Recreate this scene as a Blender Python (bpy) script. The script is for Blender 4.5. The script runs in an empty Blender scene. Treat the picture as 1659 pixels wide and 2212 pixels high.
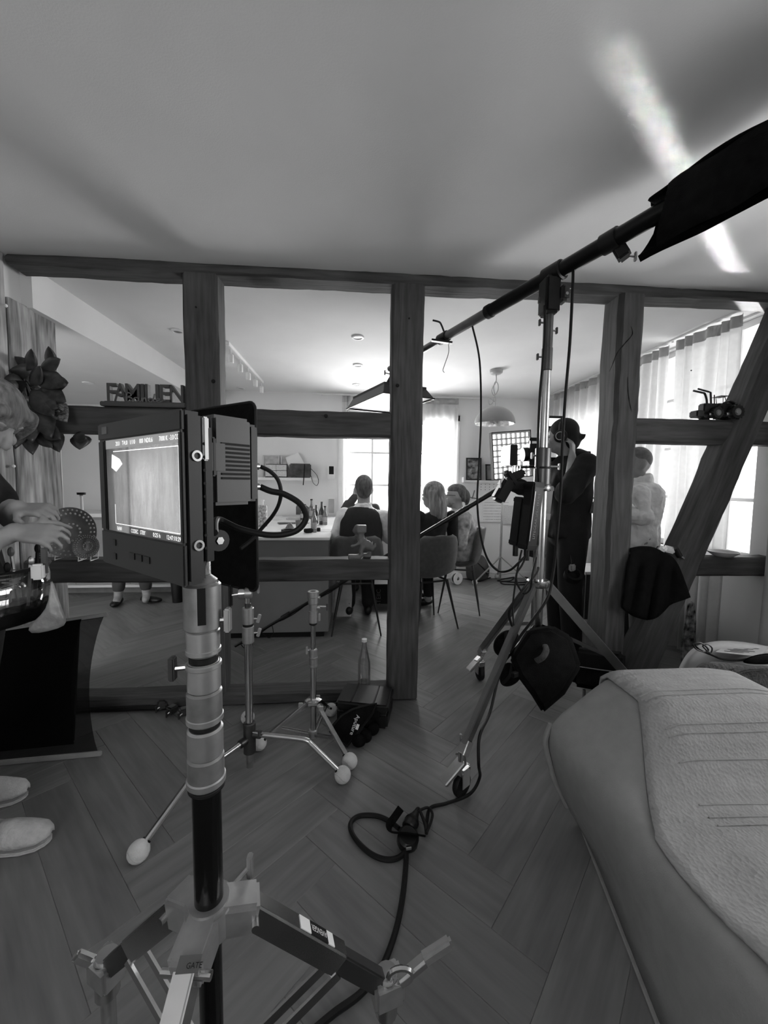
import bpy, bmesh, math, random
from mathutils import Vector, Matrix, Euler, noise
random.seed(7)
V = Vector
SC = bpy.context.scene
COL = SC.collection
# ---------------------------------------------------------------- camera
IW, IH, FPX = 1659, 2212, 861.5
YAW, PITCH, ROLL, EYE = math.radians(4.492), math.radians(4.169), math.radians(0.628), 1.27
FWD = V((math.sin(YAW)*math.cos(PITCH), math.cos(YAW)*math.cos(PITCH), -math.sin(PITCH)))
_r = V((math.cos(YAW), -math.sin(YAW), 0)); _u = _r.cross(FWD)
RGT = _r*math.cos(ROLL)+_u*math.sin(ROLL); UPV = -_r*math.sin(ROLL)+_u*math.cos(ROLL)
CAM = V((0, 0, EYE))
cd = bpy.data.cameras.new('camera'); cam = bpy.data.objects.new('camera', cd); COL.objects.link(cam)
cd.sensor_fit = 'VERTICAL'; cd.sensor_height = 36; cd.sensor_width = 27; cd.lens = 36*FPX/IH
cd.clip_start = 0.03; cd.clip_end = 200
m3 = Matrix((RGT, UPV, -FWD)).transposed()
cam.matrix_world = Matrix.Translation(CAM) @ m3.to_4x4()
SC.camera = cam
SC.view_settings.view_transform = 'Standard'; SC.view_settings.look = 'None'
SC.view_settings.gamma = 1; SC.view_settings.use_curve_mapping = False
SC.view_settings.exposure = 0.80
# ---------------------------------------------------------------- world and daylight
w = bpy.data.worlds.new('overcast'); SC.world = w; w.use_nodes = True
w.node_tree.nodes['Background'].inputs[0].default_value = (1, 1, 1, 1)
w.node_tree.nodes['Background'].inputs[1].default_value = 2.2
def area(name, loc, target, sx, sy, power, spread=180):
    l = bpy.data.lights.new(name, 'AREA'); l.shape = 'RECTANGLE'; l.size = sx; l.size_y = sy; l.energy = power
    l.spread = math.radians(spread)
    o = bpy.data.objects.new(name, l); COL.objects.link(o); o.location = loc
    o.rotation_euler = (V(target)-V(loc)).to_track_quat('-Z', 'Y').to_euler(); return o
# daylight through the windows, then a rear fill
area('daylight_back_window', (0.55, 5.62, 1.55), (0.55, 0, 1.45), 1.5, 1.35, 125)
area('daylight_right_window_far', (2.95, 4.25, 1.5), (0, 4.25, 1.3), 1.0, 1.3, 22)
area('daylight_right_window_near', (2.95, 2.9, 1.5), (0, 2.9, 1.3), 0.75, 1.3, 13)
area('daylight_front_room_window', (2.95, 0.9, 1.5), (0, 0.7, 1.2), 1.3, 1.2, 22)
area('rear_fill_lamp', (-0.6, -2.75, 1.6), (-0.3, 3, 1.3), 1.4, 1.2, 6)  # unseen fill lamp added behind the camera
# reflected sun streak on the ceiling, from two lamps added outside the near window
area('sun_streak_lamp_near', (2.97, 2.696, 2.18), (1.85, 1.88, 2.4), .15, .15, .32, 2.5)
area('sun_streak_lamp_far', (2.97, 2.675, 2.213), (1.05, 1.275, 2.4), .16, .11, .62, 2.5)
# ---------------------------------------------------------------- pixel -> world helper (point of a given plane)
def ray(px, py): return FWD+RGT*((px-IW/2)/FPX)-UPV*((py-IH/2)/FPX)
def at(px, py, X=None, Y=None, Z=None):
    d = ray(px, py)
    t = (X-CAM.x)/d.x if X is not None else (Y-CAM.y)/d.y if Y is not None else (Z-CAM.z)/d.z
    return CAM+d*t
# ---------------------------------------------------------------- materials
MATS = {}
def mat(name, c, rough=.6, metal=0., var=.12, scale=9., bump=0., bscale=60., st=(1, 1, 1), emit=0., alpha=1., trans=0., spec=.5, coat=0., sheen=0., bd=.01):
    if name in MATS: return MATS[name]
    m = bpy.data.materials.new(name); m.use_nodes = True; nt = m.node_tree; N = nt.nodes; L = nt.links
    b = N['Principled BSDF']
    tc = N.new('ShaderNodeTexCoord'); mp = N.new('ShaderNodeMapping'); mp.inputs['Scale'].default_value = st
    L.new(tc.outputs['Object'], mp.inputs[0])
    no = N.new('ShaderNodeTexNoise'); no.inputs['Scale'].default_value = scale; no.inputs['Detail'].default_value = 4
    L.new(mp.outputs[0], no.inputs['Vector'])
    mr = N.new('ShaderNodeMapRange'); mr.inputs[3].default_value = c*(1-var*1.6); mr.inputs[4].default_value = c*(1+var*1.6)
    mr.inputs[1].default_value = .25; mr.inputs[2].default_value = .75
    L.new(no.outputs['Fac'], mr.inputs[0])
    L.new(mr.outputs[0], b.inputs['Base Color'])
    b.inputs['Roughness'].default_value = rough; b.inputs['Metallic'].default_value = metal
    b.inputs['Specular IOR Level'].default_value = spec
    b.inputs['Transmission Weight'].default_value = trans; b.inputs['Alpha'].default_value = alpha
    b.inputs['Coat Weight'].default_value = coat; b.inputs['Sheen Weight'].default_value = sheen
    if emit:
        b.inputs['Emission Color'].default_value = (1, 1, 1, 1); b.inputs['Emission Strength'].default_value = emit
    if bump:
        n2 = N.new('ShaderNodeTexNoise'); n2.inputs['Scale'].default_value = bscale; n2.inputs['Detail'].default_value = 3
        L.new(mp.outputs[0], n2.inputs['Vector'])
        bp = N.new('ShaderNodeBump'); bp.inputs['Strength'].default_value = bump; bp.inputs['Distance'].default_value = bd
        L.new(n2.outputs['Fac'], bp.inputs['Height']); L.new(bp.outputs[0], b.inputs['Normal'])
    MATS[name] = m; return m
def wood(name, lo, hi, axis='Z', rough=.75, fine=1., rnd=.0, rot=None, bump=.35, ring=1.0):
    if name in MATS: return MATS[name]
    m = bpy.data.materials.new(name); m.use_nodes = True; nt = m.node_tree; N = nt.nodes; L = nt.links
    b = N['Principled BSDF']; b.inputs['Roughness'].default_value = rough; b.inputs['Specular IOR Level'].default_value = .3
    tc = N.new('ShaderNodeTexCoord'); mp0 = N.new('ShaderNodeMapping'); mp = N.new('ShaderNodeMapping')
    if rot: mp0.inputs['Rotation'].default_value = rot
    s = {'X': (.09, 1, 1), 'Y': (1, .09, 1), 'Z': (1, 1, .09)}[axis]
    mp.inputs['Scale'].default_value = s
    L.new(tc.outputs['Object'], mp0.inputs[0]); L.new(mp0.outputs[0], mp.inputs[0])
    vec = mp.outputs[0]
    if rnd:
        oi = N.new('ShaderNodeObjectInfo'); ad = N.new('ShaderNodeVectorMath'); ad.operation = 'MULTIPLY_ADD'
        L.new(oi.outputs['Random'], ad.inputs[0]); ad.inputs[1].default_value = (17, 31, 23); L.new(vec, ad.inputs[2]); vec = ad.outputs[0]
    n1 = N.new('ShaderNodeTexNoise'); n1.inputs['Scale'].default_value = 6*fine; n1.inputs['Detail'].default_value = 2; n1.inputs['Distortion'].default_value = 1.2
    L.new(vec, n1.inputs['Vector'])
    sn = N.new('ShaderNodeMath'); sn.operation = 'MULTIPLY'; sn.inputs[1].default_value = 34*ring; L.new(n1.outputs['Fac'], sn.inputs[0])
    si = N.new('ShaderNodeMath'); si.operation = 'SINE'; L.new(sn.outputs[0], si.inputs[0])
    n2 = N.new('ShaderNodeTexNoise'); n2.inputs['Scale'].default_value = 55*fine; n2.inputs['Detail'].default_value = 4; L.new(vec, n2.inputs['Vector'])
    n3 = N.new('ShaderNodeTexNoise'); n3.inputs['Scale'].default_value = 3.0; n3.inputs['Detail'].default_value = 3; L.new(mp0.outputs[0], n3.inputs['Vector'])
    a1 = N.new('ShaderNodeMath'); a1.operation = 'MULTIPLY_ADD'; a1.inputs[1].default_value = .10; L.new(si.outputs[0], a1.inputs[0]); L.new(n2.outputs['Fac'], a1.inputs[2])
    a2 = N.new('ShaderNodeMath'); a2.operation = 'MULTIPLY_ADD'; a2.inputs[1].default_value = .7; L.new(n3.outputs['Fac'], a2.inputs[0]); L.new(a1.outputs[0], a2.inputs[2])
    mr = N.new('ShaderNodeMapRange'); mr.inputs[1].default_value = .45; mr.inputs[2].default_value = 1.25; mr.inputs[3].default_value = lo; mr.inputs[4].default_value = hi
    L.new(a2.outputs[0], mr.inputs[0]); out = mr.outputs[0]
    if rnd:
        m2 = N.new('ShaderNodeMapRange'); m2.inputs[3].default_value = 1-rnd; m2.inputs[4].default_value = 1+rnd; L.new(oi.outputs['Random'], m2.inputs[0])
        mu = N.new('ShaderNodeMath'); mu.operation = 'MULTIPLY'; L.new(out, mu.inputs[0]); L.new(m2.outputs[0], mu.inputs[1]); out = mu.outputs[0]
    L.new(out, b.inputs['Base Color'])
    bp = N.new('ShaderNodeBump'); bp.inputs['Strength'].default_value = bump; bp.inputs['Distance'].default_value = .004
    L.new(a1.outputs[0], bp.inputs['Height']); L.new(bp.outputs[0], b.inputs['Normal'])
    MATS[name] = m; return m
def cloth_sheer(name, c, transp):
    if name in MATS: return MATS[name]
    m = bpy.data.materials.new(name); m.use_nodes = True; nt = m.node_tree; N = nt.nodes; L = nt.links
    N.remove(N['Principled BSDF']); out = N['Material Output']
    tc = N.new('ShaderNodeTexCoord'); no = N.new('ShaderNodeTexNoise'); no.inputs['Scale'].default_value = 30; L.new(tc.outputs['Object'], no.inputs['Vector'])
    mr = N.new('ShaderNodeMapRange'); mr.inputs[3].default_value = c*.92; mr.inputs[4].default_value = min(1, c*1.08); L.new(no.outputs['Fac'], mr.inputs[0])
    d = N.new('ShaderNodeBsdfDiffuse'); t = N.new('ShaderNodeBsdfTranslucent'); tr = N.new('ShaderNodeBsdfTransparent')
    L.new(mr.outputs[0], d.inputs[0]); L.new(mr.outputs[0], t.inputs[0])
    m1 = N.new('ShaderNodeMixShader'); m1.inputs[0].default_value = .45; L.new(d.outputs[0], m1.inputs[1]); L.new(t.outputs[0], m1.inputs[2])
    m2 = N.new('ShaderNodeMixShader'); m2.inputs[0].default_value = transp; L.new(m1.outputs[0], m2.inputs[1]); L.new(tr.outputs[0], m2.inputs[2])
    L.new(m2.outputs[0], out.inputs[0]); MATS[name] = m; return m
def glass_clear(name, transp=.85):
    if name in MATS: return MATS[name]
    m = bpy.data.materials.new(name); m.use_nodes = True; nt = m.node_tree; N = nt.nodes; L = nt.links
    N.remove(N['Principled BSDF']); out = N['Material Output']
    g = N.new('ShaderNodeBsdfGlossy'); g.inputs['Roughness'].default_value = .03; tr = N.new('ShaderNodeBsdfTransparent')
    lw = N.new('ShaderNodeLayerWeight'); lw.inputs[0].default_value = .35
    mr = N.new('ShaderNodeMapRange'); mr.inputs[3].default_value = 1-transp; mr.inputs[4].default_value = .9; L.new(lw.outputs['Facing'], mr.inputs[0])
    mx = N.new('ShaderNodeMixShader'); L.new(mr.outputs[0], mx.inputs[0]); L.new(tr.outputs[0], mx.inputs[1]); L.new(g.outputs[0], mx.inputs[2])
    L.new(mx.outputs[0], out.inputs[0]); MATS[name] = m; return m
# ---------------------------------------------------------------- mesh building
def basis(d, up=V((0, 0, 1))):
    d = V(d).normalized()
    if abs(d.dot(up)) > .98: up = V((0, 1, 0))
    x = up.cross(d).normalized(); y = d.cross(x); return x, y, d
def spl(pts, n=6, closed=False):
    P = [V(p) for p in pts]; out = []
    k = len(P); rng = range(k if closed else k-1)
    for i in rng:
        if closed: a, b, c, d = P[(i-1) % k], P[i], P[(i+1) % k], P[(i+2) % k]
        else: a, b, c, d = P[max(i-1, 0)], P[i], P[i+1], P[min(i+2, k-1)]
        for j in range(n):
            t = j/n; t2 = t*t; t3 = t2*t
            out.append(.5*((2*b)+(c-a)*t+(2*a-5*b+4*c-d)*t2+(3*b-a-3*c+d)*t3))
    if not closed: out.append(P[-1])
    return out
class MB:
    def __init__(s): s.v = []; s.f = []
    def add(s, vs, fs):
        o = len(s.v); s.v += [V(p) for p in vs]; s.f += [tuple(i+o for i in f) for f in fs]; return s
    def box(s, c, sz, rot=None):
        c = V(c); hx, hy, hz = sz[0]/2, sz[1]/2, sz[2]/2
        vs = [V((x*hx, y*hy, z*hz)) for x in (-1, 1) for y in (-1, 1) for z in (-1, 1)]
        if rot is not None: vs = [rot @ p for p in vs]
        return s.add([c+p for p in vs], [(0, 1, 3, 2), (4, 6, 7, 5), (0, 4, 5, 1), (2, 3, 7, 6), (0, 2, 6, 4), (1, 5, 7, 3)])
    def span(s, a, b):
        a, b = V(a), V(b); return s.box((a+b)/2, tuple(abs(q) for q in (b-a)))
    def bar(s, p0, p1, w, h, up=V((0, 0, 1))):
        p0, p1 = V(p0), V(p1); x, y, d = basis(p1-p0, up); vs = []
        for p in (p0, p1):
            for a, b in ((-1, -1), (1, -1), (1, 1), (-1, 1)): vs.append(p+x*a*w/2+y*b*h/2)
        return s.add(vs, [(3, 2, 1, 0), (4, 5, 6, 7), (0, 1, 5, 4), (1, 2, 6, 5), (2, 3, 7, 6), (3, 0, 4, 7)])
    def cyl(s, p0, p1, r0, r1=None, n=16):
        return s.tube([p0, p1], [r0, r0 if r1 is None else r1], n)
    def tube(s, pts, r, n=8, closed=False, flat=1.0, up0=None):
        P = [V(p) for p in pts]; k = len(P)
        R = r if isinstance(r, (list, tuple)) else [r]*k
        tg = []
        for i in range(k):
            a = P[(i-1) % k] if (closed or i > 0) else P[i]; b = P[(i+1) % k] if (closed or i < k-1) else P[i]
            t = b-a; tg.append(t.normalized() if t.length > 1e-9 else V((0, 0, 1)))
        x, y, _ = basis(tg[0], up0 or V((0, 0, 1))); vs = []
        for i in range(k):
            if i:
                x = x-tg[i]*x.dot(tg[i])
                x = x.normalized() if x.length > 1e-6 else basis(tg[i])[0]
            y = tg[i].cross(x)
            for j in range(n):
                a = 2*math.pi*j/n; vs.append(P[i]+(x*math.cos(a)+y*math.sin(a)*flat)*R[i])
        fs = []
        for i in range(k if closed else k-1):
            i2 = (i+1) % k
            for j in range(n): j2 = (j+1) % n; fs.append((i*n+j, i*n+j2, i2*n+j2, i2*n+j))
        if not closed: fs += [tuple(reversed(range(n))), tuple((k-1)*n+j for j in range(n))]
        return s.add(vs, fs)
    def lathe(s, prof, org=(0, 0, 0), axis=(0, 0, 1), n=24):
        x, y, d = basis(axis); org = V(org); vs = []; fs = []; k = len(prof)
        for r, z in prof:
            for j in range(n):
                a = 2*math.pi*j/n; vs.append(org+d*z+(x*math.cos(a)+y*math.sin(a))*max(r, 1e-5))
        for i in range(k-1):
            for j in range(n): j2 = (j+1) % n; fs.append((i*n+j, i*n+j2, (i+1)*n+j2, (i+1)*n+j))
        return s.add(vs, fs)
    def ball(s, c, r, rot=None, nu=16, nv=10):
        c = V(c); rr = r if isinstance(r, (tuple, list)) else (r, r, r); vs = []; fs = []
        for i in range(nv+1):
            th = math.pi*i/nv
            for j in range(nu):
                a = 2*math.pi*j/nu; p = V((rr[0]*math.sin(th)*math.cos(a), rr[1]*math.sin(th)*math.sin(a), rr[2]*math.cos(th)))
                vs.append(c+(rot @ p if rot is not None else p))
        for i in range(nv):
            for j in range(nu): j2 = (j+1) % nu; fs.append((i*nu+j, (i+1)*nu+j, (i+1)*nu+j2, i*nu+j2))
        return s.add(vs, fs)
    def prism(s, poly, o, ux, uy, dep):
        o, ux, uy = V(o), V(ux), V(uy); n = ux.cross(uy).normalized(); k = len(poly)
        vs = [o+ux*a+uy*b for a, b in poly]; vs += [p+n*dep for p in vs[:k]]
        fs = [tuple(reversed(range(k))), tuple(range(k, 2*k))]+[(i, (i+1) % k, (i+1) % k+k, i+k) for i in range(k)]
        return s.add(vs, fs)
    def grid(s, rows, thick=0.):
        a = len(rows); b = len(rows[0]); vs = [V(p) for r in rows for p in r]
        fs = [(i*b+j, i*b+j+1, (i+1)*b+j+1, (i+1)*b+j) for i in range(a-1) for j in range(b-1)]
        if thick:
            nr = [V((0, 0, 0)) for _ in vs]
            for f in fs:
                n = (vs[f[2]]-vs[f[0]]).cross(vs[f[3]]-vs[f[1]])
                for i in f: nr[i] += n
            k = len(vs); vs += [p-(n.normalized() if n.length > 0 else n)*thick for p, n in zip(vs, nr)]
            fs += [tuple(i+k for i in reversed(f)) for f in fs]
            ring = [j for j in range(b)]+[i*b+b-1 for i in range(1, a)]+[(a-1)*b+j for j in range(b-2, -1, -1)]+[i*b for i in range(a-2, 0, -1)]
            fs += [(ring[(i+1) % len(ring)], ring[i], ring[i]+k, ring[(i+1) % len(ring)]+k) for i in range(len(ring))]
        return s.add(vs, fs)
    def loft(s, rings, caps=True):
        n = len(rings[0]); k = len(rings); vs = [V(p) for r in rings for p in r]
        fs = [(i*n+j, i*n+(j+1) % n, (i+1)*n+(j+1) % n, (i+1)*n+j) for i in range(k-1) for j in range(n)]
        if caps: fs += [tuple(reversed(range(n))), tuple((k-1)*n+j for j in range(n))]
        return s.add(vs, fs)
    def build(s, name, m, parent=None, bevel=0., seg=2, smooth=35, remesh=0., smoothit=4, sub=0, org=None, wrinkle=None):
        if parent is not None: o = ORG[parent.name]
        elif org is not None: o = V(org)
        else:
            xs = [p.x for p in s.v]; ys = [p.y for p in s.v]; zs = [p.z for p in s.v]
            o = V(((min(xs)+max(xs))/2, (min(ys)+max(ys))/2, min(zs)))
        me = bpy.data.meshes.new(name); me.from_pydata([p-o for p in s.v], [], s.f); me.update()
        bm = bmesh.new(); bm.from_mesh(me); bmesh.ops.recalc_face_normals(bm, faces=bm.faces)
        if bevel:
            ed = [e for e in bm.edges if len(e.link_faces) == 2 and e.calc_face_angle(0) > math.radians(30)]
            bmesh.ops.bevel(bm, geom=ed, offset=bevel, segments=seg, affect='EDGES', clamp_overlap=True)
        bm.to_mesh(me); bm.free()
        ob = bpy.data.objects.new(name, me)
        if remesh or sub:
            COL.objects.link(ob)
            if remesh:
                md = ob.modifiers.new('r', 'REMESH'); md.mode = 'VOXEL'; md.voxel_size = remesh
                if smoothit: md = ob.modifiers.new('s', 'SMOOTH'); md.factor = .5; md.iterations = smoothit
            if sub: md = ob.modifiers.new('u', 'SUBSURF'); md.levels = sub; md.render_levels = sub
            dg = bpy.context.evaluated_depsgraph_get(); nm = bpy.data.meshes.new_from_object(ob.evaluated_get(dg))
            ob.modifiers.clear(); ob.data = nm; nm.name = name; me = nm; COL.objects.unlink(ob)
            smooth = 180
            if wrinkle:
                amp, fq = wrinkle; ns = [v.normal.copy() for v in me.vertices]
                for v, nn in zip(me.vertices, ns):
                    q = v.co*fq; a = noise.noise(V((q.x, q.y, q.z*.55)))+.5*noise.noise(V((q.x*2.1, q.y*2.1, q.z*1.6+7)))
                    v.co += nn*amp*(1.7-2*abs(a))
                me.update()
        if smooth:
            for p in me.polygons: p.use_smooth = True
            if smooth < 180: me.set_sharp_from_angle(angle=math.radians(smooth))
        me.materials.clear(); me.materials.append(m)
        COL.objects.link(ob)
        if parent is not None: ob.parent = parent
        else: ob.location = o
        ORG[ob.name] = o
        return ob
ORG = {}
def tag(o, label=None, cat=None, group=None, kind=None):
    if label: o['label'] = label
    if cat: o['category'] = cat
    if group: o['group'] = group
    if kind: o['kind'] = kind
    return o
def thing(name, label, cat, loc, group=None, kind=None):
    o = bpy.data.objects.new(name, None); o.empty_display_size = .05; COL.objects.link(o); o.location = loc; ORG[o.name] = V(loc)
    return tag(o, label, cat, group, kind)
def copy_tree(o, parent=None):
    c = o.copy(); COL.objects.link(c); c.parent = parent
    for ch in list(o.children): copy_tree(ch, c)
    return c
def textmesh(txt, size, extrude=0., bold=0.):
    cu = bpy.data.curves.new('t', 'FONT'); cu.body = txt; cu.size = size; cu.extrude = extrude; cu.offset = bold
    cu.resolution_u = 2
    o = bpy.data.objects.new('t', cu); COL.objects.link(o); dg = bpy.context.evaluated_depsgraph_get()
    me = bpy.data.meshes.new_from_object(o.evaluated_get(dg)); bpy.data.objects.remove(o)
    vs = [v.co.copy() for v in me.vertices]; fs = [tuple(p.vertices) for p in me.polygons]; bpy.data.meshes.remove(me)
    return vs, fs
def text(txt, o, ux, uy, h, name, m, parent, extrude=.0004, width=None, bold=0., align='L'):
    """flat lettering: o = lower-left corner, ux/uy unit directions, h = cap height"""
    vs, fs = textmesh(txt, 1.0, 0, bold); ux, uy, o = V(ux).normalized(), V(uy).normalized(), V(o)
    x0 = min(p.x for p in vs); x1 = max(p.x for p in vs); y0 = min(p.y for p in vs); y1 = max(p.y for p in vs)
    sy = h/(y1-y0); sx = width/(x1-x0) if width else sy
    off = -(x1-x0)*sx/2 if align == 'C' else 0
    nrm = ux.cross(uy); k = len(vs)
    P = [o+ux*((p.x-x0)*sx+off)+uy*((p.y-y0)*sy) for p in vs]
    b = MB(); b.add([p+nrm*extrude for p in P], fs)
    return b.build(name, m, parent, smooth=0)
def rotz(a): return Matrix.Rotation(a, 3, 'Z')
def frame(x, y, z): return Matrix((V(x), V(y), V(z))).transposed()
# ================================================================ materials
PLASTER = mat('ceiling_plaster', .78, .9, var=.02, scale=3, bump=.05, bscale=180)
WALLP = mat('wall_paint', .72, .9, var=.02, scale=3, bump=.04, bscale=120)
WHITE = mat('white_lacquer', .75, .45, var=.03)
OAKZ = wood('old_oak_upright', .035, .11, 'Z'); OAKX = wood('old_oak_level', .032, .105, 'X')
OAKB = wood('old_oak_brace', .035, .11, 'Z', rot=(0, math.radians(-21), 0))
BOARD = wood('weathered_boards', .04, .50, 'Z', rough=.8)
PLANK = wood('floor_oak', .12, .215, 'X', rough=.38, rnd=.09, bump=.05, fine=.8, ring=.6)
SCREED = mat('floor_underlay', .03, .9)
DARK = mat('black_matt', .005, .6, var=.2, spec=.25); BLACKP = mat('black_plastic', .008, .4, var=.15, spec=.35); RUBBER = mat('black_rubber', .006, .6, var=.15, spec=.3)
FABRICK = mat('black_fabric', .006, .95, var=.3, scale=30, bump=.25, bscale=240, spec=.1)
CHROME = mat('chromed_steel', .62, .22, 1., var=.08, scale=14); ALU = mat('brushed_aluminium', .42, .4, .8, var=.1, scale=25)
STEELD = mat('dark_steel', .11, .38, .9, var=.15)
GREYP = mat('grey_plastic', .10, .45)
# ================================================================ setting
HC, D0, D1 = 2.40, 2.228, 2.352      # ceiling height, front and back of the timber frame
XL, XR, YB, YF = -1.75, 2.60, 5.2, -2.4
def struct(o): o['kind'] = 'structure'; return o
fl = struct(MB().span((-3.7, YF-.1, -.12), (XR+.2, YB+.2, -.014)).build('floor', SCREED, org=(0, 0, 0)))
# herringbone planks
PW, PL = .16, .80
def plank_mesh():
    h = .012; c = .0012; b = MB(); g = .0002
    x0, x1, y0, y1 = g, PL-g, g, PW-g
    b.add([(x0, y0, 0), (x1, y0, 0), (x1, y1, 0), (x0, y1, 0), (x0, y0, h-c), (x1, y0, h-c), (x1, y1, h-c), (x0, y1, h-c),
           (x0+c, y0+c, h), (x1-c, y0+c, h), (x1-c, y1-c, h), (x0+c, y1-c, h)],
          [(0, 3, 2, 1), (0, 1, 5, 4), (1, 2, 6, 5), (2, 3, 7, 6), (3, 0, 4, 7), (4, 5, 9, 8), (5, 6, 10, 9), (6, 7, 11, 10), (7, 4, 8, 11), (8, 9, 10, 11)])
    return b
pb = plank_mesh(); pme = bpy.data.meshes.new('floor_plank'); pme.from_pydata([tuple(p) for p in pb.v], [], pb.f); pme.update(); pme.materials.append(PLANK)
cand = []
R45 = rotz(math.radians(45)); ORI = V((0.515, 0.912, 0))
for i in range(-60, 61):
    for j in range(-12, 13):
        for k in (0, 1):
            o = V((i*PW+j*PL, i*PW-j*PL, 0))
            if k == 0: p = o; rz = 0.; cen = o+V((PL/2, PW/2, 0))
            else: p = o+V((PL+PW, PW-PL, 0)); rz = math.pi/2; cen = o+V((PL+PW/2, PW-PL/2, 0))
            wp = R45 @ p+ORI; wc = R45 @ cen+ORI
            if not (-3.6 < wc.x < 2.75 and -.6 < wc.y < 5.3): continue
            q = wc-CAM; dep = q.dot(FWD)
            dep = max(dep, .2)
            sx = IW/2+FPX*q.dot(RGT)/dep; sy = IH/2-FPX*q.dot(UPV)/dep
            vis = (-420 < sx < 2080 and 0 < sy < 3300)
            if not vis: continue
            cand.append((dep, wp, rz+math.radians(45)))
cand.sort(key=lambda c: c[0])
def plank_obj(wp, rz, par):
    ob = bpy.data.objects.new('floor_plank', pme); COL.objects.link(ob); ob.parent = par
    ob.location = (wp.x, wp.y, -.012); ob.rotation_euler = (0, 0, rz)
for dep, wp, rz in cand[:298]: plank_obj(wp, rz, fl)
rest = cand[298:]
if rest:
    b = MB()
    for dep, wp, rz in rest:
        M = rotz(rz); b.add([M @ p+V((wp.x, wp.y, -.012)) for p in pb.v], pb.f)
    r = b.build('far_floor_planks', PLANK, fl, smooth=0); r['kind'] = 'stuff'
struct(MB().span((-3.7, YF-.1, HC), (XR+.2, YB+.2, HC+.15)).build('ceiling', PLASTER))
# dropped kitchen ceiling and its white side
struct(MB().span((-3.7, D1, 2.185), (-1.715, YB, HC+.02)).build('trim_1', WALLP))
# ---- walls
def wall_with_holes(name, axis, pos, thick, a0, a1, holes, m):
    """axis 'X': wall in plane X=pos spanning Y a0..a1 ; axis 'Y': plane Y=pos spanning X ; holes (u0,u1,z0,z1)"""
    us = sorted({a0, a1}|{h[0] for h in holes}|{h[1] for h in holes}); zs = sorted({0., HC}|{h[2] for h in holes}|{h[3] for h in holes})
    b = MB()
    for i in range(len(us)-1):
        z0 = None
        for k in range(len(zs)-1):
            uc = (us[i]+us[i+1])/2; zc = (zs[k]+zs[k+1])/2
            solid = not any(h[0] < uc < h[1] and h[2] < zc < h[3] for h in holes)
            if solid and z0 is None: z0 = zs[k]
            if (not solid or k == len(zs)-2) and z0 is not None:
                z1 = zs[k+1] if solid else zs[k]
                if axis == 'X': b.span((pos, us[i], z0), (pos+thick, us[i+1], z1))
                else: b.span((us[i], pos, z0), (us[i+1], pos+thick, z1))
                z0 = None
    return struct(b.build(name, m, smooth=0))
BW = (-.10, 1.30, .82, 2.08)                       # back window
RW = [(3.72, 4.78, .78, 2.08), (2.40, 3.34, .78, 2.385), (.2, 1.6, .78, 2.30)]   # right-hand windows, middle one heightened to let the streak lamps in
wall_with_holes('wall_back', 'Y', YB, .35, -3.7, XR+.2, [BW], WALLP)
wall_with_holes('wall_right', 'X', XR, .2, YF, YB, RW, WALLP)
wall_with_holes('wall_rear', 'Y', YF-.2, .2, -3.7, XR+.2, [(-1.3, .1, .9, 2.1)], WALLP)
struct(MB().span((-3.8, D1, 0), (-3.68, YB, HC)).build('wall_kitchen', WALLP))
wl = struct(MB().span((-1.95, YF, 0), (-1.775, 2.60, HC)).build('wall_left', WALLP))
# old boards lining the left wall
ys = [1.62, 1.80, 2.02, 2.236, 2.413, 2.575]
for i in range(5):
    top = HC-.003 if ys[i+1] < 2.3 else 2.19
    b = MB(); rows = []; n = 22
    for side in (0, 1):
        pass
    rings = []
    for k in range(n+1):
        z = top*k/n; j = lambda s: random.uniform(-s, s)
        y0 = ys[i]+.004+j(.003); y1 = ys[i+1]-.004+j(.003); x = -1.75+(.006 if i % 2 else -.004)+j(.0015)
        rings.append([(-1.785, y0, z), (-1.785, y1, z), (x-.004, y1, z), (x, y1-.006, z), (x+j(.001), (y0+y1)/2, z), (x, y0+.006, z), (x-.004, y0, z)])
    b.loft(rings).build('board', BOARD, wl, smooth=40)
for (px, py) in ((10, 660), (27, 1007)):
    c = at(px, py, X=-1.745); MB().lathe([(0, .012), (.006, .011), (.009, .006), (.005, .002), (.005, 0)], c, (1, 0, 0), 12).build('white_knob', WHITE, wl)
# ---- baseboards
struct(MB().span((-1.7, YB-.016, 0), (XR-.02, YB-.001, .085)).build('baseboard_back', WHITE, bevel=.004))
struct(MB().span((XR-.016, D1+.02, 0), (XR-.001, YB-.02, .085)).build('baseboard_right', WHITE, bevel=.004))
# ================================================================ timber frame wall
def timber(name, p0, p1, w, d, m, parent, jit=.004, cut=.012, n=None, up=V((0, 1, 0))):
    p0, p1 = V(p0), V(p1); x, y, dd = basis(p1-p0, up); L = (p1-p0).length; n = n or max(4, int(L/.07)); rings = []
    ph = [random.uniform(0, 6) for _ in range(8)]
    for k in range(n+1):
        t = k/n; c = p0+(p1-p0)*t; ring = []
        for q, (a, b2) in enumerate(((-1, -1), (1, -1), (1, 1), (-1, 1))):
            for e in (0, 1):
                idx = q*2+e
                jx = jit*(math.sin(ph[idx]+t*L*7)*.5+random.uniform(-.5, .5)); jy = jit*(math.sin(ph[(idx+3) % 8]+t*L*5)*.5+random.uniform(-.5, .5))
                ca = cut if (e == 0) == (q % 2 == 1) else 0; cb = cut-ca
                ring.append(c+x*(a*(w/2-ca)+jx)+y*(b2*(d/2-cb)+jy))
        rings.append(ring)
    return MB().loft(rings).build(name, m, parent, smooth=26)
tf = thing('wall_timber', None, None, (0, D0, 0), kind='structure')
YC = (D0+D1)/2; DD = D1-D0
XPA, XPB, XPC = (-.893, -.712), (.208, .385), (1.488, 1.64)
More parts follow.
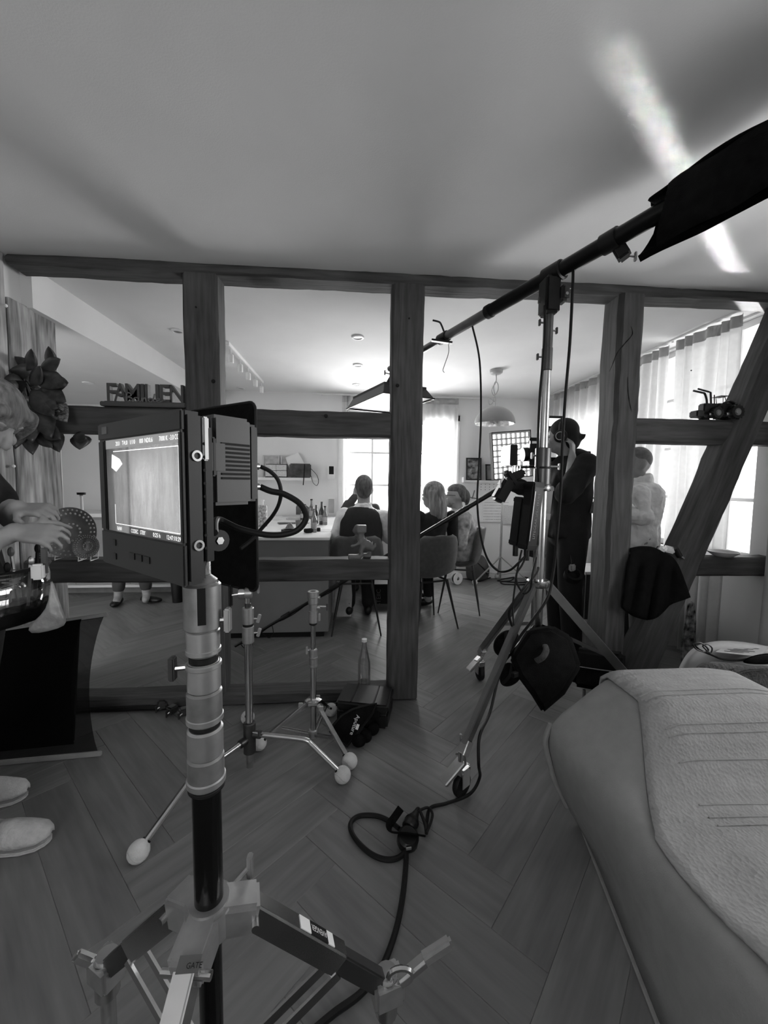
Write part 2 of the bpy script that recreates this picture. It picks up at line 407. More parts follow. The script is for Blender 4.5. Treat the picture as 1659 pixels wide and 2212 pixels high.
# top plate hangs a little below the ceiling; sill lies on the floor
timber('top_plate', (-1.74, YC+.004, HC-.026), (XR-.01, YC+.004, HC-.026), DD+.02, .056, OAKX, tf, jit=.005, up=V((0, 0, 1)))
timber('post', ((XPA[0]+XPA[1])/2, YC, .012), ((XPA[0]+XPA[1])/2, YC, HC-.05), XPA[1]-XPA[0], DD, OAKZ, tf)
timber('post', ((XPB[0]+XPB[1])/2, YC, .012), ((XPB[0]+XPB[1])/2, YC, HC-.05), XPB[1]-XPB[0], DD, OAKZ, tf)
timber('post', ((XPC[0]+XPC[1])/2, YC+.01, .0), ((XPC[0]+XPC[1])/2+.01, YC+.01, HC-.05), XPC[1]-XPC[0], DD+.05, OAKZ, tf, jit=.006, cut=.02)
timber('sill', (-1.74, YC, .038), (XPB[0], YC, .038), DD, .072, OAKX, tf, up=V((0, 0, 1)))
def rail(x0, x1, z0, z1, ys=0): return timber('rail', (x0, YC+ys, (z0+z1)/2), (x1, YC+ys, (z0+z1)/2), DD-.012, z1-z0, OAKX, tf, up=V((0, 0, 1)))
rail(-1.74, XPA[0], 1.515, 1.655); rail(XPA[1], XPB[0], 1.522, 1.660)
rail(-1.74, XPA[0], .712, .838); rail(XPA[1], XPB[0], .712, .835)
rail(XPC[1], XR, 1.522, 1.664); rail(XPC[1]+.35, XR, .722, .838)
# leaning brace on the right
bp0, bp1 = V((1.72, YC, .03)), V((2.605, YC, 2.33))
timber('brace', bp0, bp1, .187, DD+.02, OAKB, tf, jit=.006, cut=.022, up=V((0, 1, 0)))
timber('sill', (XPC[1], YC, .038), (XR, YC, .038), DD, .072, OAKX, tf, up=V((0, 0, 1)))
# wooden pegs, cracks
for px, py, r in ((423, 663, .006), (460, 823, .011), (704, 898, .010), (859, 832, .010), (884, 687, .005), (405, 905, .006), (1349, 956, .007), (1494, 800, .004)):
    c = at(px, py, Y=D0-.004); MB().lathe([(0, .004), (r*.8, .004), (r, .0)], c+V((0, .004, 0)), (0, -1, 0), 10).build('peg', DARK, tf)
def crack(pts, wd):
    P = spl([at(x, y, Y=D0-.019) for x, y in pts], 5); n = len(P); r = [wd*(.25+math.sin(math.pi*i/(n-1))*(.75+.3*math.sin(i*1.7))) for i in range(n)]
    MB().tube(P, r, 6, flat=.6).build('crack', DARK, tf)
crack([(1363, 705), (1366, 722), (1350, 742), (1333, 762), (1324, 785), (1316, 803)], .0042)
crack([(1356, 815), (1357, 845), (1360, 868), (1365, 890)], .0028)
# ================================================================ windows, curtains
GL = glass_clear('window_glass', .92)
def window(n, axis, pos, u0, u1, z0, z1, cols, rows, y_in):
    wd = thing('window_%d' % n, None, None, (0, 0, 0), kind='structure')
    def P(u, dpt, z): return (u, pos+dpt, z) if axis == 'Y' else (pos+dpt, u, z)
    def bar(u_0, u_1, za, zb, dp=(.05, .10), nm='window_frame', mm=WHITE):
        return MB().span(P(u_0, dp[0], za), P(u_1, dp[1], zb)).build(nm, mm, wd, bevel=.004)
    f = .045
    bar(u0, u0+f, z0, z1); bar(u1-f, u1, z0, z1); bar(u0, u1, z0, z0+f); bar(u0, u1, z1-f, z1)
    for i in range(1, cols):
        u = u0+(u1-u0)*i/cols; hw = .034 if (i*2 == cols) else .013; bar(u-hw, u+hw, z0, z1, (.055, .095), 'mullion')
    for k in range(1, rows):
        z = z0+(z1-z0)*k/rows; bar(u0, u1, z-.012, z+.012, (.058, .09), 'glazing_bar')
    for i in range(cols):
        for k in range(rows):
            ua, ub = u0+(u1-u0)*i/cols, u0+(u1-u0)*(i+1)/cols; za, zb = z0+(z1-z0)*k/rows, z0+(z1-z0)*(k+1)/rows
            MB().span(P(ua, .072, za), P(ub, .076, zb)).build('pane', GL, wd, smooth=0)
    MB().span(P(u0-.05, -.06, z0-.03), P(u1+.05, .05, z0)).build('window_sill', WHITE, wd, bevel=.005)
    return wd
window(1, 'Y', YB, *BW, 4, 3, 0)
window(2, 'X', XR, *RW[0], 4, 4, 0); window(3, 'X', XR, *RW[1], 4, 4, 0); window(4, 'X', XR, *RW[2], 4, 4, 0)
struct(MB().span((-.19, YB-.012, .78), (-.10, YB+.02, 2.16)).span((1.30, YB-.012, .78), (1.39, YB+.02, 2.16)).span((-.19, YB-.012, 2.08), (1.39, YB+.02, 2.17)).build('trim_2', WHITE, bevel=.004))
SHEER = cloth_sheer('sheer_voile', .62, .13); DRAPE = cloth_sheer('white_linen', .6, .03)
def curtain(axis, pos, u0, u1, z0, z1, folds, amp, label, m=SHEER, gather=None, seed=1, group=None, tape=True):
    rnd = random.Random(seed); n = folds*8; rows = []
    ph = [rnd.uniform(.6, 1.4) for _ in range(folds+2)]
    def pt(u, d, z): return (u, pos+d, z) if axis == 'Y' else (pos+d, u, z)
    def row(z, t):
        r = []
        for i in range(n+1):
            f = i/n; u = u0+(u1-u0)*f
            if gather: gu = gather; u = u+(gu-u)*.0
            k = i/8; a = amp*ph[int(k)]*(.55+.45*t)
            r.append(pt(u+.012*math.sin(k*2.1+t*2), a*math.sin(k*2*math.pi+.5*math.sin(t*3+k))+.01*math.sin(t*5+k), z))
        return r
    nz = 14
    for k in range(nz+1): rows.append(row(z1+(z0-z1)*k/nz, k/nz))
    xs = (u0+u1)/2; base = pt(xs, 0, z0)
    th = thing('curtain', label, 'curtain', base, group)
    MB().grid(rows).build('drape', m, th, smooth=180)
    if tape: MB().grid([row(z1+.0, 0), row(z1-.03, .02), row(z1-.075, .05)], .002).build('heading_tape', DRAPE, th, smooth=180)
    return th
curtain('Y', YB-.07, -.14, -.03, .06, 2.36, 2, .022, 'narrow sheer curtain gathered at the left of the far window', seed=3)
curtain('Y', YB-.07, .92, 1.36, .86, 2.36, 5, .02, 'sheer curtain hanging over the right half of the far window', seed=4)
curtain('X', 2.47, 3.74, 4.84, .04, 2.378, 9, .03, 'long sheer curtain beside the cameraman in black, farthest along the window wall', seed=5)
curtain('X', 2.47, 3.04, 3.62, .04, 2.378, 6, .03, 'long sheer curtain behind the man in the white shirt', seed=6)
curtain('X', 2.47, 2.44, 2.96, .04, 2.375, 6, .034, 'long sheer curtain behind the leaning timber brace', m=cloth_sheer('sheer_voile_double', .55, .06), seed=7)
curtain('X', 2.40, 1.55, 2.14, .04, 2.378, 5, .035, 'pale curtain at the right edge of the picture in front of the timber frame', m=DRAPE, seed=8)
cr = thing('curtain_rail', 'thin white curtain rail on the ceiling along the window wall', 'curtain rail', (2.47, 3.6, HC-.022))
MB().span((2.455, 2.37, HC-.012), (2.485, 4.9, HC-.001)).build('track', WHITE, cr, bevel=.002)
for y in (2.4, 3.0, 3.7, 4.3): MB().cyl((2.47, y, HC-.022), (2.47, y, HC-.012), .008, n=8).build('glider', WHITE, cr)
rd = thing('curtain_rod', 'thin white curtain rod above the far window', 'curtain rod', (.6, YB-.07, 2.36))
MB().cyl((-.5, YB-.07, 2.372), (1.66, YB-.07, 2.372), .008, n=8).build('rod', WHITE, rd)
for x in (-.4, 1.56): MB().cyl((x, YB-.07, 2.372), (x, YB, 2.372), .007, n=8).build('bracket', WHITE, rd)
# ================================================================ back room: fixtures
LAMPW = mat('lamp_white', .42, .35, var=.04); EMW = mat('lit_diffuser', .9, .5, emit=3.2); SILVER = mat('hammered_silver', .75, .3, 1., var=.25, scale=40, bump=.4, bscale=60)
def lathe_t(nm, prof, org, m, parent=None, axis=(0, 0, 1), n=28, sm=40): return MB().lathe(prof, org, axis, n).build(nm, m, parent, smooth=sm)
# pendant
pc = at(1072, 799, Z=HC); zs = at(1072, 915, Y=pc.y).z
pn = thing('pendant_lamp', 'white dome pendant lamp with knotted cord over the dining table', 'lamp', (pc.x, pc.y, zs))
lathe_t('canopy', [(0, -.045), (.045, -.042), (.062, -.03), (.065, -.002), (0, -.001)], (pc.x, pc.y, HC), LAMPW, pn)
R = .198; prof = [(R*math.sin(a), R*.86*math.cos(a)) for a in [math.radians(90-i*9) for i in range(11)]]
inn = [(max(r-.006, 0), z-.005) for r, z in reversed(prof)]
sh = lathe_t('shade', prof, (pc.x, pc.y, zs), mat('pendant_grey', .27, .35, var=.04), pn, n=40); lathe_t('inner_lining', inn, (pc.x, pc.y, zs), SILVER, sh, n=40)
zt = zs+R*.86
cz = [(0, HC-.04), (.004, HC-.09), (-.004, HC-.13)]
P = [(pc.x+a, pc.y, z) for a, z in cz]+[(pc.x-.03, pc.y, HC-.17), (pc.x-.034, pc.y+.01, HC-.21), (pc.x-.012, pc.y, HC-.25), (pc.x+.022, pc.y, HC-.2), (pc.x+.016, pc.y-.01, HC-.14), (pc.x-.01, pc.y-.012, HC-.12), (pc.x-.02, pc.y, HC-.18), (pc.x, pc.y, HC-.27), (pc.x-.004, pc.y, HC-.31), (pc.x-.06, pc.y, zt+.07), (pc.x-.062, pc.y, zt+.02), (pc.x-.03, pc.y, zt+.03), (pc.x-.006, pc.y, zt+.1), (pc.x, pc.y, zt-.005)]
MB().tube(spl(P, 6), .0045, 6).build('cord', LAMPW, pn)
# recessed ceiling lights
for i, (px, py, lab) in enumerate(((384, 715, 'round recessed ceiling light nearest the left post'), (773, 728, 'round recessed ceiling light nearest the timber frame in the middle bay'),
        (773, 788, 'round recessed ceiling light, middle one of the row left of the centre post'), (770, 830, 'round recessed ceiling light, farthest of the row above the hanging panel light'), (520, 838, 'round recessed ceiling light beside the track lights at the back'))):
    c = at(px, py, Z=HC); t = thing('ceiling_light', lab, 'ceiling light', (c.x, c.y, HC-.012), 'recessed ceiling lights')
    lathe_t('trim_ring', [(.030, -.004), (.034, -.011), (.046, -.009), (.05, -.001), (.03, -.001)], (c.x, c.y, HC), WHITE, t)
    lathe_t('lamp_face', [(0, -.003), (.018, -.003), (.03, -.006), (.03, -.0008)], (c.x, c.y, HC), ALU, t)
c = at(190, 826, Z=2.185); tag(lathe_t('ceiling_light', [(0, -.004), (.03, -.004), (.042, -.009), (.048, -.001), (0, -.001)], (c.x, c.y, 2.184), WHITE), 'round recessed light in the lowered kitchen ceiling', 'ceiling light', 'recessed ceiling lights')
# track lights
a, b_ = at(490, 742, Z=HC-.02), at(566, 826, Z=HC-.02); tk = thing('track_light', 'white ceiling track with small hanging spot heads', 'track light', (a.x, (a.y+b_.y)/2, HC-.14))
MB().bar((a.x, a.y, HC-.017), (a.x, b_.y, HC-.017), .034, .032).build('track', WHITE, tk, bevel=.003)
for i in range(5):
    y = a.y+.1+(b_.y-a.y-.14)*i/4; h = MB().cyl((a.x, y, HC-.075), (a.x, y, HC-.03), .006, n=8).build('stem', WHITE, tk)
    lathe_t('spot_head', [(0, -.145), (.02, -.145), (.024, -.14), (.024, -.078), (.012, -.07), (0, -.07)], (a.x, y, HC), WHITE, h, n=16)
# ================================================================ island with its clutter
IX0, IX1, IY0, IY1, IZ = -1.10, -.182, 3.20, 5.17, .828
ISL = mat('island_grey', .17, .5, var=.03); TOPM = mat('island_top', .78, .4, var=.03)
isl = thing('kitchen_island', 'long grey kitchen island with a white worktop', 'kitchen island', ((IX0+IX1)/2, (IY0+IY1)/2, 0))
MB().span((IX0, IY0+.012, .05), (IX1-.012, IY1, IZ-.022)).build('body', ISL, isl, bevel=.002)
MB().span((IX0+.02, IY0+.04, 0), (IX1-.05, IY1, .05)).build('plinth', DARK, isl)
MB().span((IX0-.01, IY0-.004, IZ-.022), (IX1, IY1, IZ)).build('worktop', TOPM, isl, bevel=.003)
GLD = mat('brown_bottle_glass', .035, .12, var=.1, coat=.5); GLC = mat('clear_bottle_glass', .30, .12, var=.2, coat=.5, trans=.55); LBL = mat('bottle_label', .35, .6, var=.3, scale=60)
def bottle(px, py0, py1, m, lab, cap=DARK, label=True, grp='bottles on the kitchen island', z=IZ):
    c = at(px, py1, Z=z); h = max(.16, min(.34, (py1-py0)/FPX*(c-CAM).dot(FWD))); r = .125*h if h < .26 else .11*h
    t = thing('bottle', lab, 'bottle', c, grp)
    MB().lathe([(0, 0), (r*.9, 0), (r, h*.02), (r, h*.52), (r*.9, h*.6), (r*.5, h*.72), (r*.42, h*.8), (r*.4, h*.96), (r*.46, h*.965), (r*.46, h*.985), (0, h*.985)], c, n=16).build('glass_body', m, t, smooth=50)
    if label: MB().lathe([(r*1.012, h*.16), (r*1.012, h*.42)], c, n=16).build('paper_label', LBL, t)
    if cap: MB().lathe([(r*.5, h*.94), (r*.5, h), (0, h)], c, n=12).build('cap', cap, t)
    return t
bottle(678, 1098, 1150, GLC, 'clear glass bottle at the front of the island bottles', cap=None)
bottle(673, 1078, 1121, GLC, 'tall clear bottle with a dark cap among the island bottles')
bottle(695, 1083, 1133, GLD, 'tallest dark bottle at the right of the island bottles', cap=None)
bottle(702, 1093, 1134, GLC, 'rightmost pale bottle on the island')
bottle(683, 1090, 1131, GLD, 'dark bottle between the clear bottle and the rightmost pair', cap=None)
bottle(653, 1089, 1124, GLD, 'left of two dark bottles standing close together on the island')
bottle(659, 1089, 1121, GLD, 'right of two dark bottles standing close together on the island')
bottle(613, 1085, 1113, GLD, 'brown bottle at the back left of the island', cap=None)
bottle(628, 1086, 1113, GLD, 'black bottle beside the white folded paper at the back of the island')
PAP = mat('white_paper', .78, .8, var=.03); PAPG = mat('printed_paper', .55, .8, var=.25, scale=70, st=(1, 6, 6))
def onisl(px, py, dz=0.): p = at(px, py, Z=IZ); p.z += dz; return p
def flatbox(nm, lab, cat, px, py, sx, sy, sz, rz, m, bev=.002, dz=0., grp=None):
    c = onisl(px, py); return tag(MB().box((c.x, c.y, IZ+.0008+dz+sz/2), (sx, sy, sz), rotz(rz)).build(nm, m, bevel=bev), lab, cat, grp)
flatbox('book', 'white book lying at the back of the island under the bottles', 'book', 590, 1121, .22, .3, .022, .2, PAP)
flatbox('book', 'thin pale book lying beside the two dark bottles', 'book', 637, 1122, .17, .15, .02, -.1, PAPG)
flatbox('magazine', 'dark magazine lying in the middle of the island', 'magazine', 622, 1131, .2, .14, .008, .3, mat('dark_print', .06, .5, var=.5, scale=30))
flatbox('magazine', 'grey brochure lying left of the stacked bottles', 'brochure', 650, 1131, .16, .12, .006, -.2, mat('grey_print', .16, .5, var=.4, scale=30))
flatbox('paper_sheet', 'loose sheet of paper spread on the near left of the island', 'paper', 585, 1146, .3, .2, .0012, .25, PAP, bev=0)
flatbox('paper_sheet', 'loose sheet of paper near the right end of the island', 'paper', 703, 1146, .14, .2, .0012, -.4, PAPG, bev=0)
c = onisl(624, 1150); t = thing('ashtray', 'round black ashtray at the front edge of the island', 'ashtray', c)
MB().lathe([(0, .001), (.062, .001), (.066, .006), (.066, .026), (.058, .028), (.052, .012), (0, .01)], c).build('bowl', BLACKP, t)
MB().lathe([(.0665, .009), (.0672, .012), (.0665, .015)], c).build('rim_band', GREYP, t)
c = onisl(645, 1141); t = thing('tumbler', 'small clear drinking glass behind the ashtray', 'glass', c); MB().lathe([(0, .001), (.025, .001), (.031, .075), (.029, .075), (.023, .006), (0, .006)], c).build('glass_wall', GLC, t)
c = onisl(687, 1148); tag(MB().lathe([(0, .001), (.022, .001), (.022, .03), (.019, .034), (0, .034)], c).build('jar_lid', DARK), 'small dark jar standing right of the front clear bottle', 'jar')
c = onisl(666, 1151); tag(MB().box((c.x, c.y, IZ+.02), (.07, .05, .036), rotz(.5)).build('small_box', DARK, bevel=.006), 'small black box left of the front clear bottle', 'box')
c = onisl(626, 1140); tag(MB().prism([(-.04, 0), (.04, 0), (.012, .05), (-.01, .052)], (c.x, c.y, IZ+.001), (1, .1, 0), (0, 0, 1), .04).build('crumpled_wrapper', mat('foil_wrap', .22, .4, .3, var=.4, scale=50)), 'crumpled grey wrapper beside the ashtray', 'wrapper')
c = onisl(567, 1137); t = thing('storage_tin', 'tall patterned tin with a white pump next to the flag edge', 'tin', c)
MB().lathe([(0, .001), (.045, .001), (.047, .01), (.047, .2), (.04, .21), (0, .21)], c).build('tin_body', mat('patterned_tin', .3, .5, var=.7, scale=45), t)
MB().lathe([(.012, .21), (.012, .25), (.02, .25), (.02, .262), (0, .262)], c).build('pump', WHITE, t)
for k, (px, py, w_, h_, tl, lab) in enumerate(((580, 1110, .13, .18, .25, 'white card leaning at the far left of the island'), (634, 1112, .12, .2, -.3, 'folded white paper standing behind the black bottle'))):
    c = onisl(px, py); ux = V((math.cos(tl), math.sin(tl), 0)); n = V((-ux.y, ux.x, 0))
    tag(MB().prism([(0, 0), (w_, .01), (w_*.8, h_*.7), (w_*.45, h_), (.01, h_*.55)], c-ux*w_/2+V((0, 0, .001)), ux, (V((0, 0, 1))+n*.25).normalized(), .002).build('paper_card', PAP), lab, 'paper')
c = onisl(655, 1114); tag(MB().prism([(0, 0), (.3, 0), (.24, .1), (.12, .19), (.03, .2), (0, .12)], c-V((.1, 0, -.001)), (1, 0, 0), (0, 0, 1), .1).build('soft_bag', mat('grey_bag', .12, .8, var=.25), bevel=.02), 'slouched grey bag at the back of the island behind the bottles', 'bag')
# ================================================================ left back wall: shelf and what it holds
zsf = at(640, 1032, Y=YB-.1).z
sf = thing('wall_shelf', 'white floating shelf on the far wall left of the window', 'shelf', (-.95, YB, zsf-.035))
MB().span((-1.5, YB-.14, zsf-.035), (-.435, YB-.001, zsf)).build('shelf_board', WHITE, sf, bevel=.003)
MB().span((-1.48, YB-.012, zsf-.06), (-.46, YB-.001, zsf-.035)).build('wall_batten', WHITE, sf)
FRG = mat('pale_frame', .5, .6, var=.05); PIC = mat('pale_picture', .45, .7, var=.2, scale=12)
def pframe(x0, x1, z0, z1, y, fm, pm, lab, fw=.015, lean=.03):
    z0 += .0015
    t = thing('framed_picture', lab, 'picture frame', ((x0+x1)/2, y, z0))
    def P(x, z, d=0): return V((x, y+lean*(z-z0)/(z1-z0)-d, z))
    for (xa, xb, za, zb) in ((x0, x1, z0, z0+fw), (x0, x1, z1-fw, z1), (x0, x0+fw, z0+fw, z1-fw), (x1-fw, x1, z0+fw, z1-fw)):
        v = [P(xa, za), P(xb, za), P(xb, zb), P(xa, zb)]; v += [p-V((0, .016, 0)) for p in v]
        MB().add(v, [(3, 2, 1, 0), (4, 5, 6, 7), (0, 1, 5, 4), (1, 2, 6, 5), (2, 3, 7, 6), (3, 0, 4, 7)]).build('frame_bar', fm, t)
    v = [P(x0, z0, .004), P(x1, z0, .004), P(x1, z1, .004), P(x0, z1, .004)]; v += [p+V((0, .003, 0)) for p in v]
    MB().add(v, [(0, 1, 2, 3), (7, 6, 5, 4), (0, 4, 5, 1), (1, 5, 6, 2), (2, 6, 7, 3), (3, 7, 4, 0)]).build('picture', pm, t)
    return t
Q = lambda px, py, y=YB-.06: at(px, py, Y=y)
a, b_ = Q(567, 1030), Q(603, 983); pframe(a.x, b_.x, zsf, b_.z, YB-.04, FRG, PIC, 'pale framed picture at the left on the white wall shelf')
a, b_ = Q(606, 1030), Q(642, 984); pframe(a.x, b_.x, zsf, b_.z, YB-.045, FRG, PIC, 'pale framed picture behind the tilted papers on the shelf')
a, b_ = Q(574, 1030, YB-.1), Q(620, 1003, YB-.1); t = thing('card_box', 'dark box with rows of white cards on the wall shelf', 'box', ((a.x+b_.x)/2, YB-.1, zsf))
MB().span((a.x, YB-.09, zsf), (b_.x, YB-.07, b_.z)).span((a.x, YB-.13, zsf), (b_.x, YB-.09, zsf+.012)).build('tray', DARK, t)
for i in range(2):
    for k in range(2):
        w_ = (b_.x-a.x-.012)/2; x = a.x+.005+i*(w_+.003); z = zsf+.013+k*.075
        MB().span((x, YB-.128, z), (x+w_, YB-.091, z+.07)).build('card_stack', PAPG, t, bevel=.002)
for px, py, ang, lab in ((632, 1030, .35, 'tilted sheet of paper sticking up on the shelf'), (640, 1028, .5, 'second tilted sheet fanned behind the dark bag on the shelf')):
    c = Q(px, py, YB-.075); ux = V((math.cos(ang), 0, math.sin(ang))); uy = V((-math.sin(ang), .12, math.cos(ang))).normalized()
    c.z = zsf+.002+(.0 if ang < .4 else .004); c.y = YB-.078 if ang < .4 else YB-.07
    tag(MB().prism([(0, 0), (.17, 0), (.17, .27), (0, .27)], c, ux, uy, .0015).build('paper_sheet', PAP), lab, 'paper')
a, b_ = Q(626, 1029, YB-.1), Q(672, 1002, YB-.1); t = thing('leather_bag', 'dark flat bag with a strap hanging off the wall shelf', 'bag', ((a.x+b_.x)/2, YB-.1, zsf))
MB().span((a.x, YB-.135, zsf+.001), (b_.x, YB-.095, b_.z)).build('bag_body', mat('dark_leather', .05, .4, var=.5, scale=14), t, bevel=.012)
MB().tube(spl([Q(658, 1003, YB-.14), Q(657, 1020, YB-.142), Q(656, 1036, YB-.15), Q(655, 1048, YB-.15)], 5), .006, 6, flat=.4).build('strap', DARK, t)
MB().tube(spl([Q(671, 1012, YB-.12), Q(684, 1026, YB-.15), Q(688, 1040, YB-.15), Q(684, 1049, YB-.15), Q(676, 1042, YB-.15), Q(672, 1028, YB-.145)], 5), .0055, 6, flat=.5).build('strap_loop', DARK, t)
c = Q(716, 1020, YB); t = thing('thermostat', 'white wall thermostat with a dark display beside the far window', 'thermostat', (c.x, YB, c.z))
MB().span((c.x-.05, YB-.022, c.z-.09), (c.x+.05, YB-.001, c.z+.088)).build('housing', WHITE, t, bevel=.006)
MB().span((c.x-.03, YB-.0245, c.z-.028), (c.x+.03, YB-.02, c.z+.075)).build('display', DARK, t, bevel=.002)
c = Q(716, 1093, YB); t = thing('wall_panel', 'white raised panel on the wall below the thermostat', 'wall panel', (c.x, YB, c.z))
MB().span((c.x-.045, YB-.018, c.z-.11), (c.x+.045, YB-.001, c.z+.11)).build('plate', WHITE, t, bevel=.006)
MB().span((c.x-.034, YB-.022, c.z-.09), (c.x+.034, YB-.017, c.z+.09)).build('cover', LAMPW, t, bevel=.003)
# ================================================================ right part of the far wall: picture ledge, pegboard, calendar
zl = at(1060, 1038, Y=YB-.05).z
t = thing('picture_ledge', 'narrow white ledge with small framed pictures on the far wall', 'ledge', (1.85, YB, zl-.03))
a, b_ = Q(1002, 1038), Q(1165, 1040); MB().span((a.x, YB-.09, zl-.03), (b_.x, YB-.001, zl)).build('ledge_board', WHITE, t, bevel=.003)
MB().span((a.x-.012, YB-.09, zl-.03), (a.x, YB-.001, zl+.04)).build('end_stop', WHITE, t, bevel=.002)
BLKF = mat('black_frame', .02, .4); DRAW = mat('childs_drawing', .22, .7, var=.9, scale=16)
a, b_ = Q(1007, 1034), Q(1041, 989); pframe(a.x, b_.x, zl, b_.z, YB-.055, BLKF, DRAW, 'black framed drawing at the left end of the ledge')
a, b_ = Q(1049, 1034), Q(1078, 1003); pframe(a.x, b_.x, zl, b_.z, YB-.06, BLKF, mat('grey_picture', .2, .6, var=.3), 'smaller black framed picture half hidden by the grid light')
a, b_ = Q(1033, 1064, YB), Q(1116, 1043, YB)
t = thing('pegboard', 'white pegboard with papers clipped to it below the ledge', 'pegboard', ((a.x+b_.x)/2, YB, a.z-.18))
c2 = Q(1108, 1128, YB)
MB().span((a.x, YB-.02, c2.z), (b_.x, YB-.001, b_.z)).build('board', WHITE, t, bevel=.002)
for r_ in range(3):
    for k in range(9):
        x = a.x+.03+k*(b_.x-a.x-.06)/8; z = b_.z-.025-r_*.035; MB().cyl((x, YB-.0215, z), (x, YB-.0195, z), .006, n=6).build('peg_hole', GREYP, t, smooth=0)
a2, b2 = Q(1040, 1127, YB), Q(1100, 1080, YB)
cal = MB().span((a2.x, YB-.024, a2.z), (b2.x, YB-.0205, b2.z)).build('calendar', PAP, t)
for k in range(7): z = a2.z+.03+k*(b2.z-a2.z-.06)/6.2; MB().span((a2.x+.015, YB-.0256, z), (b2.x-.015, YB-.0242, z+.006)).build('calendar_row', mat('pale_print', .42, .8, var=.5, scale=90), cal)
MB().span((Q(1085, 1108, YB).x, YB-.026, Q(1100, 1132, YB).z), (Q(1118, 1108, YB).x, YB-.0212, Q(1100, 1092, YB).z)).build('pinned_paper', PAPG, t)
x_ = Q(1068, 1079, YB); MB().box((x_.x, YB-.03, x_.z), (.03, .012, .018)).build('clip', DARK, t)
c = Q(1020, 1072, YB); t = thing('wall_hook', 'small grey wall hook left of the pegboard', 'hook', (c.x, YB, c.z))
MB().bar((c.x-.05, YB-.02, c.z-.01), (c.x+.05, YB-.02, c.z-.03), .012, .012).build('arm', GREYP, t); MB().bar((c.x, YB-.02, c.z-.015), (c.x+.02, YB-.035, c.z+.08), .01, .012).build('prong', GREYP, t); MB().cyl((c.x, YB-.02, c.z-.02), (c.x, YB, c.z-.02), .012, n=8).build('base', GREYP, t)
# ================================================================ dining table and chairs
OAKT = wood('table_oak', .10, .22, 'X')
TX0, TX1, TY0, TY1 = -.12, .74, 3.98, 4.62
tb = thing('dining_table', 'dining table in front of the far window behind the seated people', 'table', ((TX0+TX1)/2, (TY0+TY1)/2, 0))
MB().span((TX0, TY0, .715), (TX1, TY1, .75)).build('tabletop', OAKT, tb, bevel=.004)
for x in (TX0+.05, TX1-.05):
    for y in (TY0+.05, TY1-.05): MB().cyl((x, y, 0), (x, y, .715), .02, .03, 12).build('leg', OAKT, tb)
CHF = mat('charcoal_upholstery', .075, .85, var=.12, scale=30, bump=.15, bscale=300, sheen=.2); LEG = mat('black_chair_leg', .012, .4)
def chair(cx, cy, rz, lab):
    t = thing('dining_chair', lab, 'chair', (cx, cy, 0), 'upholstered shell chairs'); M = rotz(rz); o = V((cx, cy, 0))
    # shell profile from front edge of seat (y=+.22) back and up to the top of the backrest
    pr = [(.225, .43, .19), (.2, .452, .205), (.1, .448, .215), (0, .44, .22), (-.1, .45, .222), (-.16, .478, .222), (-.195, .53, .222), (-.212, .60, .225), (-.226, .68, .224), (-.237, .76, .215), (-.243, .81, .195), (-.246, .835, .15)]
    rows = []
    for (y, z, hw) in pr:
        row = []
        for i in range(13):
            u = -1+2*i/12; e = abs(u)**2.6
            row.append(o+M @ V((hw*u, y+(.085*e if z > .5 else .03*e*(1 if y < 0 else 0)), z+(.05*e if z < .5 else .028*e*(1 if z < .6 else 0)))))
        rows.append(row)
    sh = MB().grid(rows, .028).build('seat_shell', CHF, t, smooth=180)
    MB().tube([o+M @ V((x, y, .425)) for x, y in ((-.13, .13), (.13, .13), (.13, -.13), (-.13, -.13))], .009, 8, closed=True).build('under_frame', LEG, t)
    for sx in (-1, 1):
        for sy in (-1, 1): MB().cyl(o+M @ V((sx*.125, sy*.125, .43)), o+M @ V((sx*.205, sy*.2, 0)), .0135, .0065, 10).build('leg', LEG, t)
    return t
chair(.035, 3.43, 0, 'dark shell chair of the man in the waistcoat')
chair(.665, 3.47, math.radians(20), 'dark shell chair of the long haired woman, beside the centre post')
chair(1.09, 3.93, math.radians(74), 'dark shell chair of the man with glasses, seen from the side')
# boxes under the table
bx = thing('drinks_crate', 'black box with pale lettering under the dining table', 'crate', (.33, 4.25, 0))
a, b_ = at(795, 1318, Y=4.1), at(852, 1262, Y=4.1)
MB().span((a.x, 4.1, .0), (b_.x+.08, 4.4, b_.z)).build('box_body', DARK, bx, bevel=.004)
PRT = mat('pale_lettering', .16, .7)
text('STEIIC', (at(822, 1308, Y=4.099).x, 4.0985, at(822, 1308, Y=4.099).z), (0, 0, 1), (-1, 0, 0), .045, 'lettering', PRT, bx)
text('YOUI', (at(806, 1302, Y=4.099).x, 4.0985, at(806, 1302, Y=4.099).z), (0, 0, 1), (-1, 0, 0), .045, 'lettering', PRT, bx)
a = at(718, 1325, Y=3.8); a.x += .02; pb_ = thing('paper_bag', 'pale paper bag standing beside the end of the island', 'bag', (a.x+.09, 3.77, 0))
MB().loft([[(a.x, 3.72, 0), (a.x+.16, 3.72, 0), (a.x+.16, 3.82, 0), (a.x, 3.82, 0)], [(a.x+.005, 3.73, .2), (a.x+.17, 3.725, .2), (a.x+.165, 3.815, .2), (a.x, 3.82, .2)], [(a.x+.02, 3.755, .33), (a.x+.16, 3.755, .34), (a.x+.16, 3.785, .34), (a.x+.02, 3.785, .33)]]).build('bag_body', mat('kraft_pale', .45, .8, var=.15), pb_)
MB().tube(spl([(a.x+.05, 3.77, .335), (a.x+.055, 3.77, .4), (a.x+.12, 3.77, .41), (a.x+.125, 3.77, .338)], 5), .004, 6).build('handle', PAP, pb_)
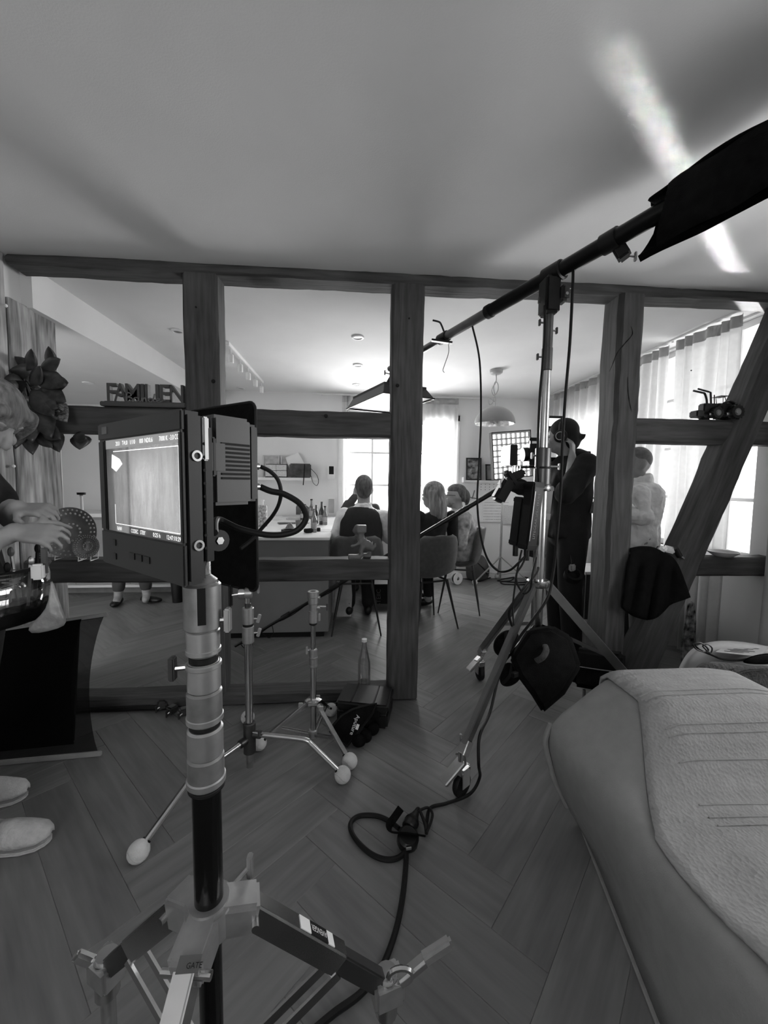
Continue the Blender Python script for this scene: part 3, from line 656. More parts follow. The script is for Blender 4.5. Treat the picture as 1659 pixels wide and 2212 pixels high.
# ================================================================ kitchen run at the far left
kc = thing('kitchen_cabinet', 'row of pale kitchen base cabinets at the far left behind the timber frame', 'cabinet', (-2.7, 4.9, 0))
KM = mat('kitchen_front', .30, .5, var=.04)
MB().span((-3.64, 4.62, .10), (-1.9, 5.18, .86)).build('carcass', KM, kc)
MB().span((-3.64, 4.66, 0), (-1.9, 5.18, .10)).build('plinth', mat('kitchen_plinth', .2, .6), kc)
for i in range(3):
    x = -3.63+i*.575; d_ = MB().span((x+.003, 4.60, .11), (x+.574, 4.62, .83)).build('door', KM, kc, bevel=.003); MB().cyl((x+.52, 4.585, .6), (x+.52, 4.585, .78), .006, n=8).build('handle', ALU, d_)
MB().span((-3.66, 4.58, .86), (-1.88, 5.19, .9)).build('worktop', WHITE, kc, bevel=.003)
MB().span((-3.64, 4.55, .085), (-1.9, 4.6, .11)).build('base_trim', WHITE, kc, bevel=.003)
# ================================================================ low cabinet and bin by the right windows
c = at(1262, 1372, Z=0); f_ = at(1257, 1236, Y=c.y)
t = thing('sideboard', 'low dark sideboard with a pale top under the far right curtain', 'sideboard', (c.x+.2, c.y+.2, 0))
MB().span((c.x-.005, c.y, 0), (c.x+.38, c.y+.34, f_.z-.02)).build('carcass', mat('dark_stain', .022, .5), t, bevel=.003)
MB().span((c.x-.02, c.y-.01, f_.z-.02), (c.x+.4, c.y+.36, f_.z+.004)).build('top', mat('pale_oak_top', .42, .5, var=.1), t, bevel=.003)
MB().span((c.x-.014, c.y+.03, .03), (c.x-.004, c.y+.33, f_.z-.03)).build('side_panel', mat('grey_oak', .2, .5, var=.1), t)
c = at(1266, 1393, Z=0); t = thing('waste_bin', 'small pale metal bin behind the right post', 'bin', (c.x, c.y, 0))
MB().lathe([(0, .002), (.06, .002), (.072, .17), (.07, .17), (.058, .008), (0, .008)], (c.x+.03, c.y+.03, 0)).build('bucket', mat('pale_metal_bin', .45, .35, .4), t); MB().tube([V((c.x+.03+.0725*math.cos(a_), c.y+.03+.0725*math.sin(a_), .17)) for a_ in [2*math.pi*i/24 for i in range(24)]], .003, 6, closed=True).build('rim', ALU, t)
# ================================================================ backpack and gear on the floor at the back
c = at(1037, 1258, Z=0); BP = mat('grey_canvas', .07, .9, var=.2, bump=.3, bscale=90)
t = thing('backpack', 'dark grey backpack slumped against the far wall', 'backpack', (c.x, c.y+.12, 0)); rings = []
for z, w_, d_, ox in ((0.0, .13, .10, 0), (.05, .155, .12, 0), (.15, .16, .125, 0), (.24, .15, .11, -.01), (.31, .12, .085, -.02), (.345, .07, .05, -.03)):
    rings.append([(c.x+ox+w_*math.cos(a)*(1+.06*math.sin(3*a+z*20)), c.y+.12+d_*math.sin(a), z+.002) for a in [2*math.pi*i/18 for i in range(18)]])
MB().loft(rings).build('pack', BP, t, sub=1)
MB().tube(spl([(c.x-.08, c.y+.02, .30), (c.x-.1, c.y-.02, .2), (c.x-.08, c.y+.0, .08)], 5), .014, 6, flat=.4).build('shoulder_strap', BP, t)
MB().tube(spl([(c.x-.03, c.y+.02, .25), (c.x+.05, c.y-.005, .17), (c.x+.1, c.y+.02, .09)], 5), .006, 6).build('seam', DARK, t)
c = at(986, 1262, Z=0); t = thing('cable_reel', 'round pale cable reel on the floor behind the dining chairs', 'reel', (c.x, c.y, 0))
MB().lathe([(.02, -.03), (.075, -.03), (.075, -.022), (.045, -.02), (.045, .02), (.075, .022), (.075, .03), (.02, .03)], (c.x, c.y, .076), (.5, -1, 0)).build('drum', WHITE, t); MB().lathe([(.046, -.019), (.062, -.012), (.062, .012), (.046, .019)], (c.x, c.y, .076), (.5, -1, 0)).build('wound_cable', DARK, t)
# ================================================================ grip equipment
BALLM = mat('tennis_ball_felt', .62, .95, var=.08, scale=40, bump=.4, bscale=400, sheen=.3)
def seglist(cx, cy, segs, parent):
    for z0, z1, r, m, nm in segs:
        z0, z1 = min(z0, z1), max(z0, z1); e = min(.003, (z1-z0)*.2)
        MB().lathe([(0, z0), (r-e, z0), (r, z0+e), (r, z1-e), (r-e, z1), (0, z1)], (cx, cy, 0), n=32).build(nm, m, parent, smooth=28)
def tknob(p, d, parent, L=.03, m=ALU, w=.036, up=V((0, 0, 1))):
    d = V(d).normalized(); p = V(p); k = MB().cyl(p, p+d*L, .0045, n=8).build('lock_screw', CHROME, parent)
    s = V(up); MB().bar(p+d*L-s*w/2, p+d*L+s*w/2, .009, .014).build('t_handle', m, k, bevel=.002)
def ballfoot(c, parent, d):
    b = MB().ball(c, .0345, nu=20, nv=14).build('tennis_ball', BALLM, parent, smooth=180)
    c = V(c); P = [c+V((math.cos(a)*.034*math.cos(.45*math.sin(2*a)), math.sin(a)*.034*math.cos(.45*math.sin(2*a)), .0345*math.sin(.45*math.sin(2*a)))) for a in [2*math.pi*i/40 for i in range(40)]]
    MB().tube(P, .0012, 5, closed=True).build('seam', LAMPW, b)
    x, y, dd = basis(d); MB().bar(c+V(d).normalized()*.026, c+V(d).normalized()*.036, .03, .01).build('cut_slit', DARK, b)
# ---------------------------------------------------------------- monitor stand in front
MX, MY = at(443, 1560, Y=.60).x, .60
zf = lambda y: at(443, y, Y=MY).z
ms = thing('monitor_stand', 'large chromed combo stand in the foreground carrying the monitor', 'light stand', (MX, MY, 0))
ALUD = mat('worn_aluminium', .28, .42, .75, var=.18, scale=30)
BLKT = mat('black_glossy_tube', .012, .14, .5, var=.1)
seglist(MX, MY, [(zf(1357), zf(1258), .0262, ALUD, 'socket'), (zf(1412), zf(1357), .0236, ALU, 'collar'), (zf(1409), zf(1397), .0248, ALU, 'band'), (zf(1427), zf(1412), .0205, RUBBER, 'seal'),
    (zf(1488), zf(1427), .0238, ALU, 'collar'), (zf(1440), zf(1428), .0252, ALU, 'band'), (zf(1558), zf(1488), .0252, ALUD, 'collar'), (zf(1556), zf(1540), .0264, ALU, 'band'), (zf(1568), zf(1556), .0222, RUBBER, 'seal'),
    (zf(1628), zf(1568), .0256, ALU, 'collar'), (zf(1693), zf(1628), .0264, ALUD, 'collar'), (zf(1690), zf(1672), .0282, ALU, 'band'), (zf(1700), zf(1692), .0265, RUBBER, 'seal'),
    (zf(1995), zf(1700), .0212, BLKT, 'riser_tube'), (.17, zf(1985), .0175, BLKT, 'lower_tube')], ms)
o = V((MX, MY, 0)); sd = V((.30, -.95, 0)).normalized()
MB().bar(o+sd*.0255+V((0, 0, zf(1338))), o+sd*.0255+V((0, 0, zf(1262))), .011, .004, up=sd).build('socket_slot', DARK, ms)
tknob(o+V((-.024, 0, zf(1440))), (-1, -.2, 0), ms, .02, m=STEELD); tknob(o+V((.024, 0, zf(1340))), (1, .1, 0), ms, .012)
zc = zf(1965)
crown = MB()
for a in (-97, 15, 150):
    d = V((math.cos(math.radians(a)), math.sin(math.radians(a)), 0)); crown.bar(o+V((0, 0, zc-.005)), o+d*.072+V((0, 0, zc-.02)), .052, .052)
crown.cyl(o+V((0, 0, zc-.035)), o+V((0, 0, zc+.02)), .036, n=24)
crown.build('crown_casting', mat('cast_aluminium', .36, .4, .65, var=.15, scale=18), ms, bevel=.006)
tknob(o+V((.03, .03, zc+.01)), (.7, .7, .3), ms, .03, w=.04)
endz = .31; ends = {}
for a, L in ((-97, .33), (15, .30), (150, .285)):
    d = V((math.cos(math.radians(a)), math.sin(math.radians(a)), 0)); p0 = o+d*.06+V((0, 0, zc-.02)); p1 = o+d*L+V((0, 0, endz+.02)); ends[a] = (p1, d)
    lg = MB().bar(p0, p0+(p1-p0)*.62, .030, .040).build('leg', CHROME, ms, bevel=.003)
    MB().bar(p0+(p1-p0)*.55, p1, .024, .033).build('leg_inner', STEELD, ms, bevel=.003)
    MB().cyl(p0-d.cross(V((0, 0, 1)))*.036+d*.008, p0+d.cross(V((0, 0, 1)))*.036+d*.008, .006, n=10).build('pivot_bolt', CHROME, ms)
    zb = .30
    for s in (-.014, .014):
        sdv = d.cross(V((0, 0, 1)))*s; q = p0+(p1-p0)*.60
        MB().bar(o+d*.028+sdv+V((0, 0, zb)), q+sdv-V((0, 0, .016)), .005, .016).build('brace', CHROME, ms)
    # knuckle at the end of the leg and the levelling foot
    MB().cyl(p1+V((0, 0, .03)), p1+V((0, 0, -.055)), .021, n=16).build('knuckle', CHROME, ms, bevel=.004)
    MB().bar(p1-d*.028, p1+d*.03, .046, .05).build('clamp_block', ALU, ms, bevel=.006)
    MB().cyl(p1+V((0, 0, -.05)), V((p1.x, p1.y, .03)), .013, n=14).build('foot_tube', CHROME, ms)
    MB().lathe([(0, 0), (.03, 0), (.033, .008), (.026, .03), (.014, .036), (0, .036)], (p1.x, p1.y, .001)).build('rubber_foot', RUBBER, ms)
MB().cyl(o+V((0, 0, .275)), o+V((0, 0, .325)), .031, n=20).build('brace_collar', ALU, ms, bevel=.004)
MB().cyl(o+V((0, 0, .15)), o+V((0, 0, .18)), .020, n=16).build('tube_cap', RUBBER, ms)
tknob(o+V((.028, -.01, .31)), (1, -.3, .1), ms, .02)
p1, d = ends[15]
lv = MB().bar(p1+V((.02, -.01, .02)), p1+V((.075, .0, .05)), .02, .018).build('lever', CHROME, ms, bevel=.004); MB().bar(p1+V((.065, .0, .046)), p1+V((.125, .012, .066)), .018, .024).build('lever_grip', ALU, lv, bevel=.005)
MB().tube([p1+V((.024+.022*math.cos(t), -.012, .034+.016*math.sin(t))) for t in [2*math.pi*i/16 for i in range(16)]], .005, 6, closed=True).build('clamp_eye', CHROME, ms)
p1, d = ends[150]; MB().bar(p1+V((-.015, .0, .01)), p1+V((-.05, -.01, .045)), .016, .02).build('lever', CHROME, ms, bevel=.004)
p1, d = ends[15]; q0 = o+d*.06+V((0, 0, zc-.02)); lt = (p1-q0).normalized(); upn = V((0, 0, 1)); upn = (upn-lt*upn.dot(lt)).normalized(); sdn = lt.cross(upn)
tb0 = q0+lt*.09+upn*.0205
MB().bar(tb0+lt*.005-sdn*0, tb0+lt*.088, .022, .0012).build('sticker', PAP, ms)
MB().bar(tb0+lt*.03, tb0+lt*.072, .0225, .0016).build('sticker_bar', DARK, ms)
text('AVENGER', tb0+lt*.070-sdn*.005+upn*.001, -lt, -sdn if (-lt).cross(-sdn).dot(upn) > 0 else sdn, .010, 'lettering', PAP, ms, width=.038)
gp = o+V((0, -.07, zc+.008)); MB().box(gp+V((0, -.008, 0)), (.030, .018, .001), Matrix.Rotation(math.radians(20), 3, 'X')).build('sticker', GREYP, ms)
text('GATE', gp+V((-.002, -.013, -.002)), (1, 0, 0), (0, .94, .34), .006, 'lettering', DARK, ms, extrude=.003)
# ---------------------------------------------------------------- monitor
A = at(388, 882, Y=.545); A2 = at(391, 1270, Y=.545); B = at(211, 934, Y=.725)
ux = V((A.x-B.x, A.y-B.y, 0)); MWD = ux.length; ux.normalize(); nf = V((ux.y, -ux.x, 0))        # nf: screen normal, towards camera-left
if nf.dot(CAM-A) < 0: nf = -nf
MH = A.z-A2.z; o3 = V((B.x, B.y, A2.z)); uz = V((0, 0, 1)); T_ = .034
mo = thing('field_monitor', 'black field monitor showing a bright curtained room on the foreground stand', 'monitor', o3+ux*MWD/2)
def Mo(u, w, z): return o3+ux*u+nf*w+uz*z          # u along width, w out of the screen, z up
def mbox(u0, u1, w0, w1, z0, z1, nm, m, par=mo, bev=0., seg=2):
    vs = [Mo(u, w_, z) for u in (u0, u1) for w_ in (w0, w1) for z in (z0, z1)]
    return MB().add(vs, [(0, 1, 3, 2), (4, 6, 7, 5), (0, 4, 5, 1), (2, 3, 7, 6), (0, 2, 6, 4), (1, 5, 7, 3)]).build(nm, m, par, bevel=bev, seg=seg)
MONB = mat('monitor_housing', .016, .45, var=.1)
mbox(0, MWD, -T_, -.004, 0, MH, 'housing', MONB, bev=.006)
# bezel bars (slightly proud), screen recessed
su0, su1, sz0, sz1 = .022, MWD-.008, .058, MH-.028
for (a, b, c, d_) in ((0, MWD, 0, sz0), (0, MWD, sz1, MH), (0, su0, sz0, sz1), (su1, MWD, sz0, sz1)): mbox(a, b, -.006, 0, c, d_, 'bezel', MONB, bev=.002)
def screen_mat():
    m = bpy.data.materials.new('screen_image'); m.use_nodes = True; nt = m.node_tree; N = nt.nodes; L = nt.links; b = N['Principled BSDF']
    b.inputs['Base Color'].default_value = (.02, .02, .02, 1); b.inputs['Roughness'].default_value = .12
    tc = N.new('ShaderNodeTexCoord'); sp = N.new('ShaderNodeSeparateXYZ'); L.new(tc.outputs['UV'], sp.inputs[0])
    r1 = N.new('ShaderNodeValToRGB'); L.new(sp.outputs[0], r1.inputs[0]); e = r1.color_ramp.elements
    e[0].position = 0; e[0].color = (.16, .16, .16, 1); e[1].position = 1; e[1].color = (.62, .62, .62, 1)
    for p, v in ((.10, .22), (.13, .40), (.30, .46), (.335, .26), (.37, .62), (.55, .82), (.8, .74)): q = e.new(p); q.color = (v, v, v, 1)
    r2 = N.new('ShaderNodeValToRGB'); L.new(sp.outputs[1], r2.inputs[0]); e = r2.color_ramp.elements
    e[0].position = 0; e[0].color = (.75, .75, .75, 1); e[1].position = 1; e[1].color = (.5, .5, .5, 1)
    for p, v in ((.25, .95), (.6, 1.0), (.82, .8)): q = e.new(p); q.color = (v, v, v, 1)
    mp = N.new('ShaderNodeMapping'); mp.inputs['Scale'].default_value = (9, 1.2, 1); L.new(tc.outputs['UV'], mp.inputs[0])
    no = N.new('ShaderNodeTexNoise'); no.inputs['Scale'].default_value = 2.2; no.inputs['Detail'].default_value = 3; L.new(mp.outputs[0], no.inputs['Vector'])
    mr = N.new('ShaderNodeMapRange'); mr.inputs[1].default_value = .3; mr.inputs[2].default_value = .7; mr.inputs[3].default_value = .75; mr.inputs[4].default_value = 1.1; L.new(no.outputs['Fac'], mr.inputs[0])
    m1 = N.new('ShaderNodeMath'); m1.operation = 'MULTIPLY'; L.new(r1.outputs[0], m1.inputs[0]); L.new(r2.outputs[0], m1.inputs[1])
    m2 = N.new('ShaderNodeMath'); m2.operation = 'MULTIPLY'; L.new(m1.outputs[0], m2.inputs[0]); L.new(mr.outputs[0], m2.inputs[1])
    L.new(m2.outputs[0], b.inputs['Emission Color']); b.inputs['Emission Strength'].default_value = 1.3
    return m
scr = MB().add([Mo(su0, -.004, sz0), Mo(su1, -.004, sz0), Mo(su1, -.004, sz1), Mo(su0, -.004, sz1)], [(0, 1, 2, 3)]).build('screen', screen_mat(), mo, smooth=0)
uvl = scr.data.uv_layers.new(name='UVMap')
_inv = [((p.co+ORG[mo.name]-o3).dot(ux), (p.co+ORG[mo.name]-o3).z) for p in scr.data.vertices]
for lp in scr.data.loops: u_, z_ = _inv[lp.vertex_index]; uvl.data[lp.index].uv = ((u_-su0)/(su1-su0), (z_-sz0)/(sz1-sz0))
OV = mat('screen_overlay', .5, .5, emit=.75); OVD = mat('screen_overlay_dark', .02, .3, emit=.03); OVM = mat('screen_overlay_grey', .1, .4, emit=.14)
SW, SH = su1-su0, sz1-sz0
def S(u, v, w_=-.0036): return Mo(su0+u*SW, w_, sz0+v*SH)
def quad(u0, v0, u1, v1, nm, m, w_=-.0036): return MB().add([S(u0, v0, w_), S(u1, v0, w_), S(u1, v1, w_), S(u0, v1, w_)], [(0, 1, 2, 3)]).build(nm, m, scr, smooth=0)
quad(0, .905, 1, 1, 'status_bar', OVM); quad(.33, 0, 1, .075, 'status_bar', OVD)
for (a, b, c, d_) in ((.12, .085, .985, .092), (.12, .868, .985, .876), (.978, .085, .986, .87), (.12, .085, .126, .30)): quad(a, b, c, d_, 'frame_line', OV, -.0034)
MB().add([S(.085, .70, -.0033), S(.16, .655, -.0033), S(.26, .735, -.0033), S(.22, .79, -.0033), S(.10, .845, -.0033)], [(0, 1, 2, 3, 4)]).build('bright_lamp_shape', OV, scr, smooth=0)
def stext(txt, u, v, h, wd, m=OV): text(txt, S(u, v, -.0033), ux, uz, h*SH, 'lettering', m, scr, width=wd*SW)
for txt, u, wd in (('20.0', .17, .06), ('T4.0', .27, .08), ('1/10', .39, .07), ('800', .52, .05), ('ND0.6', .59, .1), ('7000 K', .77, .10), ('-3.0 CC', .89, .10)): stext(txt, u, .93, .045, wd)
for txt, u, wd in (('RAW', .15, .07), ('CODEC', .36, .1), ('STBY', .49, .07), ('0:25 h', .66, .09), ('12:47:10:29', .83, .155)): stext(txt, u, .018, .042, wd)
for z in (.012, .035): mbox(.05, .06, -.002, .0015, z, z+.01, 'button', BLACKP)
for u in (.085, .11, .135): mbox(MWD-u-.03, MWD-u-.012, -.002, .0015, .020, .030, 'button', BLACKP)
mbox(.02, .04, -.002, .001, MH-.018, MH-.006, 'logo_plate', GREYP)
for z in (.055, MH-.06):                                        # threaded holes on the side
    c = Mo(MWD+.0005, -T_*.62, z); MB().lathe([(.0045, 0), (.0075, 0), (.0075, .002), (.0045, .002), (.004, -.002), (0, -.002)], c, ux, n=16).build('threaded_hole', CHROME, mo)
for k in range(9): c = Mo(MWD+.0002, -T_*.93, .05+k*.018); MB().cyl(c, c+ux*.0012, .0022, n=8).build('vent_hole', DARK, mo)
mbox(MWD-.004, MWD+.001, -T_-.010, -T_+.002, .03, MH-.02, 'rear_frame', BLACKP, bev=.001)
mbox(MWD-.005, MWD+.003, -T_-.005, -T_+.004, MH-.066, MH-.006, 'silver_corner', ALU, bev=.002)
# transmitter and battery on the back
tr = thing('video_receiver', 'finned wireless video receiver clipped to the back of the monitor', 'receiver', Mo(MWD-.05, -T_-.06, .10))
def tbox(*a, **k): return mbox(*a, par=tr, **k)
VR = mat('receiver_grey', .04, .42, var=.1)
zt, zb = .245*MH/.246, .105
tbox(MWD-.075, MWD-.004, -T_-.078, -T_-.014, .108, .238, 'case', VR, bev=.005)
for k in range(9): z = .146+k*.0062; tbox(MWD-.074, MWD-.0025, -T_-.073, -T_-.026, z, z+.0032, 'cooling_fin', DARK)
tbox(MWD-.07, MWD-.001, -T_-.018, -T_-.0105, .150, .205, 'clip_plate', BLACKP, bev=.002)
tbox(MWD-.06, MWD-.0015, -T_-.034, -T_-.004, .155, .20, 'latch', VR, bev=.003)
tbox(MWD-.06, MWD-.012, -T_-.096, -T_-.0785, .112, .232, 'rear_module', BLACKP, bev=.004)
for z in (.135, .168):
    c = Mo(MWD-.03, -T_-.096, z); MB().cyl(c, c-nf*.012, .0055, n=12).build('connector', CHROME, tr)
br = thing('monitor_bracket', 'tilting bracket joining the monitor to its stand', 'bracket', V((MX, MY, zf(1258))))
mbox(MWD-.09, MWD-.035, -T_-.02, -T_-.0105, .005, .10, 'plate', BLACKP, par=br, bev=.002)
c = Mo(MWD-.06, -T_-.024, .03); MB().cyl(c, V((MX, MY, zf(1258)+.001)), .013, n=16).build('spigot', CHROME, br)
MB().ball(c, .017).build('joint', ALU, br); c2 = Mo(MWD-.03, -T_-.03, .055); MB().cyl(c2, c2+ux*.012, .016, n=18).build('lock_wheel', BLACKP, br); MB().cyl(c2+ux*.012, c2+ux*.014, .006, n=6).build('screw_head', CHROME, br)
MB().lathe([(.0, 0), (.02, 0), (.0215, .004), (.012, .012), (0, .012)], (MX, MY, zf(1258))).build('spigot_collar', ALU, br)
tag(MB().tube(spl([Mo(MWD-.002, -T_-.012, .07), at(470, 1122, Y=.655), at(520, 1143, Y=.67), at(585, 1156, Y=.685), at(637, 1148, Y=.69), at(661, 1120, Y=.69), at(650, 1090, Y=.685), at(615, 1068, Y=.68), at(585, 1061, Y=.675), Mo(MWD-.03, -T_-.112, .1345)], 8), .0052, 10).build('video_cable', RUBBER), 'thick black cable looping out behind the monitor', 'cable')
tag(MB().tube(spl([Mo(MWD-.03, -T_-.112, .168), at(583, 1018, Y=.68), at(600, 1036, Y=.685), at(607, 1062, Y=.69), at(602, 1090, Y=.70), at(588, 1115, Y=.71), at(565, 1142, Y=.715), at(545, 1165, Y=.705), at(520, 1185, Y=.69)], 8), .0034, 8).build('power_cable', RUBBER), 'thin black cable curving down behind the monitor', 'cable')
# ---------------------------------------------------------------- stands with tennis balls
def grip_stand():
    c = at(540, 1652, Z=.03); X, Y = c.x, c.y; o = V((X, Y, 0)); z = lambda y: at(540, y, Y=Y).z
    t = thing('grip_stand', 'bent leg grip stand on tennis balls holding the black flag', 'light stand', (X, Y, 0))
    seglist(X, Y, [(.02, z(1610), .0145, ALUD, 'stub_tube'), (z(1625), z(1560), .026, STEELD, 'base_hub'), (z(1560), z(1380), .0165, CHROME, 'column'), (z(1388), z(1352), .0245, ALU, 'collar'), (z(1354), z(1346), .021, RUBBER, 'seal'), (z(1347), z(1312), .0245, ALU, 'collar'), (z(1314), z(1302), .0125, STEELD, 'spigot')], t)
    for q in (1340, 1370): tknob(o+V((.024, 0, z(q)+.006)), (1, -.1, .1), t, .022, w=.036, up=V((.3, 0, 1)))
    zh = z(1590); b1, b2, b3 = V((-.707, 1.304, .0345)), V((-.037, 1.613, .0345)), V((-.545, 2.06, .0345))
    for b, kn in ((b1, .6), (b2, .62), (b3, .6)):
        d = V((b.x-X, b.y-Y, 0)); e = d.normalized(); zz = zh+(.012 if b is b2 else -.008)
        k = V((X, Y, zz))+d*kn; P = [V((X, Y, zz))+e*.02, V((X, Y, zz))+d*(kn-.13), k-V((0, 0, .004)), k+(b-k)*.14, k+(b-k)*.45, b+(k-b).normalized()*.02]
        MB().tube(spl(P, 6), .0115, 12).build('leg', CHROME, t); MB().cyl(V((X, Y, zz))+e*.015, V((X, Y, zz))+e*.055, .017, n=14).build('leg_socket', STEELD, t, bevel=.003)
        ballfoot(b, t, (k-b))
    tknob(o+V((.02, -.02, zh+.03)), (1, -.4, 0), t, .03, m=STEELD)
    # grip head
    g = V((X, Y, z(1292))); hd = thing('grip_clamp', 'chromed grip head with a black knob on the stand under the flag', 'grip head', g)
    MB().cyl(g+V((0, 0, -.022)), g+V((0, 0, .012)), .013, n=14).build('receiver', CHROME, hd, bevel=.002)
    MB().cyl(g+V((-.012, 0, .022)), g+V((-.036, -.004, .022)), .025, n=20).build('clamp_disc', CHROME, hd, bevel=.003); MB().cyl(g+V((.018, .004, .022)), g+V((-.012, 0, .022)), .024, n=20).build('clamp_disc', ALU, hd, bevel=.003)
    MB().cyl(g+V((-.036, -.004, .018)), g+V((-.062, -.007, .016)), .006, n=10).build('spindle', CHROME, hd)
    MB().bar(g+V((-.068, -.008, -.034)), g+V((-.068, -.008, .06)), .016, .02).build('knob', BLACKP, hd, bevel=.006)
    tknob(g+V((.02, .004, .03)), (1, .1, .3), hd, .025)
    return t, V((X, Y, z(1280)))
gs, gtop = grip_stand()
# black flag on that stand
fr_, fl_ = at(556, 1060, Y=gtop.y-.03), None
fu = V((.80, -.60, 0)).normalized(); fb = at(557, 1279, Y=gtop.y-.04); ft = at(557, 867, Y=gtop.y-.04)
FH = ft.z-fb.z; FW = .46; fo = V((fb.x, fb.y, fb.z))-fu*FW
fg = thing('black_flag', 'tall black fabric flag in a wire frame behind the monitor', 'flag', fo+fu*FW/2)
rr = .035; P = []
for (cx, cz, a0) in ((FW-rr, FH-rr, 0), (rr, FH-rr, 90), (rr, rr, 180), (FW-rr, rr, 270)):
    for k in range(5): a = math.radians(a0+k*22.5); P.append(fo+fu*(cx+rr*math.cos(a))+V((0, 0, cz+rr*math.sin(a))))
MB().tube(P, .0055, 8, closed=True).build('wire_frame', BLACKP, fg)
n_ = V((fu.y, -fu.x, 0)); MB().add([p+n_*.003 for p in P]+[p-n_*.003 for p in P], [tuple(range(20)), tuple(range(39, 19, -1))]+[(i, (i+1) % 20, (i+1) % 20+20, i+20) for i in range(20)]).build('fabric', FABRICK, fg, smooth=0)
MB().cyl(fo+fu*(FW-.05)+V((0, 0, .004)), gtop+V((.0, .0, -.03)), .006, n=8).build('frame_pin', STEELD, fg)
def baby_stand():
    X, Y = -.186, 1.883; o = V((X, Y, 0)); z = lambda y: at(678, y, Y=Y).z
    t = thing('baby_stand', 'empty chromed tripod stand on tennis balls beside the grip stand', 'light stand', (X, Y, 0))
    seglist(X, Y, [(z(1345), z(1318), .0225, ALU, 'socket'), (z(1322), z(1300), .0195, ALU, 'socket'), (z(1304), z(1284), .024, ALU, 'socket'), (z(1290), z(1277), .0275, ALU, 'socket_lip'), (z(1349), z(1344), .0185, RUBBER, 'seal'), (z(1408), z(1349), .0115, CHROME, 'riser'), (z(1438), z(1402), .0195, ALU, 'collar'), (z(1422), z(1418), .0215, ALU, 'band'), (z(1440), z(1434), .0205, ALU, 'band'), (z(1590), z(1438), .0145, CHROME, 'column'), (z(1592), z(1575), .021, ALU, 'brace_collar')], t)
    MB().lathe([(0, 0), (.014, 0)], (X, Y, z(1277)+.0006)).build('socket_hole', DARK, t)
    for q in (1312, 1290): MB().cyl(o+V((.02, -.004, z(q))), o+V((.034, -.006, z(q))), .007, n=8).build('lock_boss', ALU, t)
    tknob(o+V((.022, 0, z(1310))), (1, -.15, 0), t, .045, m=STEELD); tknob(o+V((.022, 0, z(1333))), (1, -.3, 0), t, .008); tknob(o+V((-.018, 0, z(1405))), (-1, -.2, .2), t, .012)
    zc = z(1514); MB().lathe([(0, -.012), (.034, -.012), (.042, -.004), (.042, .006), (.03, .012), (0, .012)], (X, Y, zc), n=6).build('crown', CHROME, t)
    zb = z(1584)
    for b in (V((-.008, 1.694, .0345)), V((-.113, 2.105, .0345)), V((-.436, 1.845, .0345))):
        d = V((b.x-X, b.y-Y, 0)).normalized(); p0 = o+d*.034+V((0, 0, zc-.006)); MB().bar(p0, b+(p0-b).normalized()*.02, .02, .014).build('leg', CHROME, t, bevel=.002)
        q = p0+(b-p0)*.62
        for s in (-.008, .008): sv = d.cross(V((0, 0, 1)))*s; MB().bar(o+d*.018+sv+V((0, 0, zb)), q+sv, .003, .011).build('brace', CHROME, t)
        MB().bar(p0+(b-p0)*.12-V((0, 0, .01)), p0+(b-p0)*.12+V((0, 0, .024)), .02, .012).build('leg_clip', ALU, t, bevel=.002)
        ballfoot(b, t, (p0-b))
    return t
baby_stand()
# ---------------------------------------------------------------- boom stand
KX, KY = .912, 1.87; ko = V((KX, KY, 0)); zk = lambda y: at(1192, y, Y=KY).z
bs = thing('boom_stand', 'tall wheeled chrome stand carrying the long boom arm', 'light stand', (KX, KY, 0))
seglist(KX, KY, [(zk(1362), zk(1050), .0275, CHROME, 'lower_tube'), (zk(1362)-.012, zk(1358), .031, RUBBER, 'tube_cap'), (zk(1061), zk(1046), .041, STEELD, 'collar'), (zk(1048), zk(1012), .038, STEELD, 'collar'), (zk(1010), zk(968), .036, STEELD, 'collar'), (zk(1013), zk(1009), .033, RUBBER, 'seal'), (zk(970), zk(800), .0205, CHROME, 'middle_tube'), (zk(802), zk(752), .0245, STEELD, 'collar'), (zk(754), zk(680), .0225, STEELD, 'socket')], bs)
MB().lathe([(.0415, zk(1056)), (.0415, zk(1051))], (KX, KY, 0)).build('pale_band', ALU, bs)
tknob(ko+V((-.022, 0, zk(698))), (-1, 0, 0), bs, .02, m=STEELD, w=.03); tknob(ko+V((.022, 0, zk(714))), (1, 0, 0), bs, .02, m=STEELD, w=.03); tknob(ko+V((-.024, 0, zk(772))), (-1, 0, 0), bs, .022, m=STEELD, w=.03)
tknob(ko+V((.036, 0, zk(1008))), (1, -.1, 0), bs, .045, m=ALU, w=.03); tknob(ko+V((-.036, 0, zk(985))), (-1, -.1, 0), bs, .02, m=ALU, w=.03)
MB().lathe([(.028, 0), (.05, 0), (.054, .006), (.054, .028), (.048, .034), (.028, .034)], (KX, KY, zk(1266)), n=20).build('crown', CHROME, bs)
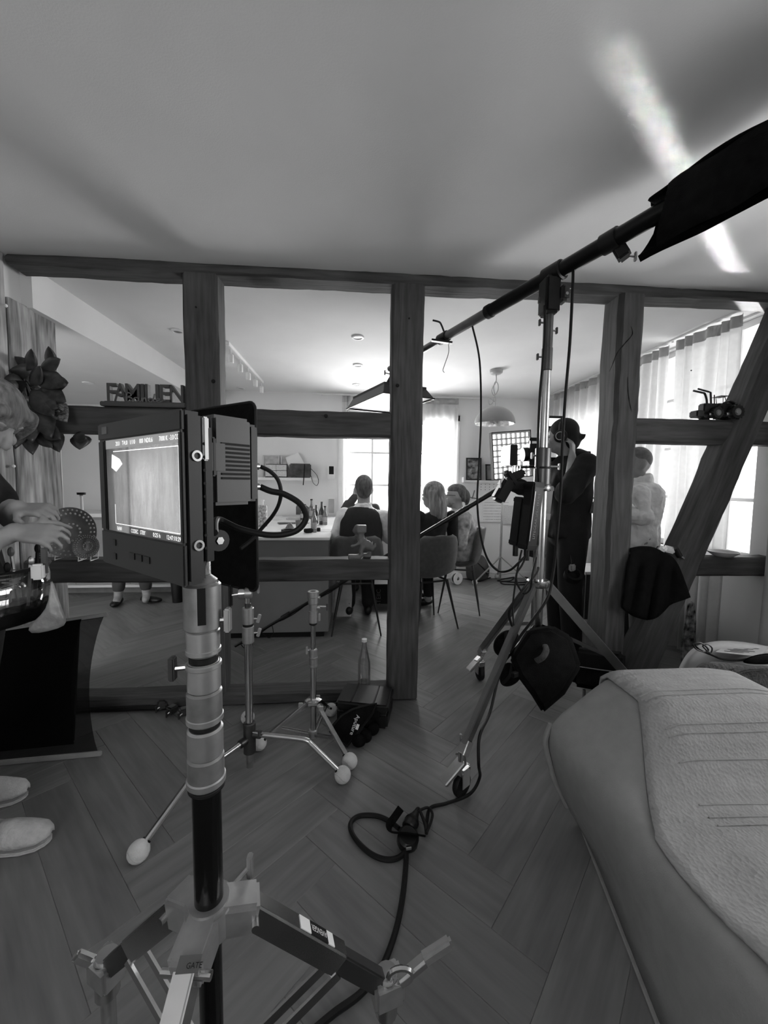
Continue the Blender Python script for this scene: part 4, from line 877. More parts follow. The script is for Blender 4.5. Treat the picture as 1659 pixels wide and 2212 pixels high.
def caster(c, d, parent):
    c = V(c); d = V(d).normalized(); s = d.cross(V((0, 0, 1))); k = V((c.x, c.y, .052))
    fk = MB().bar(k+V((0, 0, .085)), k+V((0, 0, .045)), .05, .06, up=d).build('caster_head', CHROME, parent, bevel=.008)
    for q in (-1, 1): MB().bar(k+s*q*.022+V((0, 0, .065)), k+s*q*.022-V((0, 0, .004)), .05, .005, up=s).build('fork', CHROME, fk, bevel=.002)
    MB().lathe([(0, -.014), (.03, -.014), (.046, -.012), (.05, -.006), (.05, .006), (.046, .012), (.03, .014), (0, .014)], k-V((0, 0, .001)), s, n=24).build('wheel', RUBBER, fk)
    MB().bar(k+V((.0, 0, .10)), k+V((-.085, -.03, .03)), .05, .018).build('brake_pedal', CHROME, fk, bevel=.004); MB().bar(k-d*.03+V((-.02, 0, .12)), k-d*.06+V((-.06, 0, .105)), .03, .008).build('brake_lever', CHROME, fk, bevel=.003)
    MB().cyl(k+V((0, 0, .08)), k+V((0, 0, .14)), .017, n=14).build('stem', CHROME, fk)
    return k+V((0, 0, .14))
for cpos in (V((.826, 2.453, 0)), V((.444, 1.507, 0)), V((1.45, 1.66, 0))):
    d = V((cpos.x-KX, cpos.y-KY, 0)).normalized(); e = caster(cpos-d*.005, d, bs); p0 = ko+d*.045+V((0, 0, zk(1256)-.012))
    MB().bar(p0, p0+(e-p0)*.97, .026, .040).build('leg', mat('satin_steel', .22, .35, .9, var=.1), bs, bevel=.003)
    MB().bar(e+(p0-e)*.07-V((0, 0, .01)), e-V((0, 0, .02)), .034, .045).build('leg_clamp', CHROME, bs, bevel=.004); tknob(e+(p0-e)*.05, d.cross(V((0, 0, 1))), bs, .03, w=.03)
    MB().bar(ko+d*.025+V((0, 0, zk(1350))), p0+(e-p0)*.55, .004, .018).build('brace', CHROME, bs)
# boom arm
def boomp(t): return V((.93+.43*t, 1.87-.9*t, 0))
def onb(px, py, t): p = boomp(t); q = at(px, py, Y=p.y); return V((p.x, p.y, q.z))
bn, bm_, bp_, bf = onb(1400, 484, .416), onb(1200, 592, .0), onb(1050, 690, -.5), onb(925, 757, -1.0)
zs_ = [bn.z, bm_.z, bp_.z, bf.z]
dirb = (bf-bn).normalized(); Bp = lambda t: bm_+(bf-bn)/((-1.0)-.416)*t   # straight line through the pivot
arm = thing('lighting_boom', 'long dark boom arm running from the sandbags under the ceiling to the panel light', 'boom arm', bm_)
BOOM = mat('boom_tube', .02, .28, .7, var=.1)
def btube(t0, t1, r, nm, m=BOOM): return MB().cyl(Bp(t0), Bp(t1), r, n=24).build(nm, m, arm)
btube(.98, -.42, .034, 'outer_tube'); btube(-.40, -.83, .027, 'middle_tube', mat('boom_tube_grey', .16, .3, .8)); btube(-.8, -1.5, .0215, 'inner_tube', mat('boom_tube_grey', .16, .3, .8))
btube(-.78, -.86, .033, 'sleeve', BLACKP); btube(.30, .235, .041, 'clamp_ring', BLACKP); btube(-.40, -.43, .037, 'sleeve_lip', BLACKP)
q = Bp(.27); MB().bar(q+V((.03, 0, -.02)), q+V((.05, -.02, -.075)), .05, .05).build('clamp_body', BLACKP, arm, bevel=.008); tknob(q+V((.06, -.02, -.065)), (1, -.2, -.2), arm, .03, m=CHROME)
q = Bp(-.80); MB().tube(spl([q+V((-.01, 0, .03)), q+V((-.03, 0, .075)), q+V((-.045, 0, .09)), q+V((-.085, 0, .098))], 4), .006, 8).build('crank_handle', BLACKP, arm); MB().bar(q+V((-.09, 0, -.025)), q+V((.04, -.02, -.045)), .03, .012).build('stop_plate', BLACKP, arm)
MB().tube(spl([q+V((.02, 0, -.04)), q+V((.022, 0, -.10)), q+V((.0, 0, -.17)), q+V((-.012, 0, -.21)), q+V((-.002, 0, -.225))], 5), .0022, 6).build('dangling_tie', GREYP, arm)
hz0, hz1 = zk(682), bm_.z+.02
MB().span((KX-.036, KY-.045, hz0+.0), (KX+.036, KY+.045, bm_.z-.02)).build('pivot_head', BLACKP, arm, bevel=.012)
MB().bar((KX+.034, KY-.02, zk(640)), (KX+.075, KY-.02, zk(640)), .07, .075).build('pivot_cheek', STEELD, arm, bevel=.012); MB().cyl((KX+.055, KY-.056, zk(645)), (KX+.055, KY-.06, zk(645)), .007, n=10).build('bolt_head', ALU, arm)
MB().lathe([(.036, -.05), (.044, -.045), (.044, .045), (.036, .05)], bm_, dirb).build('pivot_sleeve', BLACKP, arm)
tknob(V((KX+.07, KY, zk(625))), (1, 0, .2), arm, .04, m=STEELD); tknob(V((KX-.034, KY, zk(650))), (-1, 0, 0), arm, .014, m=STEELD, w=.03)
# black sandbags slung over the near end
sb = thing('sandbag', 'black sandbag slung over the near end of the boom arm', 'sandbag', Bp(.75)-V((0, 0, .3)))
sx = V((dirb.y, -dirb.x, 0)).normalized()
for sgn, t0, t1, drop, off in ((1, .415, 1.05, .095, .05), (-1, .51, 1.05, .135, .055)):
    rows = []
    for i in range(25):
        t = t0+(t1-t0)*i/24; row = []
        for (a, zz) in ((0., .046), (.4, .044), (.75, .028), (.95, -.0), (1.05, -drop*.35), (1.1, -drop*.6), (1.05, -drop*.8), (.95, -drop*.93), (.8, -drop)):
            fl_ = -.075*max(0, (-zz-.02)/.10)*max(0, 1-i/4) if sgn > 0 else -.03*max(0, (-zz-.02)/.10)*max(0, 1-i/3)
            row.append(Bp(t+fl_)+sx*sgn*(a*off+.004*math.sin(i*.9+zz*20))+V((0, 0, zz+.004*math.sin(i*.7))))
        rows.append(row)
    MB().grid(rows, .026*sgn).build('bag_half', FABRICK, sb, smooth=60)
rows = [[Bp(t)+sx*a+V((0, 0, .048+.026*math.sin(math.pi*max(0, min(1, (t-.5)/.3)))-abs(a)*.2)) for a in (-.05, -.02, .02, .05)] for t in [.42+.6*i/10 for i in range(11)]]
MB().grid(rows, .012).build('top_fold', FABRICK, sb, sub=1)
# panel light hanging from the boom
PZ = 1.905; cN, cL, cR = at(828, 848, Z=PZ), at(749, 883, Z=PZ), at(943, 860, Z=PZ); e1 = (cL-cN); e2 = (cR-cN); e2 = e2-e1*e2.dot(e1)/e1.dot(e1)
pl = thing('panel_light', 'flat rectangular panel light with black skirt glowing under the boom arm', 'panel light', cN+(e1+e2)/2)
cc = cN+(e1+e2)/2; up = V((0, 0, 1)); tz = .075
def rect(s, z): return [cc+(e1*a+e2*b)*.5*s+up*z for a, b in ((-1, -1), (1, -1), (1, 1), (-1, 1))]
MB().loft([rect(1.0, 0), rect(.84, tz), rect(.82, tz), rect(.975, .004)], caps=False).build('skirt', BLACKP, pl, smooth=0)
v = rect(.84, tz)+rect(.84, tz+.018); MB().add(v, [(3, 2, 1, 0), (4, 5, 6, 7), (0, 1, 5, 4), (1, 2, 6, 5), (2, 3, 7, 6), (3, 0, 4, 7)]).build('led_board', BLACKP, pl, smooth=0)
v = rect(.82, tz-.004)+rect(.82, tz-.001); MB().add(v, [(3, 2, 1, 0), (4, 5, 6, 7)]).build('diffuser', mat('panel_diffuser', .9, .5, emit=3.), pl, smooth=0)
v = rect(.97, .006)+rect(.97, .008); MB().add(v, [(3, 2, 1, 0), (4, 5, 6, 7)]).build('front_cloth', cloth_sheer('grid_cloth', .9, .35), pl, smooth=0)
R4 = rect(1.005, 0)
for i in range(4): MB().cyl(R4[i], R4[(i+1) % 4], .006, n=6).build('frame_edge', BLACKP, pl)
tip = Bp(-1.44)
MB().tube(spl([tip, tip+V((0, 0, -.05)), V((cc.x, cc.y, PZ+tz+.09)), cc+up*(tz+.02)], 5), .014, 10).build('hanger', BLACKP, pl)
tknob(tip+V((-.01, 0, -.06)), (-1, -.2, .15), pl, .06, m=BLACKP); MB().ball(tip+V((0, 0, -.05)), .026).build('swivel', STEELD, pl)
for a in (-.25, .25): MB().bar(cc+e1*a+up*(tz+.022), cc-e1*a*0+up*(tz+.05), .02, .01).build('yoke', BLACKP, pl)
# ---------------------------------------------------------------- ballasts hung on the boom stand
BAL = mat('ballast_black', .005, .35, var=.1)
for i, (x0, x1, y0, y1, yy, lab) in enumerate(((1130, 1163, 1048, 1180, 1.80, 'slim black dimmer box with vertical lettering hung beside the boom stand'), (1152, 1183, 1055, 1198, 1.94, 'larger black power supply hung behind the lettered dimmer box'), (1110, 1130, 1080, 1172, 1.9, 'small black battery hung leftmost on the boom stand'))):
    a, b = at(x0, y1, Y=yy), at(x1, y0, Y=yy); cen = (a+b)/2; w_, h_ = abs(b.x-a.x), abs(b.z-a.z); M = Matrix.Rotation(math.radians(5), 3, 'Y') @ rotz(.25)
    t = thing('power_unit', lab, 'power unit', (cen.x, cen.y, a.z))
    MB().box(cen, (w_, .07, h_), M).build('case', BAL, t, bevel=.008)
    for k in (-1, 1): MB().box(cen+M @ V((0, 0, k*h_/2)), (w_*1.04, .074, .03), M).build('end_cap', BLACKP, t, bevel=.006)
    if i == 0: text('LITEGEAR SPECTRUM', cen+M @ V((.008, -.0358, -h_*.36)), M @ V((0, 0, 1)), M @ V((-1, 0, 0)), .013, 'lettering', mat('dim_lettering', .25, .6), t, width=h_*.72)
    if i == 0: MB().box(cen+M @ V((-w_*.32, -.036, .0)), (.004, .003, h_*.8), M).build('edge_strip', ALU, t)
    if i == 1: MB().box(cen+M @ V((0, -.036, .03)), (w_*.8, .003, .03), M).build('pale_label', GREYP, t)
    p = cen+M @ V((0, 0, -h_/2-.012)); MB().cyl(p, p-V((0, 0, .055)), .013, n=12).build('plug', BLACKP, t)
t = thing('clamp', 'black clamp bracket holding the power units to the boom stand', 'clamp', V((KX-.09, KY, zk(1052))))
MB().bar(V((KX-.2, KY-.01, zk(1048))), V((KX-.03, KY, zk(1050))), .04, .035).build('cross_bar', BLACKP, t, bevel=.005); MB().box(V((KX-.2, KY-.02, zk(1060))), (.06, .06, .12), Matrix.Rotation(.5, 3, 'Y')).build('jaw', BLACKP, t, bevel=.012)
MB().box(V((KX-.16, KY-.01, zk(1035))), (.03, .05, .09), Matrix.Rotation(-.6, 3, 'Y')).build('jaw', BLACKP, t, bevel=.01); tknob(V((KX-.22, KY-.04, zk(1050))), (-.4, -.8, .2), t, .03, m=CHROME)
# ---------------------------------------------------------------- sandbags on the stand's legs
def sack(nm, lab, rings, m, sub=1, extra=None):
    c = V((sum(p[0] for p in rings[0])/len(rings[0]), sum(p[1] for p in rings[0])/len(rings[0]), min(p[2] for r in rings for p in r)))
    t = thing(nm, lab, 'sandbag', c); MB().loft(rings).build('bag', m, t, sub=sub); return t
yb = 1.80
def slab(pts, y0, th): return [[at(px, py, Y=y0+dy) for px, py in pts] for dy in (-th/2, th/2)]
dia = [(1140, 1358), (1192, 1350), (1234, 1374), (1256, 1440), (1220, 1500), (1172, 1541), (1148, 1502), (1118, 1462), (1100, 1420)]
t = thing('sandbag', 'diamond shaped black sandbag hanging from the boom stand', 'sandbag', at(1176, 1541, Y=1.74))
mid = (1180, 1430); dia2 = [((x-mid[0])*.9+mid[0], (y-mid[1])*.9+mid[1]) for x, y in dia]
MB().loft([[at(x, y, Y=1.695) for x, y in dia2], [at(x, y, Y=1.73) for x, y in dia], [at(x, y, Y=1.79) for x, y in dia], [at(x, y, Y=1.825) for x, y in dia2]]).build('bag', FABRICK, t, bevel=.012, seg=3, smooth=60)
MB().tube(spl([at(1176, 1392, Y=1.70), at(1180, 1405, Y=1.675), at(1172, 1420, Y=1.67), at(1158, 1428, Y=1.69)], 5), .014, 8, flat=.45).build('handle', mat('webbing', .05, .8, var=.3, scale=80), t)
MB().box(at(1112, 1457, Y=1.70), (.035, .02, .025), rotz(.4)).build('buckle', BLACKP, t, bevel=.004)
for (pts, y0, lab) in (([(1072, 1374), (1092, 1358), (1120, 1362), (1126, 1390), (1112, 1416), (1088, 1424), (1066, 1412), (1064, 1390)], 2.02, 'rounded black sandbag at the left of the boom stand base'), ([(1086, 1432), (1106, 1428), (1128, 1452), (1124, 1470), (1104, 1484), (1084, 1484), (1076, 1466)], 1.93, 'small black sandbag drooping under the leg of the boom stand')):
    m_ = (sum(p[0] for p in pts)/len(pts), sum(p[1] for p in pts)/len(pts)); p2 = [((x-m_[0])*.86+m_[0], (y-m_[1])*.86+m_[1]) for x, y in pts]
    t = thing('sandbag', lab, 'sandbag', at(m_[0], max(p[1] for p in pts), Y=y0)); MB().loft([[at(x, y, Y=y0-.06) for x, y in p2], [at(x, y, Y=y0-.03) for x, y in pts], [at(x, y, Y=y0+.03) for x, y in pts], [at(x, y, Y=y0+.06) for x, y in p2]]).build('bag', FABRICK, t, sub=2)
    MB().tube(spl([at(pts[1][0], pts[1][1]+6, Y=y0-.05), at(m_[0], m_[1], Y=y0-.075), at(pts[5][0], pts[5][1]-6, Y=y0-.05)], 5), .008, 6, flat=.4).build('seam', DARK, t)
# zipped bag on the right of the stand
a, b = at(1245, 1497, Y=1.96), at(1342, 1412, Y=1.96); t = thing('zipped_bag', 'long black zipped equipment bag behind the sandbag', 'bag', ((a.x+b.x)/2, 1.98, a.z))
MB().loft([[at(1240, 1400, Y=1.90), at(1345, 1415, Y=1.90), at(1338, 1500, Y=1.90), at(1236, 1482, Y=1.90)], [at(1244, 1396, Y=2.06), at(1352, 1408, Y=2.06), at(1350, 1500, Y=2.06), at(1240, 1482, Y=2.06)]]).build('bag_body', FABRICK, t, bevel=.02, seg=3)
MB().tube(spl([at(1250, 1440, Y=1.895), at(1290, 1446, Y=1.892), at(1336, 1452, Y=1.895)], 4), .003, 6).build('zip', GREYP, t); MB().bar(at(1316, 1452, Y=1.89), at(1334, 1454, Y=1.89), .004, .006).build('zip_pull', ALU, t)
for px in (1262, 1326): MB().cyl(at(px, 1490, Y=1.98), V((at(px, 1490, Y=1.98).x, 1.98, 0.001)), .008, n=8).build('bag_leg', ALU, t)
# ---------------------------------------------------------------- sound pole
t = thing('boom_pole', 'long black microphone pole slanting down to the floor behind the timber frame', 'boom pole', at(507, 1397, Z=.02))
p0, p1 = at(508, 1396, Z=.025), at(1128, 1026, Y=2.62)
MB().cyl(p0, p1, .010, .017, 12).build('pole', BLACKP, t)
dv = (p1-p0).normalized()
for f in (.18, .36, .62, .80): MB().cyl(p0+(p1-p0)*f, p0+(p1-p0)*f+dv*.07, .0185, n=12).build('joint_collar', BLACKP, t)
pts = [p0+(p1-p0)*f+V((0, 0, -.02*abs(math.sin(f*22)))) for f in [i/40 for i in range(41)]]; MB().tube(spl(pts, 2), .0035, 6).build('coiled_wire', RUBBER, t)
for f in (.10, .02):
    q = p0+(p1-p0)*f; MB().tube(spl([q, q+V((.02, 0, -.03)), q+V((.06, 0, -.055)), q+V((.09, 0, -.02)), q+dv*.1], 5), .003, 6).build('wire_loop', RUBBER, t)
MB().bar(p1-dv*.12+V((-.02, -.02, .03)), p1-dv*.02+V((.02, -.03, .03)), .05, .05).build('pole_clip', BLACKP, t, bevel=.01)
# ================================================================ people
SKIN = mat('skin', .30, .55, var=.08, scale=20); SKIND = mat('skin_shadow_tone', .22, .55, var=.08, scale=20)
SHIRTW = mat('white_shirt', .84, .85, var=.08, scale=12, bump=.8, bscale=11, bd=.03); VEST = mat('dark_waistcoat', .011, .85, var=.15, scale=40)
BLKTEE = mat('black_jersey', .007, .9, var=.2, scale=20, bump=.2, bscale=20); TROU = mat('dark_trousers', .006, .9, var=.2, scale=20)
HAIRD = mat('short_brown_hair', .10, .75, var=.4, scale=60, st=(1, 1, .25), bump=.5, bscale=120); HAIRL = mat('long_fair_hair', .20, .6, var=.5, scale=50, st=(1, 1, .12), bump=.6, bscale=90)
HAIRG = mat('shaved_hair', .17, .8, var=.15, scale=60); SHOE = mat('black_shoe', .006, .5)
def limb(mb, pts, rs, n=12):
    P = [V(p) for p in pts]; mb.tube(P, list(rs), n)
    for p, r in zip(P, rs): mb.ball(p, r, nu=12, nv=8)
    return mb
def hand(mb, wr, d, up, s=1., curl=.5, thumb=1):
    """palm, four fingers and thumb; d = pointing direction, up = back of the hand"""
    wr, d = V(wr), V(d).normalized(); up = V(up); up = (up-d*up.dot(d)).normalized(); sd = d.cross(up)*thumb
    mb.loft([[wr+d*a*s+sd*x*s+up*z*s for x, z in ((-w, -.011), (w, -.012), (w, .010), (-w, .010))] for a, w in ((-.01, .024), (.02, .034), (.06, .042), (.088, .041))])
    for i, L in enumerate((.072, .082, .077, .060)):
        x = (.0345-.0228*i)*s; b = wr+d*(.082-.004*abs(i-1))*s+sd*x; c = curl+.08*i; p = [b]; d0 = d; d = (d+sd*.11*(1.4-i)).normalized(); a = c*.4; q = b
        for k, f in enumerate((.45, .32, .23)): q = q+(d*math.cos(a)-up*math.sin(a))*L*f*s; p.append(q); a += c*.8
        limb(mb, p, [.0098*s, .0092*s, .0084*s, .0074*s], 8); d = d0
    b = wr+d*.022*s+sd*.03*s-up*.004*s; limb(mb, [b, b+(d*.45+sd*.75-up*.2)*.042*s, b+(d*1.1+sd*.95-up*.5)*.052*s, b+(d*1.7+sd*.95-up*.8)*.052*s], [.013*s, .0115*s, .0105*s, .0085*s], 8)
def headmesh(mb, c, fw, up=V((0, 0, 1)), s=1.):
    fw = V(fw).normalized(); up = V(up); up = (up-fw*up.dot(fw)).normalized(); sd = fw.cross(up); M = frame(sd, fw, up); c = V(c); L = lambda x, y, z: c+M @ V((x*s, y*s, z*s))
    mb.ball(L(0, -.008, .022), (.076*s, .096*s, .098*s), M, 24, 16); mb.ball(L(0, .03, -.03), (.062*s, .062*s, .085*s), M); mb.ball(L(0, .045, -.082), (.042*s, .042*s, .034*s), M)
    mb.ball(L(0, .02, -.065), (.06*s, .06*s, .04*s), M)
    limb(mb, [L(0, .088, .018), L(0, .106, -.012), L(0, .108, -.026)], [.009*s, .0125*s, .014*s], 8); mb.ball(L(0, .076, .036), (.05*s, .014*s, .010*s), M); mb.ball(L(0, .088, -.058), (.026*s, .012*s, .008*s), M); mb.ball(L(0, .087, -.072), (.022*s, .012*s, .008*s), M)
    for q in (-1, 1): mb.ball(L(.076*q, -.008, -.004), (.010*s, .022*s, .034*s), M); mb.ball(L(.04*q, .066, -.025), (.024*s, .02*s, .022*s), M)
    return L, M
def eyes(L, M, parent, s=1.):
    for q in (-1, 1):
        e = MB().ball(L(.031*q, .079, .012), .0125*s, nu=12, nv=8).build('eye', mat('eye_white', .5, .2), parent); MB().ball(L(.031*q, .0895, .012), .0048*s, nu=10, nv=6).build('iris', DARK, e)
def torso(mb, hip, chest, neck, w_hip, w_ch, d_hip, d_ch, sdir, k=1.):
    """lofted trunk; sdir = left-right direction"""
    hip, chest, neck, sdir = V(hip), V(chest), V(neck), V(sdir).normalized(); rings = []
    up = (neck-hip).normalized(); f = up.cross(sdir).normalized()
    for t, w_, d_ in ((0, w_hip, d_hip), (.15, w_hip*1.02, d_hip), (.35, (w_hip+w_ch)/2*.93, (d_hip+d_ch)/2*.95), (.6, w_ch, d_ch), (.78, w_ch*1.03, d_ch), (.9, w_ch*.86, d_ch*.8), (.97, w_ch*.5, d_ch*.6), (1.0, w_ch*.3, d_ch*.5)):
        c = hip+(chest-hip)*min(1, t/.62) if t < .62 else chest+(neck-chest)*((t-.62)/.38)
        rings.append([c+sdir*w_*k*math.cos(a)*(abs(math.cos(a))**-.12 if abs(math.cos(a)) > .05 else 1)+f*d_*k*math.sin(a) for a in [2*math.pi*i/20 for i in range(20)]])
    mb.loft(rings)
def person(lab, build): return build(lab)
VX = .013
# ---- man in waistcoat, seated, seen from behind
def p_vest():
    hc = at(786, 1057, Y=3.60); nk = at(786, 1092, Y=3.57); hip = V((.06, 3.47, .55)); ch = V((.075, 3.54, .86)); sl, sr = at(744, 1115, Y=3.55), at(829, 1117, Y=3.55)
    el, er = at(728, 1158, Y=3.58), at(841, 1160, Y=3.60); wl_, wr_ = at(742, 1156, Y=3.86), at(826, 1158, Y=3.86); fw = V((0, 1, -.06)); sd = V((1, 0, 0))
    sk = MB(); L, M = headmesh(sk, hc, fw, s=1.02); limb(sk, [nk-V((0, 0, .02)), hc-V((0, 0, .05))], [.062, .058]); torso(sk, hip, ch, nk, .15, .165, .10, .105, sd)
    limb(sk, [sl, el, wl_], [.05, .04, .03]); limb(sk, [sr, er, wr_], [.05, .04, .03]); hand(sk, wl_, (.15, 1, -.05), (0, 0, 1), thumb=1); hand(sk, wr_, (-.15, 1, -.05), (0, 0, 1), thumb=-1)
    for q, x in ((-1, -.02), (1, .15)): limb(sk, [hip+V((q*.08, 0, 0)), V((x, 3.86, .54)), V((x, 3.80, .10))], [.075, .055, .04])
    b = sk.build('person', SKIN, remesh=VX, org=(.06, 3.5, 0)); tag(b, 'man in a dark waistcoat and white shirt seated with his back to the camera', 'person')
    eyes(L, M, b)
    h = MB(); h.ball(L(0, -.016, .036), (.0815, .098, .096), M, 24, 16); h.ball(L(0, -.045, -.02), (.066, .052, .07), M); h.build('hair', HAIRD, b, remesh=.011)
    s = MB(); torso(s, hip, ch, nk+V((0, 0, -.004)), .15, .165, .10, .10, sd); limb(s, [sl, el, (el+wl_)/2+V((0, .04, 0))], [.066, .054, .043]); limb(s, [sr, er, (er+wr_)/2+V((0, .04, 0))], [.066, .054, .043]); s.lathe([(.066, -.022), (.07, .012), (.064, .014), (.056, -.022), (.066, -.022)], nk+V((0, 0, .0)), (0, .15, 1))
    s.ball(el, (.062, .06, .06)); s.build('shirt', SHIRTW, b, remesh=.010, smoothit=3, wrinkle=(.009, 10))
    v = MB(); rings = []
    for z, w_, d_, y in ((.50, .182, .145, 3.48), (.62, .182, .15, 3.50), (.78, .192, .155, 3.53), (.90, .197, .158, 3.55), (nk.z-.10, .20, .15, 3.555), (nk.z-.055, .175, .13, 3.56), (nk.z-.02, .115, .105, 3.565), (nk.z-.004, .078, .09, 3.57)):
        rings.append([(.0+hip.x+.014+w_*math.cos(a), y+d_*math.sin(a), z) for a in [2*math.pi*i/24 for i in range(24)]])
    v.loft(rings).build('waistcoat', VEST, b, sub=1)
    t = MB(); t.ball(hip, (.185, .14, .10))
    for q, x in ((-1, -.03), (1, .15)): limb(t, [hip+V((q*.08, 0, -.01)), V((x, 3.86, .535)), V((x, 3.78, .12))], [.095, .075, .062])
    t.build('trousers', TROU, b, remesh=.016)
    for x in (-.03, .15): MB().loft([[(x+w_*math.cos(a), y+.0, .055+h_*math.sin(a)) for a in [2*math.pi*i/12 for i in range(12)]] for y, w_, h_ in ((3.70, .025, .03), (3.73, .042, .052), (3.82, .042, .052), (3.92, .045, .035), (3.985, .022, .02))]).build('shoe', SHOE, b, sub=1)
p_vest()
# ---- person across the table
def p_across():
    X = at(787, 1080, Y=4.82).x; hc = V((X, 4.80, 1.22)); hip = V((X, 4.86, .50)); nk = V((X, 4.84, 1.06)); ch = V((X, 4.85, .84)); sk = MB(); L, M = headmesh(sk, hc, (0, -1, -.1)); limb(sk, [nk, hc-V((0, 0, .04))], [.055, .055]); sd = V((1, 0, 0))
    torso(sk, hip, ch, nk, .13, .13, .1, .1, sd); s1, s2 = V((X-.19, 4.83, 1.0)), V((X+.13, 4.83, .96)); e1, e2 = at(738, 1112, Y=4.70), V((X+.17, 4.72, .76)); w1, w2 = at(766, 1070, Y=4.68), V((X+.05, 4.58, .80))
    limb(sk, [s1, e1, w1], [.05, .04, .03]); limb(sk, [s2, e2, w2], [.05, .04, .03]); hand(sk, w1, (.4, -.1, 1), (0, -1, 0)); hand(sk, w2, (-1, -.3, 0), (0, 0, 1))
    limb(sk, [hip, V((X, 4.72, .50)), V((X, 4.70, .05))], [.12, .08, .05])
    b = sk.build('person', SKIN, remesh=VX, org=(X, 4.85, 0)); tag(b, 'person in dark clothes across the table, arm raised, mostly hidden behind the waistcoat man', 'person'); eyes(L, M, b)
    h = MB(); h.ball(L(0, -.02, .036), (.081, .095, .094), M); h.build('hair', HAIRD, b, remesh=.012)
    s = MB(); torso(s, hip, ch, nk, .14, .14, .115, .115, sd); limb(s, [s1, e1, w1-V((0, 0, .02))], [.068, .058, .046]); limb(s, [s2, e2, w2], [.065, .055, .04]); s.build('pullover', mat('dark_pullover', .05, .9, var=.15), b, remesh=.014)
    t = MB(); limb(t, [hip-V((.08, 0, 0)), V((X-.1, 4.70, .49)), V((X-.1, 4.70, .10))], [.09, .07, .055]); limb(t, [hip+V((.08, 0, 0)), V((X+.1, 4.70, .49)), V((X+.1, 4.70, .10))], [.09, .07, .055]); t.build('trousers', TROU, b, remesh=.016)
    for q in (-.1, .1): MB().ball((X+q, 4.64, .045), (.042, .12, .043)).build('shoe', SHOE, b)
p_across()
chair(at(787, 1080, Y=4.82).x, 4.93, math.pi, 'dark shell chair under the window, behind the table')
# ---- woman with long hair
def p_woman():
    hc = at(934, 1070, Y=3.56); fw = V((-.75, .62, -.1)); sd = V((.94, .34, 0)).normalized(); hip = V((.665, 3.48, .54)); nk = V((hc.x+.02, hc.y-.03, hc.z-.14)); ch = V((.67, 3.52, .82))
    sl, sr = nk-sd*.17-V((0, 0, .055)), nk+sd*.17-V((0, 0, .055)); el, er = sl+V((-.02, .05, -.26)), sr+V((.045, .06, -.25)); wl_, wr_ = V((.42, 3.86, .79)), V((.60, 3.95, .79))
    sk = MB(); L, M = headmesh(sk, hc, fw, s=.97); limb(sk, [nk, hc-V((0, 0, .04))], [.05, .05]); torso(sk, hip, ch, nk, .15, .145, .10, .095, sd)
    limb(sk, [sl, el, wl_], [.043, .035, .026]); limb(sk, [sr, er, wr_], [.043, .035, .026]); hand(sk, wl_, (-.4, 1, -.05), (0, 0, 1), .92); hand(sk, wr_, (-.6, 1, -.05), (0, 0, 1), .92, thumb=-1)
    f = V((-.34, .94, 0)); limb(sk, [hip+sd*.08, hip+sd*.09+f*.40, hip+sd*.09+f*.38-V((0, 0, .48))], [.075, .055, .038]); limb(sk, [hip-sd*.08, hip-sd*.09+f*.40, hip-sd*.09+f*.38-V((0, 0, .48))], [.075, .055, .038])
    b = sk.build('person', SKIN, remesh=VX, org=(.66, 3.5, 0)); tag(b, 'woman with long fair hair and black top seated beside the centre post', 'person'); eyes(L, M, b, .97)
    h = MB(); h.ball(L(0, -.018, .032), (.086, .105, .1), M, 24, 16)
    for i in range(15):
        a = -1.5+3.0*i/14; x = .075*math.sin(a); y = -.03-.062*math.cos(a)
        l_ = .15+.05*math.cos(i*2.3); p0 = L(x*.9, y*.9, .02); p1 = L(x*1.08, y*1.12, -.08); p2 = p1+V((.006*math.sin(i*3), -.012, -l_*.5)); p3 = p2+V((.012*math.sin(i*5+1), .0, -l_*.45)); limb(h, spl([p0, p1, p2, p3], 3), [.036, .034, .032, .030, .028, .026, .024, .02, .016, .010], 8)
    h.build('hair', HAIRL, b, remesh=.010, smoothit=2)
    s = MB(); torso(s, hip, ch, nk-V((0, 0, .01)), .165, .162, .118, .112, sd); limb(s, [sl, el, (el+wl_)/2], [.057, .048, .04]); limb(s, [sr, er, (er+wr_)/2], [.057, .048, .04]); s.build('top', BLKTEE, b, remesh=VX, wrinkle=(.008, 8))
    t = MB(); t.ball(hip, (.17, .14, .1))
    for q in (-1, 1): limb(t, [hip+sd*.08*q, hip+sd*.09*q+f*.40, hip+sd*.09*q+f*.38-V((0, 0, .42))], [.09, .068, .05])
    t.build('trousers', TROU, b, remesh=.016)
    for q in (-1, 1): MB().ball(hip+sd*.09*q+f*.44-V((0, 0, .497)), (.042, .1, .042), rotz(.35)).build('shoe', SHOE, b)
p_woman()
